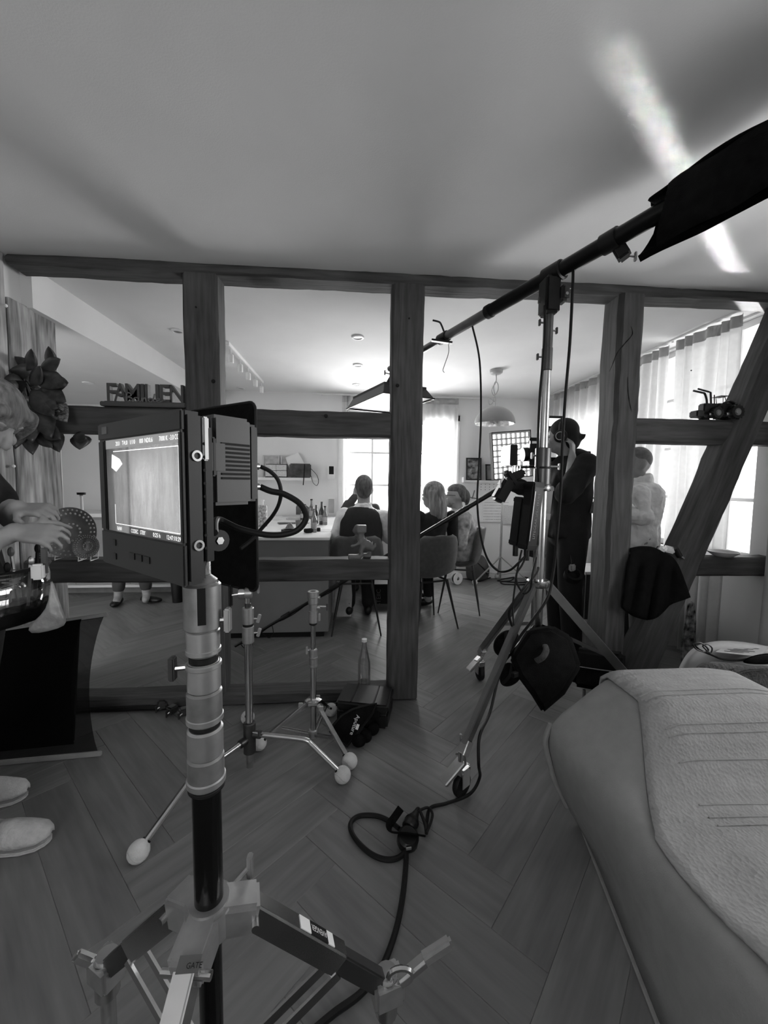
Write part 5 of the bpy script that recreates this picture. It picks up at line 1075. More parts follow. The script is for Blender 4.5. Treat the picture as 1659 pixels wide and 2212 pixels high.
# ---- man with glasses, side view
def p_glasses():
    hc = at(984, 1072, Y=3.86); fw = V((-.96, .26, -.04)); sd = V((.12, .99, 0)).normalized(); hip = V((1.10, 3.92, .54)); nk = V((hc.x+.035, hc.y+.01, hc.z-.135)); ch = V((1.10, 3.90, .80))
    sl, sr = nk-sd*.18+V((.03, 0, -.055)), nk+sd*.18+V((.03, 0, -.055)); el, er = sl+V((-.03, -.02, -.25)), sr+V((-.05, .02, -.25)); wl_, wr_ = V((.76, 3.86, .80)), V((.72, 4.12, .80))
    sk = MB(); L, M = headmesh(sk, hc, fw, s=.99); limb(sk, [nk, hc-V((0, 0, .04))], [.056, .056]); torso(sk, hip, ch, nk, .12, .13, .08, .085, sd)
    limb(sk, [sl, el, wl_], [.046, .038, .03]); limb(sk, [sr, er, wr_], [.046, .038, .03]); hand(sk, wl_, (-1, .2, -.05), (0, 0, 1)); hand(sk, wr_, (-1, 0, -.05), (0, 0, 1), thumb=-1); f = V((-.85, .5, 0))
    for q in (-1, 1): limb(sk, [hip+sd*.08*q, hip+sd*.1*q+f*.38+V((0, 0, -.01)), hip+sd*.1*q+f*.36-V((0, 0, .46))], [.075, .055, .04])
    b = sk.build('person', SKIN, remesh=VX, org=(1.1, 3.92, 0)); tag(b, 'bearded man with glasses and a pale shirt seated in profile facing left', 'person'); eyes(L, M, b)
    h = MB(); h.ball(L(0, -.012, .064), (.074, .094, .060), M, 24, 16); h.ball(L(0, -.045, .03), (.078, .062, .072), M); h.ball(L(0, -.07, -.01), (.058, .04, .05), M); limb(h, spl([L(0, -.1, .05), L(0, -.118, .0), L(0, -.112, -.06), L(0, -.1, -.1)], 3), [.02, .026, .028, .028, .027, .025, .022, .018, .014, .008], 8); h.build('hair', HAIRD, b, remesh=.010, smoothit=2)
    bd = MB(); bd.ball(L(0, .05, -.082), (.050, .045, .034), M); bd.ball(L(0, .03, -.066), (.063, .056, .022), M); bd.build('beard', mat('beard_hair', .16, .8, var=.3, scale=60), b, remesh=.011)
    g = MB()
    for q in (-1, 1): g.tube([L(.033*q+.024*math.cos(a), .1, .012+.018*math.sin(a)) for a in [2*math.pi*i/14 for i in range(14)]], .0022, 5, closed=True); g.tube([L(.057*q, .098, .016), L(.077*q, .04, .014), L(.08*q, -.01, .008)], .0024, 5)
    g.tube([L(-.009, .102, .015), L(.009, .102, .015)], .0022, 5); g.build('glasses', DARK, b)
    s = MB(); torso(s, hip-V((0, 0, .02)), ch, nk-V((0, 0, .0)), .168, .18, .13, .125, sd); limb(s, [sl, el, (el+wl_)/2], [.064, .055, .048]); limb(s, [sr, er, (er+wr_)/2], [.064, .055, .048]); s.lathe([(.06, -.02), (.063, .008), (.055, .01), (.05, -.02), (.06, -.02)], nk); s.build('shirt', mat('pale_print_shirt', .42, .85, var=.35, scale=22, bump=.4, bscale=18), b, remesh=.010, smoothit=3, wrinkle=(.010, 10))
    t = MB(); t.ball(hip, (.14, .17, .1))
    for q in (-1, 1): limb(t, [hip+sd*.08*q, hip+sd*.1*q+f*.38, hip+sd*.1*q+f*.36-V((0, 0, .40))], [.092, .07, .055])
    t.build('trousers', TROU, b, remesh=.016)
    for q in (-1, 1): MB().ball(hip+sd*.1*q+f*.42-V((0, 0, .497)), (.11, .042, .042)).build('shoe', SHOE, b)
p_glasses()
# ---- camera operator
OX, OY = 1.70, 2.93
def p_operator():
    hc = at(1213, 944, Y=OY); hc = V((hc.x+.0, OY, hc.z)); fw = V((-.8, .62, -.1)); sd = V((0, 1, 0)); hip = V((at(1222, 1190, Y=OY).x, OY, .92)); nk = V((hc.x+.06, OY, hc.z-.15)); ch = V((at(1226, 1085, Y=OY).x, OY, 1.22))
    sl, sr = nk+V((.03, -.19, -.07)), nk+V((.03, .19, -.07)); el = at(1222, 1068, Y=OY-.24); wl_ = at(1236, 985, Y=OY-.13); er = sr+V((-.12, .04, -.24)); wr_ = er+V((-.25, -.06, .1))
    sk = MB(); L, M = headmesh(sk, hc, fw, s=1.02); limb(sk, [nk, hc-V((0, 0, .05))], [.06, .058]); torso(sk, hip, ch, nk, .15, .17, .11, .115, sd)
    limb(sk, [sl, el, wl_], [.05, .042, .03]); limb(sk, [sr, er, wr_], [.05, .042, .03]); hand(sk, wl_, (.06, .12, 1), (.6, -.8, 0), 1.0, curl=.8); hand(sk, wr_, (-1, -.2, .3), (0, .3, 1))
    for q in (-1, 1): limb(sk, [hip+sd*.09*q, V((hip.x-.01, OY+.10*q, .50)), V((hip.x+.02, OY+.11*q, .09))], [.085, .06, .042])
    b = sk.build('person', SKIN, remesh=VX, org=(hip.x, OY, 0)); tag(b, 'camera operator in black hoodie and headphones standing behind the boom stand', 'person'); eyes(L, M, b)
    h = MB(); h.ball(L(0, -.022, .04), (.088, .106, .1), M, 24, 16); h.ball(L(0, -.07, -.03), (.07, .06, .08), M); limb(h, [L(0, -.1, -.01), L(0, -.14, -.02), L(0, -.165, .0)], [.03, .022, .006], 8); h.build('beanie', mat('black_cap', .012, .9, var=.3), b, remesh=.012)
    hp = MB()
    for q in (-1, 1): hp.lathe([(0, .028), (.034, .028), (.046, .02), (.048, .004), (.04, -.004), (0, -.004)], L(.082*q, -.008, -.004), M @ V((q, 0, 0)))
    hp.tube([L(.098*math.cos(a), -.006, -.004+.128*math.sin(a)) for a in [math.pi*i/14 for i in range(15)]], .011, 8, flat=.6); hpo = hp.build('headphones', BLACKP, b)
    MB().lathe([(.026, 0), (.031, 0), (.031, .003), (.026, .003)], L(-.082-.027, -.008, -.004), M @ V((-1, 0, 0))).build('ear_ring', ALU, hpo)
    s = MB(); torso(s, hip-V((0, 0, .04)), ch, nk, .175, .19, .14, .14, sd); limb(s, [sl, sl+(el-sl)*.95], [.075, .068]); limb(s, [sr, er, wr_], [.075, .062, .05]); s.ball(nk+V((.06, 0, -.01)), (.085, .11, .06)); s.build('hoodie', BLKTEE, b, remesh=.012, wrinkle=(.011, 7))
    t = MB(); t.ball(hip-V((0, 0, .03)), (.13, .17, .12))
    for q in (-1, 1): limb(t, [hip+sd*.09*q, V((hip.x-.01, OY+.10*q, .50)), V((hip.x+.02, OY+.11*q, .08))], [.115, .088, .072])
    t.build('trousers', TROU, b, remesh=.017)
    for q in (-1, 1): MB().loft([[(x, OY+.11*q+w_*math.cos(a), .045+h_*math.sin(a)) for a in [2*math.pi*i/12 for i in range(12)]] for x, w_, h_ in ((hip.x+.10, .025, .03), (hip.x+.06, .042, .043), (hip.x-.04, .042, .043), (hip.x-.13, .046, .03), (hip.x-.19, .022, .016))]).build('shoe', SHOE, b, sub=1)
    # camera on the shoulder
    ca = thing('film_camera', 'black shoulder film camera with matte box held by the operator', 'camera', at(1200, 1000, Y=OY-.02)); Yc = OY-.02
    C = lambda px, py, dy=0.: at(px, py, Y=Yc+dy)
    def cbox(x0, y0, x1, y1, d0, d1, nm, m, bev=.004):
        p, q = C(x0, y1), C(x1, y0); return MB().span((p.x, Yc+d0, p.z), (q.x, Yc+d1, q.z)).build(nm, m, ca, bevel=bev)
    cbox(1160, 955, 1206, 1003, .13, .26, 'body', BLACKP); cbox(1256, 975, 1274, 994, -.02, .1, 'battery', BLACKP); cbox(1206, 986, 1262, 994, .14, .2, 'shoulder_pad', FABRICK, .008)
    p, q = C(1160, 980, .19), C(1128, 982, .19); MB().cyl(p, q, .05, .055, 20).build('lens', BLACKP, ca); cbox(1112, 958, 1130, 1004, .09, .29, 'matte_box', BLACKP)
    for k in range(4): cbox(1121+k*6, 1006-k, 1123+k*6, 1022-k*3, .12, .14, 'follow_rod', STEELD, .001)
    p, q = C(1118, 1010, .19), C(1210, 1006, .19); MB().cyl(p, q, .0095, n=10).build('rod', STEELD, ca)
    cbox(1166, 940, 1200, 947, .17, .2, 'top_handle', BLACKP); cbox(1168, 944, 1172, 958, .17, .2, 'handle_post', BLACKP)
    # on-board monitor
    mn = thing('camera_monitor', 'small bright monitor mounted above the film camera', 'monitor', C(1195, 925, .1))
    a, q = C(1171, 926, .1), C(1219, 899, .1); MB().span((a.x, Yc+.09, a.z), (q.x, Yc+.13, q.z)).build('housing', BLACKP, mn, bevel=.004); MB().span((a.x+.025, Yc+.0885, a.z+.02), (q.x-.025, Yc+.0905, q.z-.02)).build('screen', mat('small_screen', .5, .3, emit=.9, var=.3), mn)
    MB().cyl(C(1186, 926, .11), C(1184, 942, .18), .009, n=8).build('arm', BLACKP, mn)
    # keys and a tape roll on the belt
    kt = thing('tape_roll', 'black tape roll hanging from the operator belt', 'tape roll', C(1238, 1262, -.16)); c = C(1238, 1243, -.2)
    MB().lathe([(.042, -.022), (.062, -.022), (.062, .022), (.042, .022), (.042, -.022)], c, (-.1, -.6, .8), n=28).build('roll', DARK, kt); MB().tube(spl([C(1234, 1200, -.17), C(1236, 1215, -.2), C(1236, 1232, -.22)], 4), .008, 8).build('lanyard', DARK, kt); MB().box(C(1236, 1226, -.22), (.05, .03, .05), rotz(.4)).build('clip', CHROME, kt, bevel=.008)
p_operator()
# ---- man in white shirt by the curtain
def p_white():
    Yw = 2.80; hc = at(1374, 1003, Y=Yw); fw = V((-1, .1, -.08)); sd = V((0, 1, 0)); nk = at(1380, 1040, Y=Yw); nk = V((nk.x-.02, Yw, nk.z)); hx = at(1385, 1160, Y=Yw).x-.06; hip = V((hx, Yw, .90)); ch = V((at(1386, 1085, Y=Yw).x-.05, Yw, 1.17))
    sl, sr = at(1381, 1070, Y=Yw-.16), V((nk.x+.03, Yw+.17, nk.z-.07)); el, er = at(1390, 1116, Y=Yw-.19), V((nk.x+.02, Yw+.25, 1.05)); wl_, wr_ = V((el.x-.24, Yw-.06, el.z+.04)), V((er.x-.22, Yw+.02, 1.06))
    sk = MB(); L, M = headmesh(sk, hc, fw, s=1.02); limb(sk, [nk, hc-V((0, 0, .05))], [.06, .06]); torso(sk, hip, ch, nk, .12, .13, .08, .085, sd); limb(sk, [sl, el, wl_], [.042, .038, .03]); limb(sk, [sr, er, wr_], [.05, .042, .03]); hand(sk, wl_, (-.5, 1, .1), (-1, -.4, 0), 1., curl=.6); hand(sk, wr_, (-.5, -1, .1), (-1, .4, 0), curl=.6)
    for q in (-1, 1): limb(sk, [hip+sd*.09*q, V((hx, Yw+.1*q, .49)), V((hx+.02, Yw+.1*q, .09))], [.085, .06, .042])
    b = sk.build('person', SKIN, remesh=VX, org=(hx, Yw, 0)); tag(b, 'man in a white shirt standing half hidden behind the right post', 'person'); eyes(L, M, b)
    h = MB(); h.ball(L(0, -.016, .034), (.079, .097, .094), M, 24, 16); h.build('hair', HAIRG, b, remesh=.011)
    s = MB(); torso(s, hip-V((-.01, 0, .14)), ch+V((.02, 0, 0)), nk, .165, .175, .13, .14, sd); limb(s, [sl, el, wl_-V((-.03, 0, 0))], [.062, .056, .046]); limb(s, [sr, er, wr_], [.064, .056, .046]); s.lathe([(.07, -.04), (.088, -.014), (.094, .03), (.078, .036), (.062, 0), (.05, -.04), (.066, -.04)], nk+V((.01, 0, 0)), (-.25, 0, 1)); s.build('shirt', SHIRTW, b, remesh=.008, smoothit=3, wrinkle=(.008, 17))
    t = MB(); t.ball(hip-V((-.01, 0, .16)), (.10, .145, .09))
    for q in (-1, 1): limb(t, [hip+sd*.08*q-V((-.01, 0, .17)), V((hx, Yw+.1*q, .49)), V((hx+.02, Yw+.1*q, .08))], [.088, .08, .065])
    t.build('trousers', mat('grey_trousers', .06, .9), b, remesh=.018)
    for q in (-1, 1): MB().ball((hx-.05, Yw+.1*q, .045), (.13, .045, .044)).build('shoe', SHOE, b)
p_white()
# ---- person in the kitchen whose feet show under the rail
def p_kitchen():
    X, Y = -2.27, 4.25; hc = V((X, Y, 1.60)); nk = V((X, Y, 1.46)); hip = V((X, Y, .90)); ch = V((X, Y, 1.18)); sd = V((1, .2, 0)).normalized(); fw = V((.35, -1, 0)).normalized(); sk = MB(); L, M = headmesh(sk, hc, fw); limb(sk, [nk, hc-V((0, 0, .05))], [.055, .055]); torso(sk, hip, ch, nk, .15, .16, .1, .1, sd)
    for q in (-1, 1):
        s0 = nk+sd*.16*q-V((0, 0, .06)); e0 = s0+sd*.02*q-V((0, 0, .28)); w0 = e0+fw*.2-sd*.1*q+V((0, 0, .05)); limb(sk, [s0, e0, w0], [.046, .037, .028]); hand(sk, w0, (0, -.3, -1), sd*q)
        limb(sk, [hip+sd*.09*q, V((X, Y, .49))+sd*.1*q, V((X, Y, .08))+sd*.13*q, V((X, Y, .05))+sd*.13*q+fw*.10], [.085, .06, .042, .035])
    b = sk.build('person', SKIN, remesh=VX, org=(X, Y, 0)); tag(b, 'person standing in the kitchen with only ankles and black slip-on shoes showing', 'person'); eyes(L, M, b)
    h = MB(); h.ball(L(0, -.02, .036), (.081, .095, .094), M); h.build('hair', HAIRD, b, remesh=.012)
    s = MB(); torso(s, hip, ch, nk, .17, .18, .12, .12, sd)
    for q in (-1, 1): s0 = nk+sd*.16*q-V((0, 0, .06)); limb(s, [s0, s0+sd*.02*q-V((0, 0, .24))], [.065, .055])
    s.build('top', mat('grey_top', .12, .9), b, remesh=.016); t = MB(); t.ball(hip, (.16, .13, .11))
    for q in (-1, 1): limb(t, [hip+sd*.09*q, V((X, Y, .49))+sd*.1*q, V((X, Y, .17))+sd*.125*q], [.1, .078, .06])
    t.build('trousers', mat('grey_trousers', .06, .9), b, remesh=.018)
    for q, dv in ((-1, V((.25, -1, 0)).normalized()), (1, V((1, -.35, 0)).normalized())):
        c = V((X, Y, 0))+sd*.13*q; x = dv.cross(V((0, 0, 1))); MB().loft([[c+dv*l_+x*w_*math.cos(a)+V((0, 0, .034+h_*math.sin(a))) for a in [2*math.pi*i/12 for i in range(12)]] for l_, w_, h_ in ((-.07, .02, .02), (-.05, .04, .033), (.05, .045, .033), (.13, .048, .028), (.185, .025, .018))]).build('slip_on_shoe', SHOE, b, sub=1)
p_kitchen()
# ---- make-up artist at the left edge
def p_artist():
    hc = at(-32, 905, Y=1.33); fw = V((.78, -.12, -.62)); upv = V((.6, 0, .8)); base = V((-1.36, 1.40, 0)); hip = V((-1.31, 1.38, .90)); ch = V((-1.34, 1.37, 1.17)); nk = V((hc.x-.10, 1.35, hc.z-.12)); sd = V((-.1, 1, 0)).normalized()
    sl, sr = V((nk.x-.04, 1.19, nk.z-.06)), V((nk.x-.09, 1.50, nk.z-.07)); el, er = at(-42, 1185, Y=1.17), V((at(28, 1120, Y=1.44).x-.02, 1.47, at(28, 1120, Y=1.44).z)); wl_, wr_ = at(32, 1149, Y=1.23), at(36, 1098, Y=1.33)
    sk = MB(); L, M = headmesh(sk, hc, fw, upv, .96); limb(sk, [nk-V((.02, 0, .02)), hc-V((.03, 0, .03))], [.055, .055]); torso(sk, hip, ch, nk, .145, .15, .10, .10, sd)
    limb(sk, [sl, el, wl_], [.048, .042, .0275]); limb(sk, [sr, er, wr_], [.048, .042, .0275])
    hand(sk, wl_, (1, .18, -.10), (.1, -.6, .8), .92, curl=.75, thumb=-1); hand(sk, wr_, (1, .02, -.05), (0, -.35, 1), .92, curl=.95, thumb=1)
    feet = []
    for (tipx, tipy) in ((58, 1712), (110, 1806)):
        tp = at(tipx, tipy, Z=.02); an = tp+V((-.245, -.035, 0)); feet.append((tp, an)); 
    limb(sk, [hip+V((0, .085, 0)), V((-1.40, 1.52, .50)), V((feet[0][1].x+.03, feet[0][1].y, .09)), V((feet[0][0].x-.09, feet[0][0].y, .045))], [.085, .06, .04, .03]); limb(sk, [hip-V((0, .085, 0)), V((-1.34, 1.36, .50)), V((feet[1][1].x+.03, feet[1][1].y, .09)), V((feet[1][0].x-.09, feet[1][0].y, .045))], [.085, .06, .04, .03])
    b = sk.build('person', SKIN, remesh=.006, org=base, smoothit=4); tag(b, 'make-up artist in a black top at the left edge looking down at her hands', 'person')
    h = MB(); h.ball(L(0, -.016, .036), (.083, .103, .098), M, 24, 16)
    for i in range(9):
        a = -1.45+2.9*i/8; x = .074*math.sin(a); y = -.04-.06*math.cos(a); p0 = L(x*.8, y*.8, .06); p1 = L(x*1.08, y*1.1, -.03); p2 = L(x*1.05, y*1.2, -.10); limb(h, [p0, p1, p2], [.04, .034, .016], 8)
    for q in (-1, 1): limb(h, spl([L(.05*q, .07, .075), L(.084*q, .055, .03), L(.088*q, .04, -.04)], 3), [.022, .022, .021, .019, .016, .012, .008], 8)
    h.build('hair', mat('ash_hair', .17, .65, var=.4, scale=75, st=(1, 1, .14), bump=.4, bscale=110), b, remesh=.009, smoothit=2)
    s = MB(); torso(s, hip-V((0, 0, .03)), ch, nk-V((.02, 0, .02)), .165, .172, .125, .125, sd); limb(s, [sl, sl+(el-sl)*.62], [.07, .064]); limb(s, [sr, sr+(er-sr)*.5], [.064, .056]); s.build('t_shirt', BLKTEE, b, remesh=.012, wrinkle=(.008, 8))
    t = MB(); t.ball(hip, (.13, .165, .11)); limb(t, [hip+V((0, .085, 0)), V((-1.40, 1.52, .50)), V((feet[0][1].x, feet[0][1].y, .12))], [.105, .08, .06]); limb(t, [hip-V((0, .085, 0)), V((-1.34, 1.36, .50)), V((feet[1][1].x, feet[1][1].y, .12))], [.105, .08, .06]); t.build('trousers', TROU, b, remesh=.016)
    SLP = mat('pale_slipper', .46, .95, var=.08, scale=40, bump=.4, bscale=120)
    for tp, an in feet:
        d = V((tp.x-an.x, tp.y-an.y, 0)).normalized(); x = d.cross(V((0, 0, 1))); L_ = (tp-an).length
        sole = [(0, .02), (.02, .034), (.35, .037), (.7, .047), (.88, .04), (.97, .022), (1.0, .006)]
        poly = [(an+d*L_*f+x*w_) for f, w_ in sole]+[(an+d*L_*f-x*w_) for f, w_ in reversed(sole)]
        k = len(poly); so = MB().add([V((p.x, p.y, .002)) for p in poly]+[V((p.x, p.y, .014)) for p in poly], [tuple(reversed(range(k))), tuple(range(k, 2*k))]+[(i, (i+1) % k, (i+1) % k+k, i+k) for i in range(k)]).build('slipper_sole', SLP, b, bevel=.003)
        rows = []
        for f, w_, h_ in ((.42, .040, .062), (.55, .044, .06), (.68, .0465, .052), (.8, .044, .043), (.9, .040, .034), (.97, .024, .022), (1.005, .008, .008)): rows.append([an+d*L_*f+x*w_*math.cos(a)+V((0, 0, .012+h_*math.sin(a))) for a in [math.pi*i/12 for i in range(13)]])
        up_ = MB().grid(rows, .006).build('slipper_upper', SLP, b, smooth=180)
        for f, w_, h_ in ((.5, .0435, .0625), (.62, .0465, .0575), (.73, .0465, .05)): MB().tube([an+d*L_*(f+.05*math.cos(a))+x*w_*math.cos(a)+V((0, 0, .0125+h_*math.sin(a))) for a in [math.pi*i/12 for i in range(13)]], .0015, 5).build('stitch_line', LAMPW, up_)
p_artist()
# belt bag, plastic bag
bt = thing('brush_belt', 'clear belt bag with a black rim full of make-up brushes on the artist', 'belt bag', at(20, 1340, Y=1.22)); Yt = 1.22
PVC = glass_clear('clear_pvc', .72)
arc = lambda z, r, a0=-1.9, a1=.75, n=14: [V((-1.30+.27*math.cos(a)*r, 1.36+.22*math.sin(a)*r, z)) for a in [a0+(a1-a0)*i/(n-1) for i in range(n)]]
zt_, zb_ = at(90, 1240, Y=1.3).z, at(90, 1325, Y=1.3).z
MB().grid([arc(zt_, 1.0), arc((zt_+zb_)/2, 1.03), arc(zb_, 1.0)], .003).build('pocket', PVC, bt, smooth=180)
MB().tube(arc(zt_+.005, 1.0), .012, 6, flat=.5).build('rim', BLACKP, bt); MB().grid([arc(zb_+.004, 1.01), arc(zb_-.035, .97)], .012).build('base_band', FABRICK, bt, smooth=180)
MB().grid([arc(zb_, .62), arc(zb_, 1.0)], .004).build('floor', FABRICK, bt, smooth=180)
rb = random.Random(4)
for i in range(16):
    a = -1.75+2.4*i/15; p = V((-1.30+.245*math.cos(a), 1.36+.2*math.sin(a), zb_+.006)); q = p+V((rb.uniform(-.02, .02), rb.uniform(-.02, .02), rb.uniform(.13, .19)))
    k = MB().cyl(p, q, .0045, .0055, 6).build('brush_handle', (DARK, BLACKP, CHROME, WHITE)[i % 4], bt); MB().ball(q, (.009, .009, .016), nu=8, nv=6).build('bristles', (DARK, GREYP, ALU)[i % 3], k)
p, q = at(97, 1238, Y=1.22), at(95, 1184, Y=1.22); cb = MB().bar(p, q, .014, .008).build('comb', GREYP, bt); 
for k in range(10): c = p+(q-p)*(.15+.085*k); MB().bar(c, c+V((-.014, 0, 0)), .003, .002).build('tooth', DARK, cb)
MB().box(at(82, 1235, Y=1.2), (.03, .02, .045), rotz(.3)).build('white_bottle', WHITE, bt, bevel=.005)
bgp = [(108, 1245), (118, 1262), (128, 1300), (143, 1335), (145, 1352), (105, 1364), (62, 1372), (58, 1352), (90, 1330), (108, 1300)]
tag(MB().loft([[at(x*.97+2, y, Y=1.27) for x, y in bgp], [at(x, y, Y=1.30) for x, y in bgp], [at(x, y, Y=1.34) for x, y in bgp], [at(x*.97+2, y, Y=1.37) for x, y in bgp]]).build('plastic_bag', mat('milky_plastic', .34, .4, var=.35, scale=16, bump=.8, bscale=22), sub=1), 'crumpled pale plastic bag hanging below the clear belt bag', 'plastic bag')
# ================================================================ sofa in the foreground
SOFA = mat('sofa_cloth', .26, .92, var=.05, scale=25, bump=.2, bscale=300)
def sm(x): x = max(0., min(1., x)); return x*x*(3-2*x)
def knit_mat():
    m = mat('woven_throw', .30, .95, var=.05, scale=20); nt = m.node_tree; N = nt.nodes; L = nt.links; b = N['Principled BSDF']
    tc = N.new('ShaderNodeTexCoord'); w1 = N.new('ShaderNodeTexWave'); w1.bands_direction = 'Y'; w1.inputs['Scale'].default_value = 9; w1.inputs['Distortion'].default_value = .6
    w2 = N.new('ShaderNodeTexVoronoi'); w2.inputs['Scale'].default_value = 110
    L.new(tc.outputs['Object'], w1.inputs['Vector']); L.new(tc.outputs['Object'], w2.inputs['Vector'])
    a = N.new('ShaderNodeMath'); a.operation = 'MULTIPLY_ADD'; a.inputs[1].default_value = .8; L.new(w2.outputs['Distance'], a.inputs[0]); L.new(w1.outputs['Fac'], a.inputs[2])
    bp = N.new('ShaderNodeBump'); bp.inputs['Strength'].default_value = .45; bp.inputs['Distance'].default_value = .006; L.new(a.outputs[0], bp.inputs['Height']); L.new(bp.outputs[0], b.inputs['Normal']); return m
THROW = knit_mat()
XB = lambda y: .725+(y-.8)*.24 if y < 1.3 else .845+(y-1.3)*.2
def XLf(y): return .715+.03*sm((.75-y)/.4)-.01*sm((y-1.0)/.2)
def Hs(x, y):
    arm = sm((y-.90)/.22); seat = .395+.012*math.sin(x*5+y*4)
    top = .60-.165*sm((.98-x)/.30)-.02*sm((x-1.25)/.2)-.35*sm((x-1.40)/.10)
    return seat+(top-seat)*arm
ymax = 1.30
so = thing('sofa', 'pale cloth sofa end in the lower right corner', 'sofa', (1.3, .8, 0))
def section(y, lift=0., xs=None):
    xl, xb = XLf(y), XB(y); h = Hs(xl, y); r = .05
    k = sm((y-.85)/.4); mx = lambda a, b: a+(b-a)*k
    pts = [(xb, .012), (mx(xb+(xl-xb)*.35, .79), mx(.10, .09)), (mx(xb+(xl-xb)*.75, .745), mx(h*.5, .184)), (mx(xl-.005, .722), mx(h*.78, .26)), (mx(xl+.002, .70), mx(h-r*.6, .345)), (mx(xl+r*.35, .706), mx(h-r*.12, .41))]
    xr = [xl+r+(1.75-xl-r)*k/26 for k in range(27)]
    return [V((x, y, z)) for x, z in pts]+[V((x, y, Hs(x, y)+lift)) for x in xr]
ysl = [.15+(ymax-.15)*i/40 for i in range(41)]
rows = [section(y) for y in ysl]
lastr = rows[-1]
def cont(z):
    T = [(0, .86), (.073, .812), (.184, .752), (.256, .73), (.345, .707), (.43, .715), (9, .715)]
    for (a, x), (b, y) in zip(T, T[1:]):
        if a <= z <= b: return x+(y-x)*(z-a)/(b-a)
    return .7
for k, (dy, f) in enumerate(((.02, .99), (.035, .95), (.042, .85), (.045, .5), (.045, .02))): rows.append([V((max(p.x, cont(max(.012, p.z*f))), ymax+dy, max(.012, p.z*f))) for p in lastr])
MB().grid(rows, .02).build('body', SOFA, so, smooth=180)
MB().span((.95, .1, .02), (1.70, 1.28, .34)).build('seat_core', DARK, so)
MB().tube([V((XB(y)-.004, y, .012)) for y in ysl], .006, 6).build('bottom_piping', SOFA, so)
MB().tube(spl([V((.715, 1.325, .41)), V((.70, 1.33, .345)), V((.722, 1.335, .26)), V((.748, 1.34, .184)), V((.80, 1.34, .08))], 5), .010, 8).build('corner_welt', SOFA, so)
# woven throw over the arm and seat
tw = thing('woven_throw', 'pale woven throw spread over the sofa arm', 'throw blanket', (1.3, .8, .4))
rows = []
for y in [.12+(1.315-.12)*i/60 for i in range(61)]:
    x0 = .745+.165*max(0., min(1., (y-.86)/.30))+.012*math.sin(y*14)*(y < .86)
    row = []
    for k in range(31):
        x = x0+(1.62-x0)*k/30; rip = .004*math.sin((x-y*.7)*38)*sm((.85-y)/.2)+.006*math.sin((x+y*1.3)*17)*sm((.95-y)/.3)
        row.append(V((x, y, Hs(x, y)+.011+rip)))
    rows.append(row)
rows.append([V((p.x, 1.352, p.z-.02)) for p in rows[-1]]); rows.append([V((p.x, 1.368, p.z-.12)) for p in rows[-2]]); rows.append([V((p.x, 1.372, max(.2, p.z-.3))) for p in rows[-3]])
MB().grid(rows, .008).build('weave', THROW, tw, smooth=180)
for y in (1.14, 1.145+.02, 1.04, 1.055, 1.0, .93, .90, .875): MB().tube([V((x, y, Hs(x, y)+.0125)) for x in [.92+.68*k/30 for k in range(31)]], .0022, 5).build('raised_stripe', THROW, tw)
# ---- cushion, knitted blanket, papers behind the sofa
CUSH = mat('cushion_cotton', .36, .9, var=.05, scale=14); KNIT = mat('dark_knit', .07, .95, var=.3, scale=60, bump=.9, bscale=90)
ac = thing('armchair', 'pale upholstered armchair behind the sofa at the right edge', 'armchair', (2.0, 1.75, 0))
cpx = lambda pts, y: [at(x, yy, Y=y) for x, yy in pts]
outl = [(1458, 1492), (1462, 1462), (1478, 1425), (1500, 1398), (1545, 1386), (1600, 1388), (1680, 1402), (1760, 1440), (1780, 1500)]
def mound(nm, outl, y0, y1, m, par, drop=.0, puff=.94):
    cx = sum(p[0] for p in outl)/len(outl); cy = max(p[1] for p in outl)
    r = [[V((p.x, p.y, p.z)) for p in cpx([((x-cx)*s+cx, (yy-cy)*s+cy) for x, yy in outl], y)] for y, s in ((y0, puff), (y0+.03, 1.0), ((y0+y1)/2, 1.04), (y1-.03, 1.02), (y1, puff))]
    return MB().loft(r).build(nm, m, par, sub=2)
mound('cushion_back', outl, 1.62, 1.84, CUSH, ac)
MB().span((1.55, 1.60, .02), (2.32, 1.86, .30)).build('seat_base', SOFA, ac, bevel=.04, seg=4)
kb = thing('knitted_blanket', 'dark knitted blanket folded on the armchair behind the sofa', 'blanket', at(1560, 1500, Y=1.5))
out2 = [(1476, 1500), (1486, 1470), (1506, 1440), (1530, 1428), (1600, 1436), (1690, 1450), (1760, 1480), (1770, 1510)]
mound('knit', out2, 1.46, 1.60, KNIT, kb)
for k in range(2): MB().tube(spl(cpx([(1548+k*20, 1474-k*8), (1580, 1458-k*6), (1620, 1446-k*4), (1680, 1444)], 1.455), 5), .012, 8, flat=.5).build('fold', KNIT, kb)
pp = thing('script_page', 'printed script page lying on the armchair cushion', 'paper', at(1580, 1412, Y=1.62))
a, b_, c, d = at(1545, 1408, Y=1.60), at(1640, 1418, Y=1.56), at(1665, 1396, Y=1.66), at(1580, 1390, Y=1.68)
MB().add([a, b_, c, d]+[p-V((0, 0, .002)) for p in (a, b_, c, d)], [(0, 1, 2, 3), (7, 6, 5, 4), (0, 4, 5, 1), (1, 5, 6, 2), (2, 6, 7, 3), (3, 7, 4, 0)]).build('sheet', mat('script_paper', .36, .8, var=.06), pp, smooth=0)
for k in range(7):
    f = .15+k*.1; p = a+(d-a)*f+V((0, 0, .0012)); q = b_+(c-b_)*f+V((0, 0, .0012)); MB().bar(p+(q-p)*(.15+.1*(k % 2)), p+(q-p)*(.6+.1*(k % 3)), .004, .0004).build('text_line', DARK, pp)
st_ = thing('camera_strap', 'black strap lying across the cushion at the right edge', 'strap', at(1550, 1430, Y=1.5))
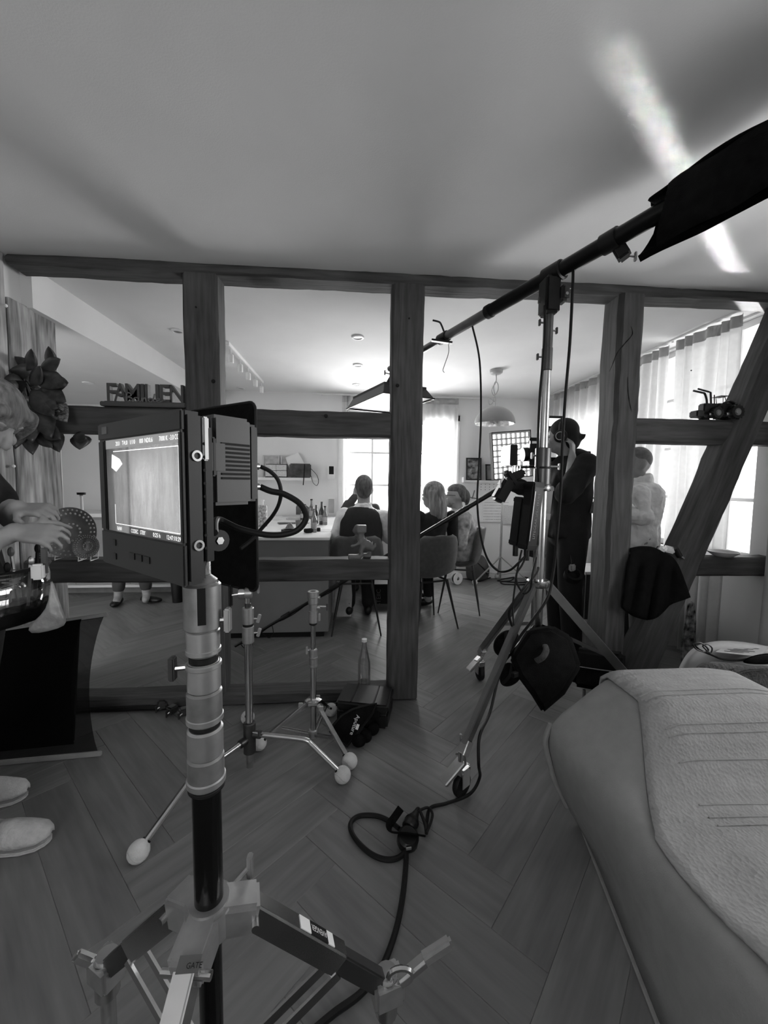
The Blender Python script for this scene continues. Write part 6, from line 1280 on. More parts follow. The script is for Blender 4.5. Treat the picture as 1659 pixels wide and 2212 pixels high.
MB().tube(spl(cpx([(1500, 1394), (1512, 1404), (1535, 1414), (1562, 1424), (1600, 1426), (1640, 1420), (1680, 1416)], 1.535), 5), [.008]*31, 8, flat=.5).build('band', FABRICK, st_)
MB().tube(spl(cpx([(1498, 1392), (1510, 1388), (1522, 1394), (1530, 1404), (1520, 1408), (1504, 1402)], 1.53), 4, True), .0035, 6, closed=True).build('loop', BLACKP, st_); MB().tube(spl(cpx([(1518, 1396), (1528, 1392), (1538, 1400), (1534, 1410)], 1.53), 4, True), .003, 6, closed=True).build('loop', BLACKP, st_)
mound('pouch', [(1600, 1436), (1606, 1424), (1640, 1412), (1690, 1410), (1700, 1436)], 1.50, 1.54, FABRICK, st_)
tag(mound('striped_cushion', [(1640, 1560), (1642, 1520), (1652, 1498), (1700, 1496), (1760, 1520), (1770, 1560)], 1.28+.10, 1.50, mat('ribbed_cushion', .34, .9, var=.25, scale=40, st=(8, 1, 1)), None), 'striped cushion behind the sofa arm at the right edge', 'cushion')
# ================================================================ things on the right-hand timbers
RT, RM = .836, 1.664; YR = 2.262
# black jacket draped over the lower rail
jk = thing('black_jacket', 'black jacket draped over the rail between the right post and the brace', 'jacket', at(1410, 1335, Y=2.2))
topl = [(1362, 1188), (1385, 1184), (1410, 1186), (1432, 1196), (1450, 1206), (1462, 1222)]; botl = [(1342, 1312), (1362, 1328), (1390, 1338), (1412, 1336), (1446, 1308), (1488, 1290)]
ts = spl([V((x, y, 0)) for x, y in topl], 5); bs_ = spl([V((x, y, 0)) for x, y in botl], 5); rows = []
rows.append([at(p.x, p.y+8, Y=2.40) for p in ts]); rows.append([at(p.x, p.y-1, Y=2.34) for p in ts])
for k in range(15):
    t = k/14; row = []
    for i, (p, q) in enumerate(zip(ts, bs_)):
        x = p.x+(q.x-p.x)*(t**.9); y = p.y+(q.y-p.y)*t; row.append(at(x, y, Y=2.205-.012*min(1, t*6)-.016*math.sin(i*.85+t*1.2)*min(1, t*3)-.02*t))
    rows.append(row)
MB().grid(rows, .010).build('cloth', FABRICK, jk, smooth=180)
MB().tube([r_[14] for r_ in rows[2:]], .005, 6).build('seam', DARK, jk)
cl = thing('toggle_clamp', 'small chromed clamp resting on the draped jacket', 'clamp', at(1445, 1195, Y=2.26))
MB().bar(at(1420, 1182, Y=2.22), at(1434, 1192, Y=2.22), .02, .022).build('hook', CHROME, cl, bevel=.004); MB().bar(at(1434, 1184, Y=2.22), at(1456, 1190, Y=2.22), .035, .04).build('block', CHROME, cl, bevel=.008); MB().cyl(at(1458, 1184, Y=2.21), at(1468, 1202, Y=2.21), .017, n=14).build('knob', BLACKP, cl); MB().cyl(at(1470, 1200, Y=2.21), at(1477, 1207, Y=2.21), .008, n=8).build('pin', CHROME, cl)
c = at(1562, 1199, Y=YR); tag(MB().lathe([(0, .002), (.04, .002), (.05, .006), (.078, .026), (.082, .034), (.078, .034), (.05, .012), (0, .009)], (c.x, YR, RT+.003), n=32).build('shallow_bowl', mat('stoneware', .42, .5, var=.05)), 'shallow pale bowl standing on the lower rail at the right', 'bowl')
# toy tractor
tx = thing('toy_tractor', 'black toy tractor with raised front loader on the upper right rail', 'toy tractor', V((at(1545, 903, Y=YR).x, YR, RM+.003)))
TB = mat('toy_black', .008, .4, var=.2); HUB = mat('toy_hub', .22, .5); K = lambda px, py, dy=0.: at(px, py, Y=YR+dy)
zr = RM+.003
def wheel(px, rz, w_, dy):
    p = K(px, 888); c = V((p.x, YR+dy, zr+rz)); wh = MB().lathe([(rz*.5, -w_), (rz*.92, -w_), (rz, -w_*.6), (rz, w_*.6), (rz*.92, w_), (rz*.5, w_)], c, (0, 1, 0), n=24).build('wheel', TB, tx)
    MB().lathe([(0, w_*1.02), (rz*.28, w_*1.02), (rz*.32, w_*.6), (rz*.52, w_*.75), (rz*.56, w_*.95), (rz*.56, -w_*.95), (0, -w_*.95)], c, (0, -1, 0), n=20).build('hub', HUB, wh)
    tr_ = MB()
    for k in range(14): a = 2*math.pi*k/14; tr_.box(c+V((math.cos(a)*rz, 0, math.sin(a)*rz)), (.005, w_*1.9, .005), Matrix.Rotation(-a, 3, 'Y'))
    tr_.build('tread', TB, wh, smooth=0)
for dy in (-.042, .042): wheel(1535, .035, .014, dy); wheel(1575, .042, .017, dy)
def tbx(x0, y0, x1, y1, d0, d1, nm, bev=.003): p, q = K(x0, y1), K(x1, y0); return MB().span((p.x, YR+d0, p.z), (q.x, YR+d1, q.z)).build(nm, TB, tx, bevel=bev)
tbx(1513, 873, 1545, 893, -.024, .024, 'bonnet', .006); tbx(1545, 873, 1578, 892, -.022, .022, 'chassis'); tbx(1496, 888, 1514, 902, -.03, .03, 'front_weight', .006)
for dy in (-.05, .05): MB().tube(spl([K(1560, 884, dy), K(1562, 873, dy), K(1574, 867, dy), K(1586, 872, dy)], 4), .006, 6, flat=2.).build('mudguard', TB, tx)
for dy in (-.028, .028):
    MB().tube([K(1548, 872, dy), K(1546, 858, dy), K(1566, 858, dy), K(1570, 872, dy)], .0022, 6).build('cab_frame', TB, tx); MB().tube([K(1562, 858, dy), K(1562, 872, dy)], .0018, 5).build('cab_bar', TB, tx)
    MB().tube(spl([K(1527, 874, dy), K(1526, 862, dy), K(1522, 850, dy), K(1516, 848, dy), K(1498, 844, dy)], 4), .006, 6).build('loader_arm', TB, tx); MB().tube([K(1536, 872, dy), K(1535, 848, dy), K(1530, 846, dy), K(1508, 840, dy)], .0055, 6).build('loader_arm', TB, tx)
MB().box(K(1556, 858)+V((0, 0, .002)), (.05, .062, .003)).build('cab_roof', TB, tx); MB().tube([K(1508, 840, -.028), K(1508, 840, .028)], .0035, 6).build('cross_tube', TB, tx); MB().tube([K(1543, 873), K(1543, 853)], .003, 6).build('exhaust', TB, tx)
# rough plaster piece and small items low behind the brace
tag(MB().loft([[at(x, y, Y=2.40) for x, y in ((1470, 1400), (1486, 1300), (1500, 1298), (1504, 1340), (1500, 1474), (1470, 1474))], [at(x, y, Y=2.46) for x, y in ((1470, 1400), (1486, 1300), (1500, 1298), (1504, 1340), (1500, 1474), (1470, 1474))]]).build('patterned_cushion', mat('mottled_print', .16, .9, var=1.0, scale=26), bevel=.012, seg=3), 'mottled patterned cushion standing behind the foot of the brace', 'cushion')
# ================================================================ things on the left-hand timbers
sg = thing('lettered_sign', 'dark wooden FAMILIEN Bande sign standing on the upper left rail', 'sign', V((at(310, 870, Y=YR).x, YR, 1.658))); SGW = mat('dark_stained_wood', .06, .6, var=.2, st=(.2, 1, 1)); zr = 1.658
x0, x1 = at(218, 868, Y=D0+.02).x, at(402, 868, Y=D0+.02).x
MB().span((x0, D0+.006, zr), (x1, D0+.075, zr+.024)).build('base_board', SGW, sg, bevel=.004)
MB().span((x0+.012, D0+.03, zr+.024), (x1-.005, D0+.066, zr+.03)).build('plinth', SGW, sg)
xs_ = [(230, 268, 'F'), (253, 275, 'A'), (271, 301, 'M'), (304, 312, 'I'), (315, 331, 'L'), (336, 344, 'I'), (347, 370, 'E'), (370, 397, 'N')]
xs_ = [(231, 252, 'F'), (246, 274, 'A'), (271, 302, 'M'), (304, 311, 'I'), (314, 334, 'L'), (336, 343, 'I'), (346, 369, 'E'), (367, 396, 'N')]
for a, b_, ch_ in xs_:
    vs, fs = textmesh(ch_, 1., .5, .012); X0 = min(p.x for p in vs); X1 = max(p.x for p in vs); Y0 = min(p.y for p in vs); Y1 = max(p.y for p in vs)
    pa, pb2 = at(a, 850, Y=D0+.035).x, at(b_, 850, Y=D0+.035).x; hh = .094
    MB().add([V((pa+(p.x-X0)/(X1-X0)*(pb2-pa), D0+.048-p.z*.030, zr+.03+(p.y-Y0)/(Y1-Y0)*hh)) for p in vs], fs).build('letter', SGW, sg, smooth=0)
scr_ = {'B': [(0, 0), (.05, .9), (.3, .95), (.35, .7), (.08, .5), (.4, .4), (.42, .1), (.1, 0), (0, .05)], 'a': [(.9, .4), (.65, .45), (.55, .15), (.7, 0), (.88, .15), (.9, .42), (.95, .05), (1.1, .05)],
        'n': [(1.1, .05), (1.18, .45), (1.2, 0), (1.25, .35), (1.42, .42), (1.48, .05), (1.6, .05)], 'd': [(1.95, .35), (1.75, .42), (1.65, .15), (1.8, 0), (1.98, .2), (2.12, .95), (2.02, .1), (2.2, .05)], 'e': [(2.2, .1), (2.45, .3), (2.4, .45), (2.25, .3), (2.3, .02), (2.55, .05), (2.75, .2), (2.9, .22)]}
pa, pb2 = at(272, 850, Y=D0+.02).x, at(356, 850, Y=D0+.02).x
for ch_, pts in scr_.items(): MB().tube(spl([(pa+(x/2.9)*(pb2-pa), D0+.022, zr+.028+y*.045) for x, y in pts], 5), .0036, 6).build('script_letter', mat('script_wood', .13, .6), sg)
# plant
pt_ = thing('potted_plant', 'broad leaved houseplant spilling over the upper rail at the left', 'plant', V((at(75, 880, Y=YR).x, YR, 1.657)))
LEAF = mat('dark_leaf', .045, .35, var=.5, scale=30, spec=.6); LEAFL = mat('striped_leaf', .16, .4, var=.8, scale=60, st=(1, 8, 1)); STEM = mat('plant_stem', .09, .6)
c = V((at(60, 880, Y=YR).x, YR, 1.657)); MB().lathe([(0, .002), (.045, .002), (.06, .10), (.064, .11), (.056, .11), (.05, .1), (0, .095)], c, n=20).build('pot', DARK, pt_)
def leaf(px, py, ang, L_, w_, dy=0., tilt=.3, m=LEAF):
    k_ = math.cos(ang) > -.3; px = px-14 if k_ else px+10; L_ *= 1.2 if k_ else .8; w_ *= 1.15
    tip = V((math.cos(ang), -tilt, math.sin(ang))).normalized(); b0 = at(px, py, Y=YR+dy); sdv = tip.cross(V((0, 1, 0))); sdv = (sdv+V((0, .35, 0))).normalized(); nn = sdv.cross(tip); rows = []
    for k in range(8):
        t = k/7; ww = w_*math.sin(math.pi*min(.999, max(.02, t**.75)))**.8*(1-.25*t); cen = b0+tip*L_*t-V((0, 0, .18*L_*t*t))
        rows.append([cen+sdv*ww*u+nn*abs(u)*ww*.28 for u in (-1, -.5, 0, .5, 1)])
    MB().grid(rows, .0012).build('leaf', m, pt_, smooth=180)
    if py < 925: MB().tube(spl([c+V((0, 0, .09)), (c+V((0, 0, .09))+b0)/2+V((0, -.01, .03)), b0], 4), .0028, 5).build('stem', STEM, pt_)
for q in ((98, 800, .5, .14, .05, -.03), (88, 812, -.1, .17, .055, -.06), (118, 790, 1.3, .10, .045, 0), (60, 815, 2.7, .13, .05, -.02), (100, 840, -.25, .14, .05, -.08), (112, 855, -.5, .11, .045, -.09, .3, LEAFL), (80, 845, -.6, .15, .055, -.1),
          (45, 830, 3.3, .14, .055, -.04), (58, 860, -2.4, .13, .055, -.08), (70, 880, -1.2, .14, .055, -.11), (95, 885, -.9, .13, .05, -.1), (40, 795, 1.9, .09, .04, 0), (30, 850, 2.6, .12, .05, -.05), (78, 830, .9, .12, .05, -.07), (105, 870, -.2, .12, .045, -.09), (60, 900, -1.6, .12, .05, -.12),
          (75, 928, -1.2, .10, .04, -.10), (92, 935, -.5, .10, .035, -.10), (125, 932, -1.0, .09, .04, -.10), (105, 925, -.3, .10, .04, -.11), (188, 938, -1.5, .06, .045, -.05), (172, 942, .0, .07, .03, -.06), (50, 870, -2., .14, .055, -.09), (30, 885, -1.8, .13, .055, -.08), (85, 862, -.15, .13, .05, -.1), (70, 800, 1.1, .12, .05, -.03), (118, 830, .2, .11, .045, -.06), (125, 868, -.7, .11, .045, -.09, .3, LEAFL)): leaf(*q)
# glass plates on wire stands
PG = mat('pressed_glass', .13, .14, var=.12, scale=30, coat=1., spec=.8); PGB = mat('glass_bead', .45, .1, var=.2, coat=1., spec=.9)
def plate(px, py, rpx, lab, y):
    c = at(px, py, Y=y); r = rpx/FPX*(c-CAM).dot(FWD); ax = V((.12, -1, .16)).normalized(); x, yv, d = basis(ax); rt = .8365
    c.z = rt+.012+r*.985
    t = thing('glass_plate', lab, 'plate', V((c.x, c.y, rt)))
    MB().lathe([(0, 0), (r*.5, .002), (r*.62, .008), (r*.95, .022), (r, .024), (r, .019), (r*.62, .003), (r*.5, -.003), (0, -.005)], c, ax, n=48).build('dish', PG, t)
    for rr_, nb, br in ((.90, 34, .042), (.76, 28, .05), (.34, 14, .05)):
        b = MB()
        for k in range(nb): a = 2*math.pi*k/nb; b.ball(c+(x*math.cos(a)+yv*math.sin(a))*r*rr_+d*(.02*max(0, (rr_-.55)/.4)+.002), r*br, nu=6, nv=4)
        b.build('bead_ring', PGB, t, smooth=180)
    for s_ in (-.45, .45):
        f = c+x*r*s_; MB().tube([V((f.x, f.y-.03, rt+.025)), V((f.x, f.y-.035, rt+.002)), V((f.x, f.y+.03, rt+.002)), V((f.x, f.y+.035, rt+.10))], .0028, 6).build('wire_stand', WHITE, t)
plate(152, 1120, 54, 'large pressed glass plate on a wire stand on the lower left rail', 2.285); plate(189, 1150, 26, 'small pressed glass plate in front of the large one', 2.25)
c = at(180, 1196, Y=2.33); t = thing('candlestick', 'white candlestick with a dark cap behind the glass plates', 'candlestick', V((c.x, 2.335, .8365))); c = V((c.x, 2.335, .8365)); zt_ = at(182, 1064, Y=2.335).z-c.z
MB().lathe([(0, .0), (.03, 0), (.03, .008), (.008, .015), (.0065, zt_-.02), (.012, zt_-.016), (0, zt_-.012)], c).build('stem', WHITE, t); MB().lathe([(0, zt_-.012), (.02, zt_-.012), (.021, zt_), (0, zt_)], c).build('cap', DARK, t)
# toy dinosaur
dn = MB(); Yd = 2.275; Dp = lambda px, py, dy=0.: at(px, py, Y=Yd+dy); zt_ = .8375
limb(dn, [Dp(793, 1178), Dp(784, 1172), Dp(778, 1162), Dp(780, 1150)], [.030, .027, .022, .02]); limb(dn, [Dp(793, 1178), Dp(803, 1184), Dp(810, 1180), Dp(811, 1174)], [.03, .018, .01, .006])
dn.box(Dp(781, 1142), (.055, .045, .042)); limb(dn, [Dp(772, 1140), Dp(766, 1147)], [.02, .014]); limb(dn, [Dp(776, 1158), Dp(767, 1158)], [.012, .007]); dn.ball(Dp(768, 1150), (.012, .014, .007))
for dy in (-.022, .022):
    limb(dn, [Dp(779, 1170, dy), Dp(769, 1178, dy), Dp(760, 1180, dy)], [.010, .008, .009], 8); limb(dn, [Dp(785, 1180, dy), Dp(779, 1190, dy), Dp(783, 1199, dy)] if dy < 0 else [Dp(797, 1180, dy), Dp(800, 1190, dy), Dp(797, 1199, dy)], [.020, .014, .011], 8)
f1 = Dp(766, 1202, -.03); f2 = Dp(793, 1202, .02); dn.box(V((f1.x, f1.y, zt_+.013)), (.075, .034, .026)); dn.box(V((f2.x, f2.y, zt_+.012)), (.05, .034, .024))
dnb = dn.build('toy_dinosaur', mat('painted_toy', .17, .5, var=.15, scale=30), remesh=.005, smoothit=4); tag(dnb, 'small toy dinosaur standing on the lower rail left of the centre post', 'toy')
for q, (px, py) in enumerate(((785, 1163), (790, 1168), (796, 1173), (803, 1176))): MB().lathe([(.010, 0), (.006, .012), (0, .022)], Dp(px, py)-V((.004, 0, .002)), (.5, 0, 1), 8).build('back_spike', mat('pale_spike', .4, .5), dnb)
# ================================================================ floor clutter by the frame
c = at(786, 1499, Y=YC); c = V((c.x, YC-.02, .0755)); h = .285; t = thing('water_bottle', 'clear glass water bottle standing on the sill beside the centre post', 'bottle', c); r = .037
MB().lathe([(0, .001), (r*.9, .001), (r, .006), (r, h*.42), (r*.97, h*.52), (r*.62, h*.72), (r*.38, h*.86), (r*.34, h*.95), (r*.40, h*.955), (r*.40, h*.97), (r*.33, h*.97), (r*.33, h*.86), (r*.58, h*.72), (r*.93, h*.52), (r*.95, .01), (0, .008)], c, n=28).build('glass_body', glass_clear('bottle_glass', .93), t, smooth=60); MB().lathe([(r*.42, h*.945), (r*.42, h), (0, h)], c, n=16).build('cap', WHITE, t)
MB().lathe([(0, .004), (r*.9, .004), (r*.93, .03), (0, .03)], c, n=20).build('thick_base', glass_clear('bottle_glass_base', .6), t)
# hard case
a, b_ = at(742, 1548, Z=0), at(855, 1572, Z=0); t = thing('hard_case', 'black hard plastic equipment case on the floor against the centre post', 'case', (.12, 2.10, 0)); M = rotz(math.radians(-14)); cc_ = V((.075, 2.085, 0))
MB().box(cc_+V((0, 0, .042)), (.27, .20, .082), M).build('lower_shell', BLACKP, t, bevel=.012, seg=3); MB().box(cc_+V((0, 0, .108)), (.28, .21, .044), M).build('lid', BLACKP, t, bevel=.012, seg=3)
for x in (-.08, .08): MB().box(cc_+M @ V((x, -.105, .082)), (.03, .012, .04), M).build('latch', DARK, t, bevel=.003)
for x in (-.06, .06): MB().box(cc_+M @ V((x, 0, .131)), (.008, .19, .004), M).build('lid_rib', DARK, t)
# flat branded pouch
ap = [(713, 1580), (720, 1566), (738, 1546), (762, 1532), (790, 1524), (813, 1520), (806, 1540), (794, 1556), (770, 1586), (750, 1612), (726, 1596)]
t = thing('accessory_pouch', 'flat black Aputure pouch leaning on the case behind the tennis balls', 'pouch', at(750, 1612, Z=0)); P3 = []
def apz(x, y): q = (1612-y)/92; return .012+.13*max(0, q)
top_ = [at(x, y, Z=apz(x, y)) for x, y in ap]; MB().loft([[p-V((0, -.012, .014)) for p in top_], [p for p in top_]]).build('panel', FABRICK, t, smooth=0)
MB().tube(top_, .006, 6, closed=True).build('edge_binding', DARK, t)
bl = at(752, 1588, Z=apz(752, 1588)); br_ = at(768, 1543, Z=apz(768, 1543)); tu = (br_-bl).normalized(); pn_ = (at(790, 1570, Z=apz(790, 1570))-bl); pn_ = (tu.cross(pn_)).normalized(); pn_ = pn_ if pn_.z > 0 else -pn_
tv = pn_.cross(tu).normalized()
text('Aputure', br_+pn_*.004, -tu, -tv, .026, 'lettering', PAP, t, width=(br_-bl).length*.95)
MB().bar(bl+tu*.035-tv*.03*-1*-1+pn_*.004, bl+tu*.06-tv*.03+pn_*.004, .014, .001, up=pn_).build('logo_mark', PAP, t)
for k, (px, py) in enumerate(((795, 1560), (806, 1575), (790, 1590), (775, 1600))): p = at(px, py, Z=.03); MB().ball(p, (.035, .03, .028), rotz(k)).build('strap_bundle', FABRICK, t)
# arm and clamps lying on the floor along the sill
t = thing('extension_arm', 'black extension arm with chromed clamps lying on the floor along the sill', 'extension arm', at(300, 1530, Z=0)); p, q = at(60, 1537, Z=.016), at(362, 1528, Z=.016)
MB().cyl(p, q, .0125, n=12).build('tube', BLACKP, t)
for px, py in ((372, 1532), (398, 1536), (350, 1522)): c = at(px, py, Z=.03); MB().box(c, (.045, .05, .04), rotz(px*.1)).build('clamp', STEELD, t, bevel=.008); tknob(c+V((0, -.02, .0)), (-.5, -.8, -.2), t, .022, m=STEELD)
# fabric net panel leaning at the left
t = thing('scrim_panel', 'dark net scrim stretched between two pale rods leaning at the left', 'scrim', (-1.5, 1.86, 0))
p0, p1 = at(-15, 1649, Z=.012), at(220, 1627, Z=.012); q0, q1 = at(-15, 1365, Y=2.02), at(233, 1327, Y=2.02)
RODM = mat('pale_rod', .28, .6, var=.08); MB().bar(p0, p1, .016, .022).build('rod', RODM, t, bevel=.004); MB().bar(q0, q1, .014, .022).build('rod', RODM, t, bevel=.004)
NET = cloth_sheer('black_net', .012, .16); NET2 = cloth_sheer('black_net_double', .008, .02); rows = []
for k in range(13):
    f = k/12; inset = .055*math.sin(math.pi*f)**.8; a = q0+(p0-q0)*f; b_ = q1+(p1-q1)*f-V((inset+.015, 0, 0)); rows.append([a+(b_-a)*(j/10) for j in range(11)])
MB().grid(rows).build('net', NET, t, smooth=180); MB().grid([[p+V((0, -.006, 0)) for p in r_[:9]] for r_ in rows[0:12]]).build('double_net', NET2, t, smooth=180)
for k in (2,): MB().bar(rows[0][7]+V((0, .02, 0)), rows[11][7]+V((0, .02, 0)), .05, .01, up=V((0, 1, 0))).build('back_strip', FABRICK, t)
# small black cup under the monitor, on the floor of the back room
c = at(384, 1300, Z=0); tag(MB().lathe([(0, .002), (.05, .002), (.065, .22), (.062, .225), (.055, .22), (.045, .01), (0, .01)], (c.x, c.y, 0)).build('waste_basket', DARK), 'small black waste basket in the kitchen behind the monitor stand', 'waste basket')
# ================================================================ grid light and its stand at the back
YG = 4.72
gl = thing('grid_light', 'soft panel light with a fabric grid glowing left of the camera operator', 'panel light', at(1105, 1036, Y=YG))
TL, TR, BL = at(1063, 936, Y=YG-.03), at(1145, 930, Y=YG+.05), at(1068, 1035, Y=YG-.03); gu, gv = TR-TL, BL-TL; gn = gv.cross(gu).normalized(); gn = gn if gn.y < 0 else -gn
def gq(u, v, w_): return TL+gu*u+gv*v+gn*w_
MB().add([gq(0, 0, -.05), gq(1, 0, -.05), gq(1, 1, -.05), gq(0, 1, -.05)], [(0, 1, 2, 3)]).build('lit_face', mat('grid_face', .9, .5, emit=2.6), gl, smooth=0)
GF = mat('grid_fabric', .30, .8, var=.1)
for k in range(9):
    f = k/8; MB().add([gq(f, 0, -.045), gq(f, 0, 0), gq(f, 1, 0), gq(f, 1, -.045)]+[gq(f+.014, 0, -.045), gq(f+.014, 0, 0), gq(f+.014, 1, 0), gq(f+.014, 1, -.045)], [(0, 1, 2, 3), (7, 6, 5, 4), (1, 5, 6, 2)]).build('grid_strip', GF, gl, smooth=0)
    MB().add([gq(0, f, -.045), gq(0, f, -.002), gq(1, f, -.002), gq(1, f, -.045)]+[gq(0, f+.028, -.045), gq(0, f+.028, -.002), gq(1, f+.028, -.002), gq(1, f+.028, -.045)], [(0, 1, 2, 3), (7, 6, 5, 4), (1, 5, 6, 2)]).build('grid_strip', GF, gl, smooth=0)
e = .02
for (a, b_, c, d) in (((-e, -e), (1+e, -e), (1+e, 0), (-e, 0)), ((-e, 1), (1+e, 1), (1+e, 1+e), (-e, 1+e)), ((-e, -e), (0, -e), (0, 1+e), (-e, 1+e)), ((1, -e), (1+e, -e), (1+e, 1+e), (1, 1+e))):
    v = [gq(p[0], p[1], .004) for p in (a, b_, c, d)]+[gq(p[0], p[1], -.055) for p in (a, b_, c, d)]; MB().add(v, [(0, 1, 2, 3), (7, 6, 5, 4), (0, 4, 5, 1), (1, 5, 6, 2), (2, 6, 7, 3), (3, 7, 4, 0)]).build('border', BLACKP, gl, smooth=0)
MB().loft([[gq(u, v, -.056) for u, v in ((0, 0), (1, 0), (1, 1), (0, 1))], [gq(u, v, -.20) for u, v in ((.25, .2), (.85, .2), (.85, .8), (.25, .8))]]).build('soft_shell', BLACKP, gl, smooth=0)
gc = gq(.55, .5, -.24); MB().cyl(gq(.55, .5, -.19), gc, .05, n=16).build('lamp_head', BLACKP, gl); 
t = thing('white_stand', 'pale light stand with a tennis ball foot by the far wall', 'light stand', (gc.x, gc.y, 0)); WST = mat('pale_steel', .45, .3, .7)
MB().cyl((gc.x, gc.y, .06), (gc.x, gc.y, gc.z-.05), .014, n=12).build('column', WST, t); zc_ = at(1125, 1202, Y=gc.y).z
for i, a in enumerate((200, 320, 80)):
    d = V((math.cos(math.radians(a)), math.sin(math.radians(a)), 0)); L_ = .40 if i < 2 else .18; e_ = V((gc.x, gc.y, .035))+d*L_; MB().bar(V((gc.x, gc.y, zc_)), e_, .018, .012).build('leg', WST, t); MB().bar(V((gc.x, gc.y, .10)), V((gc.x, gc.y, zc_))+(e_-V((gc.x, gc.y, zc_)))*.6, .012, .006).build('brace', WST, t); ballfoot(e_, t, V((0, 0, 1)))
tag(MB().tube(spl([at(1052, 1250, Z=.008), at(1090, 1240, Z=.008), at(1110, 1246, Z=.008), at(1100, 1255, Z=.01), at(1075, 1254, Z=.008), at(1120, 1246, Z=.012), at(1155, 1252, Z=.008), at(1140, 1262, Z=.01), at(1090, 1262, Z=.008), at(1085, 1256, Z=.012), at(1130, 1258, Z=.012), at(1170, 1248, Z=.008)], 7), .007, 8).build('coiled_cable', RUBBER), 'black cable coiled on the floor at the foot of the pale stand', 'cable')
# ================================================================ cables
def cable(pts, r, lab, nm='cable', m=RUBBER, n=7): return tag(MB().tube(spl(pts, n), r, 8).build(nm, m), lab, 'cable')
Bq = lambda t, dz=-.03: Bp(t)+V((0, 0, dz))
cable([Bp(-.55)+V((0, 0, -.029)), at(1036, 780, Y=2.36), at(1039, 900, Y=2.30), at(1035, 1000, Y=2.25), at(1031, 1080, Y=2.2), at(1037, 1150, Y=2.1), at(1052, 1205, Y=2.0), at(1075, 1232, Y=1.9), at(1100, 1232, Y=1.82), at(1122, 1214, Y=1.79), at(1140, 1196, Y=1.80)], .0058, 'long black cable hanging from the boom arm in a deep loop')
cable([V((KX-.036, KY-.03, zk(668))), at(1177, 720, Y=1.80), at(1172, 790, Y=1.78), at(1166, 860, Y=1.77), at(1162, 960, Y=1.77), at(1162, 1020, Y=1.79), at(1163, 1042, Y=1.82)], .0058, 'black cable hanging just left of the boom stand column')
cable([Bp(.10)+V((.0, 0, -.036)), at(1237, 620, Y=1.74), at(1231, 740, Y=1.72), at(1221, 860, Y=1.72), at(1215, 960, Y=1.73), at(1211, 1060, Y=1.74), at(1203, 1160, Y=1.74), at(1196, 1230, Y=1.74), at(1183, 1290, Y=1.70), at(1150, 1340, Y=1.68), at(1120, 1380, Y=1.70), at(1090, 1430, Y=1.74), at(1075, 1470, Y=1.72), at(1058, 1540, Y=1.62), at(1036, 1590, Y=1.52), at(1034, 1650, Y=1.46), at(1036, 1680, Z=.06), at(1015, 1715, Z=.01), at(965, 1735, Z=.007), at(930, 1745, Z=.007), at(922, 1775, Z=.007), at(921, 1800, Z=.012)], .0062, 'black power cable running down the boom stand to the plug on the floor')
cable([at(1127, 1188, Y=1.80), at(1118, 1230, Y=1.80), at(1112, 1270, Y=1.78), at(1108, 1310, Y=1.76), at(1110, 1350, Y=1.74), at(1118, 1372, Y=1.74)], .0045, 'thin black cable dropping from the dimmer box to the sandbags')
cable([at(1142, 1190, Y=1.80), at(1128, 1220, Y=1.78), at(1116, 1240, Y=1.77), at(1118, 1262, Y=1.76), at(1132, 1282, Y=1.75), at(1146, 1270, Y=1.74), at(1150, 1240, Y=1.74), at(1158, 1205, Y=1.80)], .0045, 'short black cable looped below the power units')
cable([at(1166, 1205, Y=1.92), at(1160, 1235, Y=1.82), at(1140, 1262, Y=1.74), at(1118, 1290, Y=1.72), at(1104, 1312, Y=1.72), at(1100, 1330, Y=1.73), at(1106, 1352, Y=1.74)], .006, 'thicker black cable sweeping left from the power supply')
cable([at(921, 1800, Z=.012), at(918, 1780, Z=.03), at(905, 1748, Z=.03), at(898, 1752, Z=.03)], .006, 'short black lead bending into the back of the floor plug')
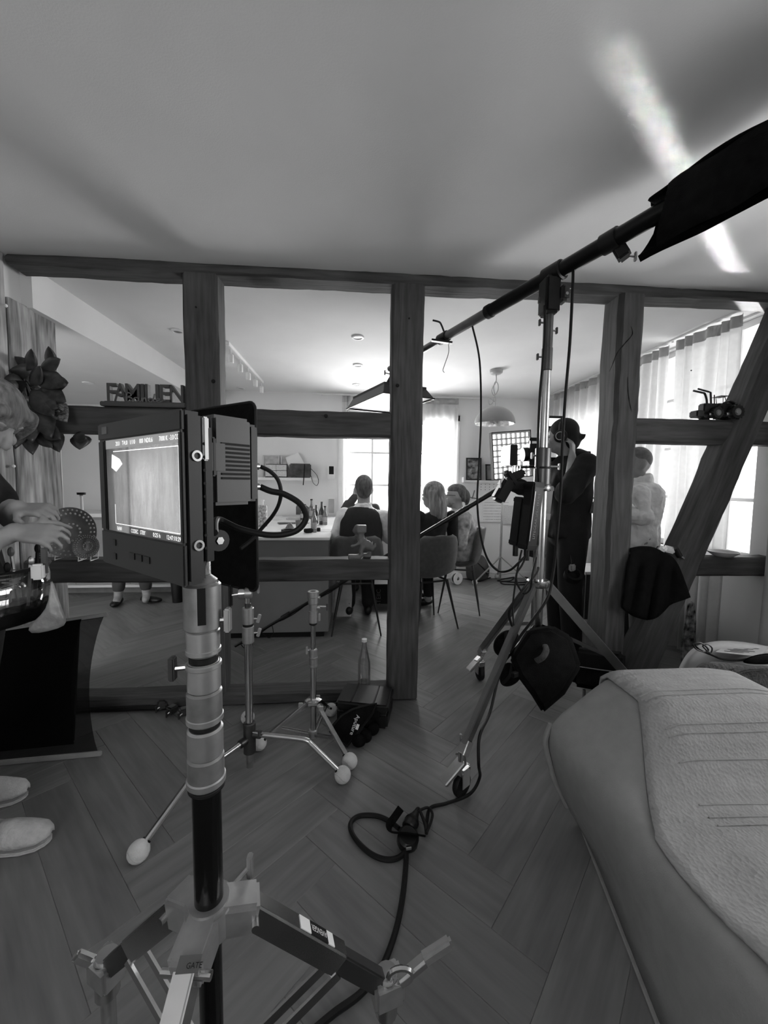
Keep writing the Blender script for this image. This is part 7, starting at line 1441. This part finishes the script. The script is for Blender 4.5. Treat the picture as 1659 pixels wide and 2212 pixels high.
# connector, ring of cable and hook-and-loop strap on the floor
pg = thing('cable_connector', 'black locking power connector lying on the floor in the middle', 'connector', at(885, 1790, Z=0))
a, b_ = at(899, 1756, Z=.03), at(882, 1790, Z=.026); d = (b_-a).normalized(); L_ = (b_-a).length
MB().lathe([(0, 0), (.012, 0), (.014, .01), (.022, L_*.4), (.026, L_*.5), (.026, L_*.95), (.022, L_), (0, L_)], a, d, n=18).build('plug_shell', BLACKP, pg); MB().lathe([(.027, L_*.55), (.0275, L_*.6), (.027, L_*.65)], a, d, n=18).build('ring', DARK, pg)
c = at(881, 1812, Z=.022); MB().lathe([(0, -.02), (.034, -.02), (.038, -.014), (.038, .012), (.03, .02), (0, .02)], c, (.1, -.3, 1), n=20).build('socket_shell', BLACKP, pg); MB().box(at(883, 1833, Z=.03), (.018, .004, .008), rotz(.1)).build('pale_tag', ALU, pg)
cable([at(884, 1828, Z=.012), at(862, 1852, Z=.008), at(830, 1856, Z=.008), at(795, 1840, Z=.008), at(765, 1808, Z=.008), at(757, 1780, Z=.008), at(775, 1763, Z=.008), at(810, 1762, Z=.008), at(838, 1772, Z=.012), at(862, 1790, Z=.02)], .0085, 'thick black cable lying in a ring on the floor')
cable([at(877, 1835, Z=.012), at(877, 1860, Z=.009), at(872, 1920, Z=.009), at(860, 1990, Z=.009), at(840, 2055, Z=.009), at(815, 2105, Z=.009), at(775, 2150, Z=.009), at(720, 2190, Z=.009), at(650, 2250, Z=.009), at(560, 2330, Z=.009)], .0085, 'thick black cable running from the plug to the lower edge of the floor')
t = thing('cable_strap', 'black hook and loop strap wrapped round the floor connector', 'strap', at(870, 1790, Z=0))
MB().tube(spl([at(866, 1746, Z=.075), at(852, 1766, Z=.05), at(840, 1784, Z=.045), at(846, 1797, Z=.045), at(880, 1800, Z=.05), at(918, 1806, Z=.04)], 5), .0135, 8, flat=.25, up0=V((.6, .3, .6))).build('band', FABRICK, t)
cable([at(921, 1800, Z=.025), at(931, 1775, Z=.02), at(934, 1757, Z=.02), at(925, 1745, Z=.02), at(912, 1748, Z=.025), at(902, 1754, Z=.03)], .005, 'thin black lead looping beside the floor connector')
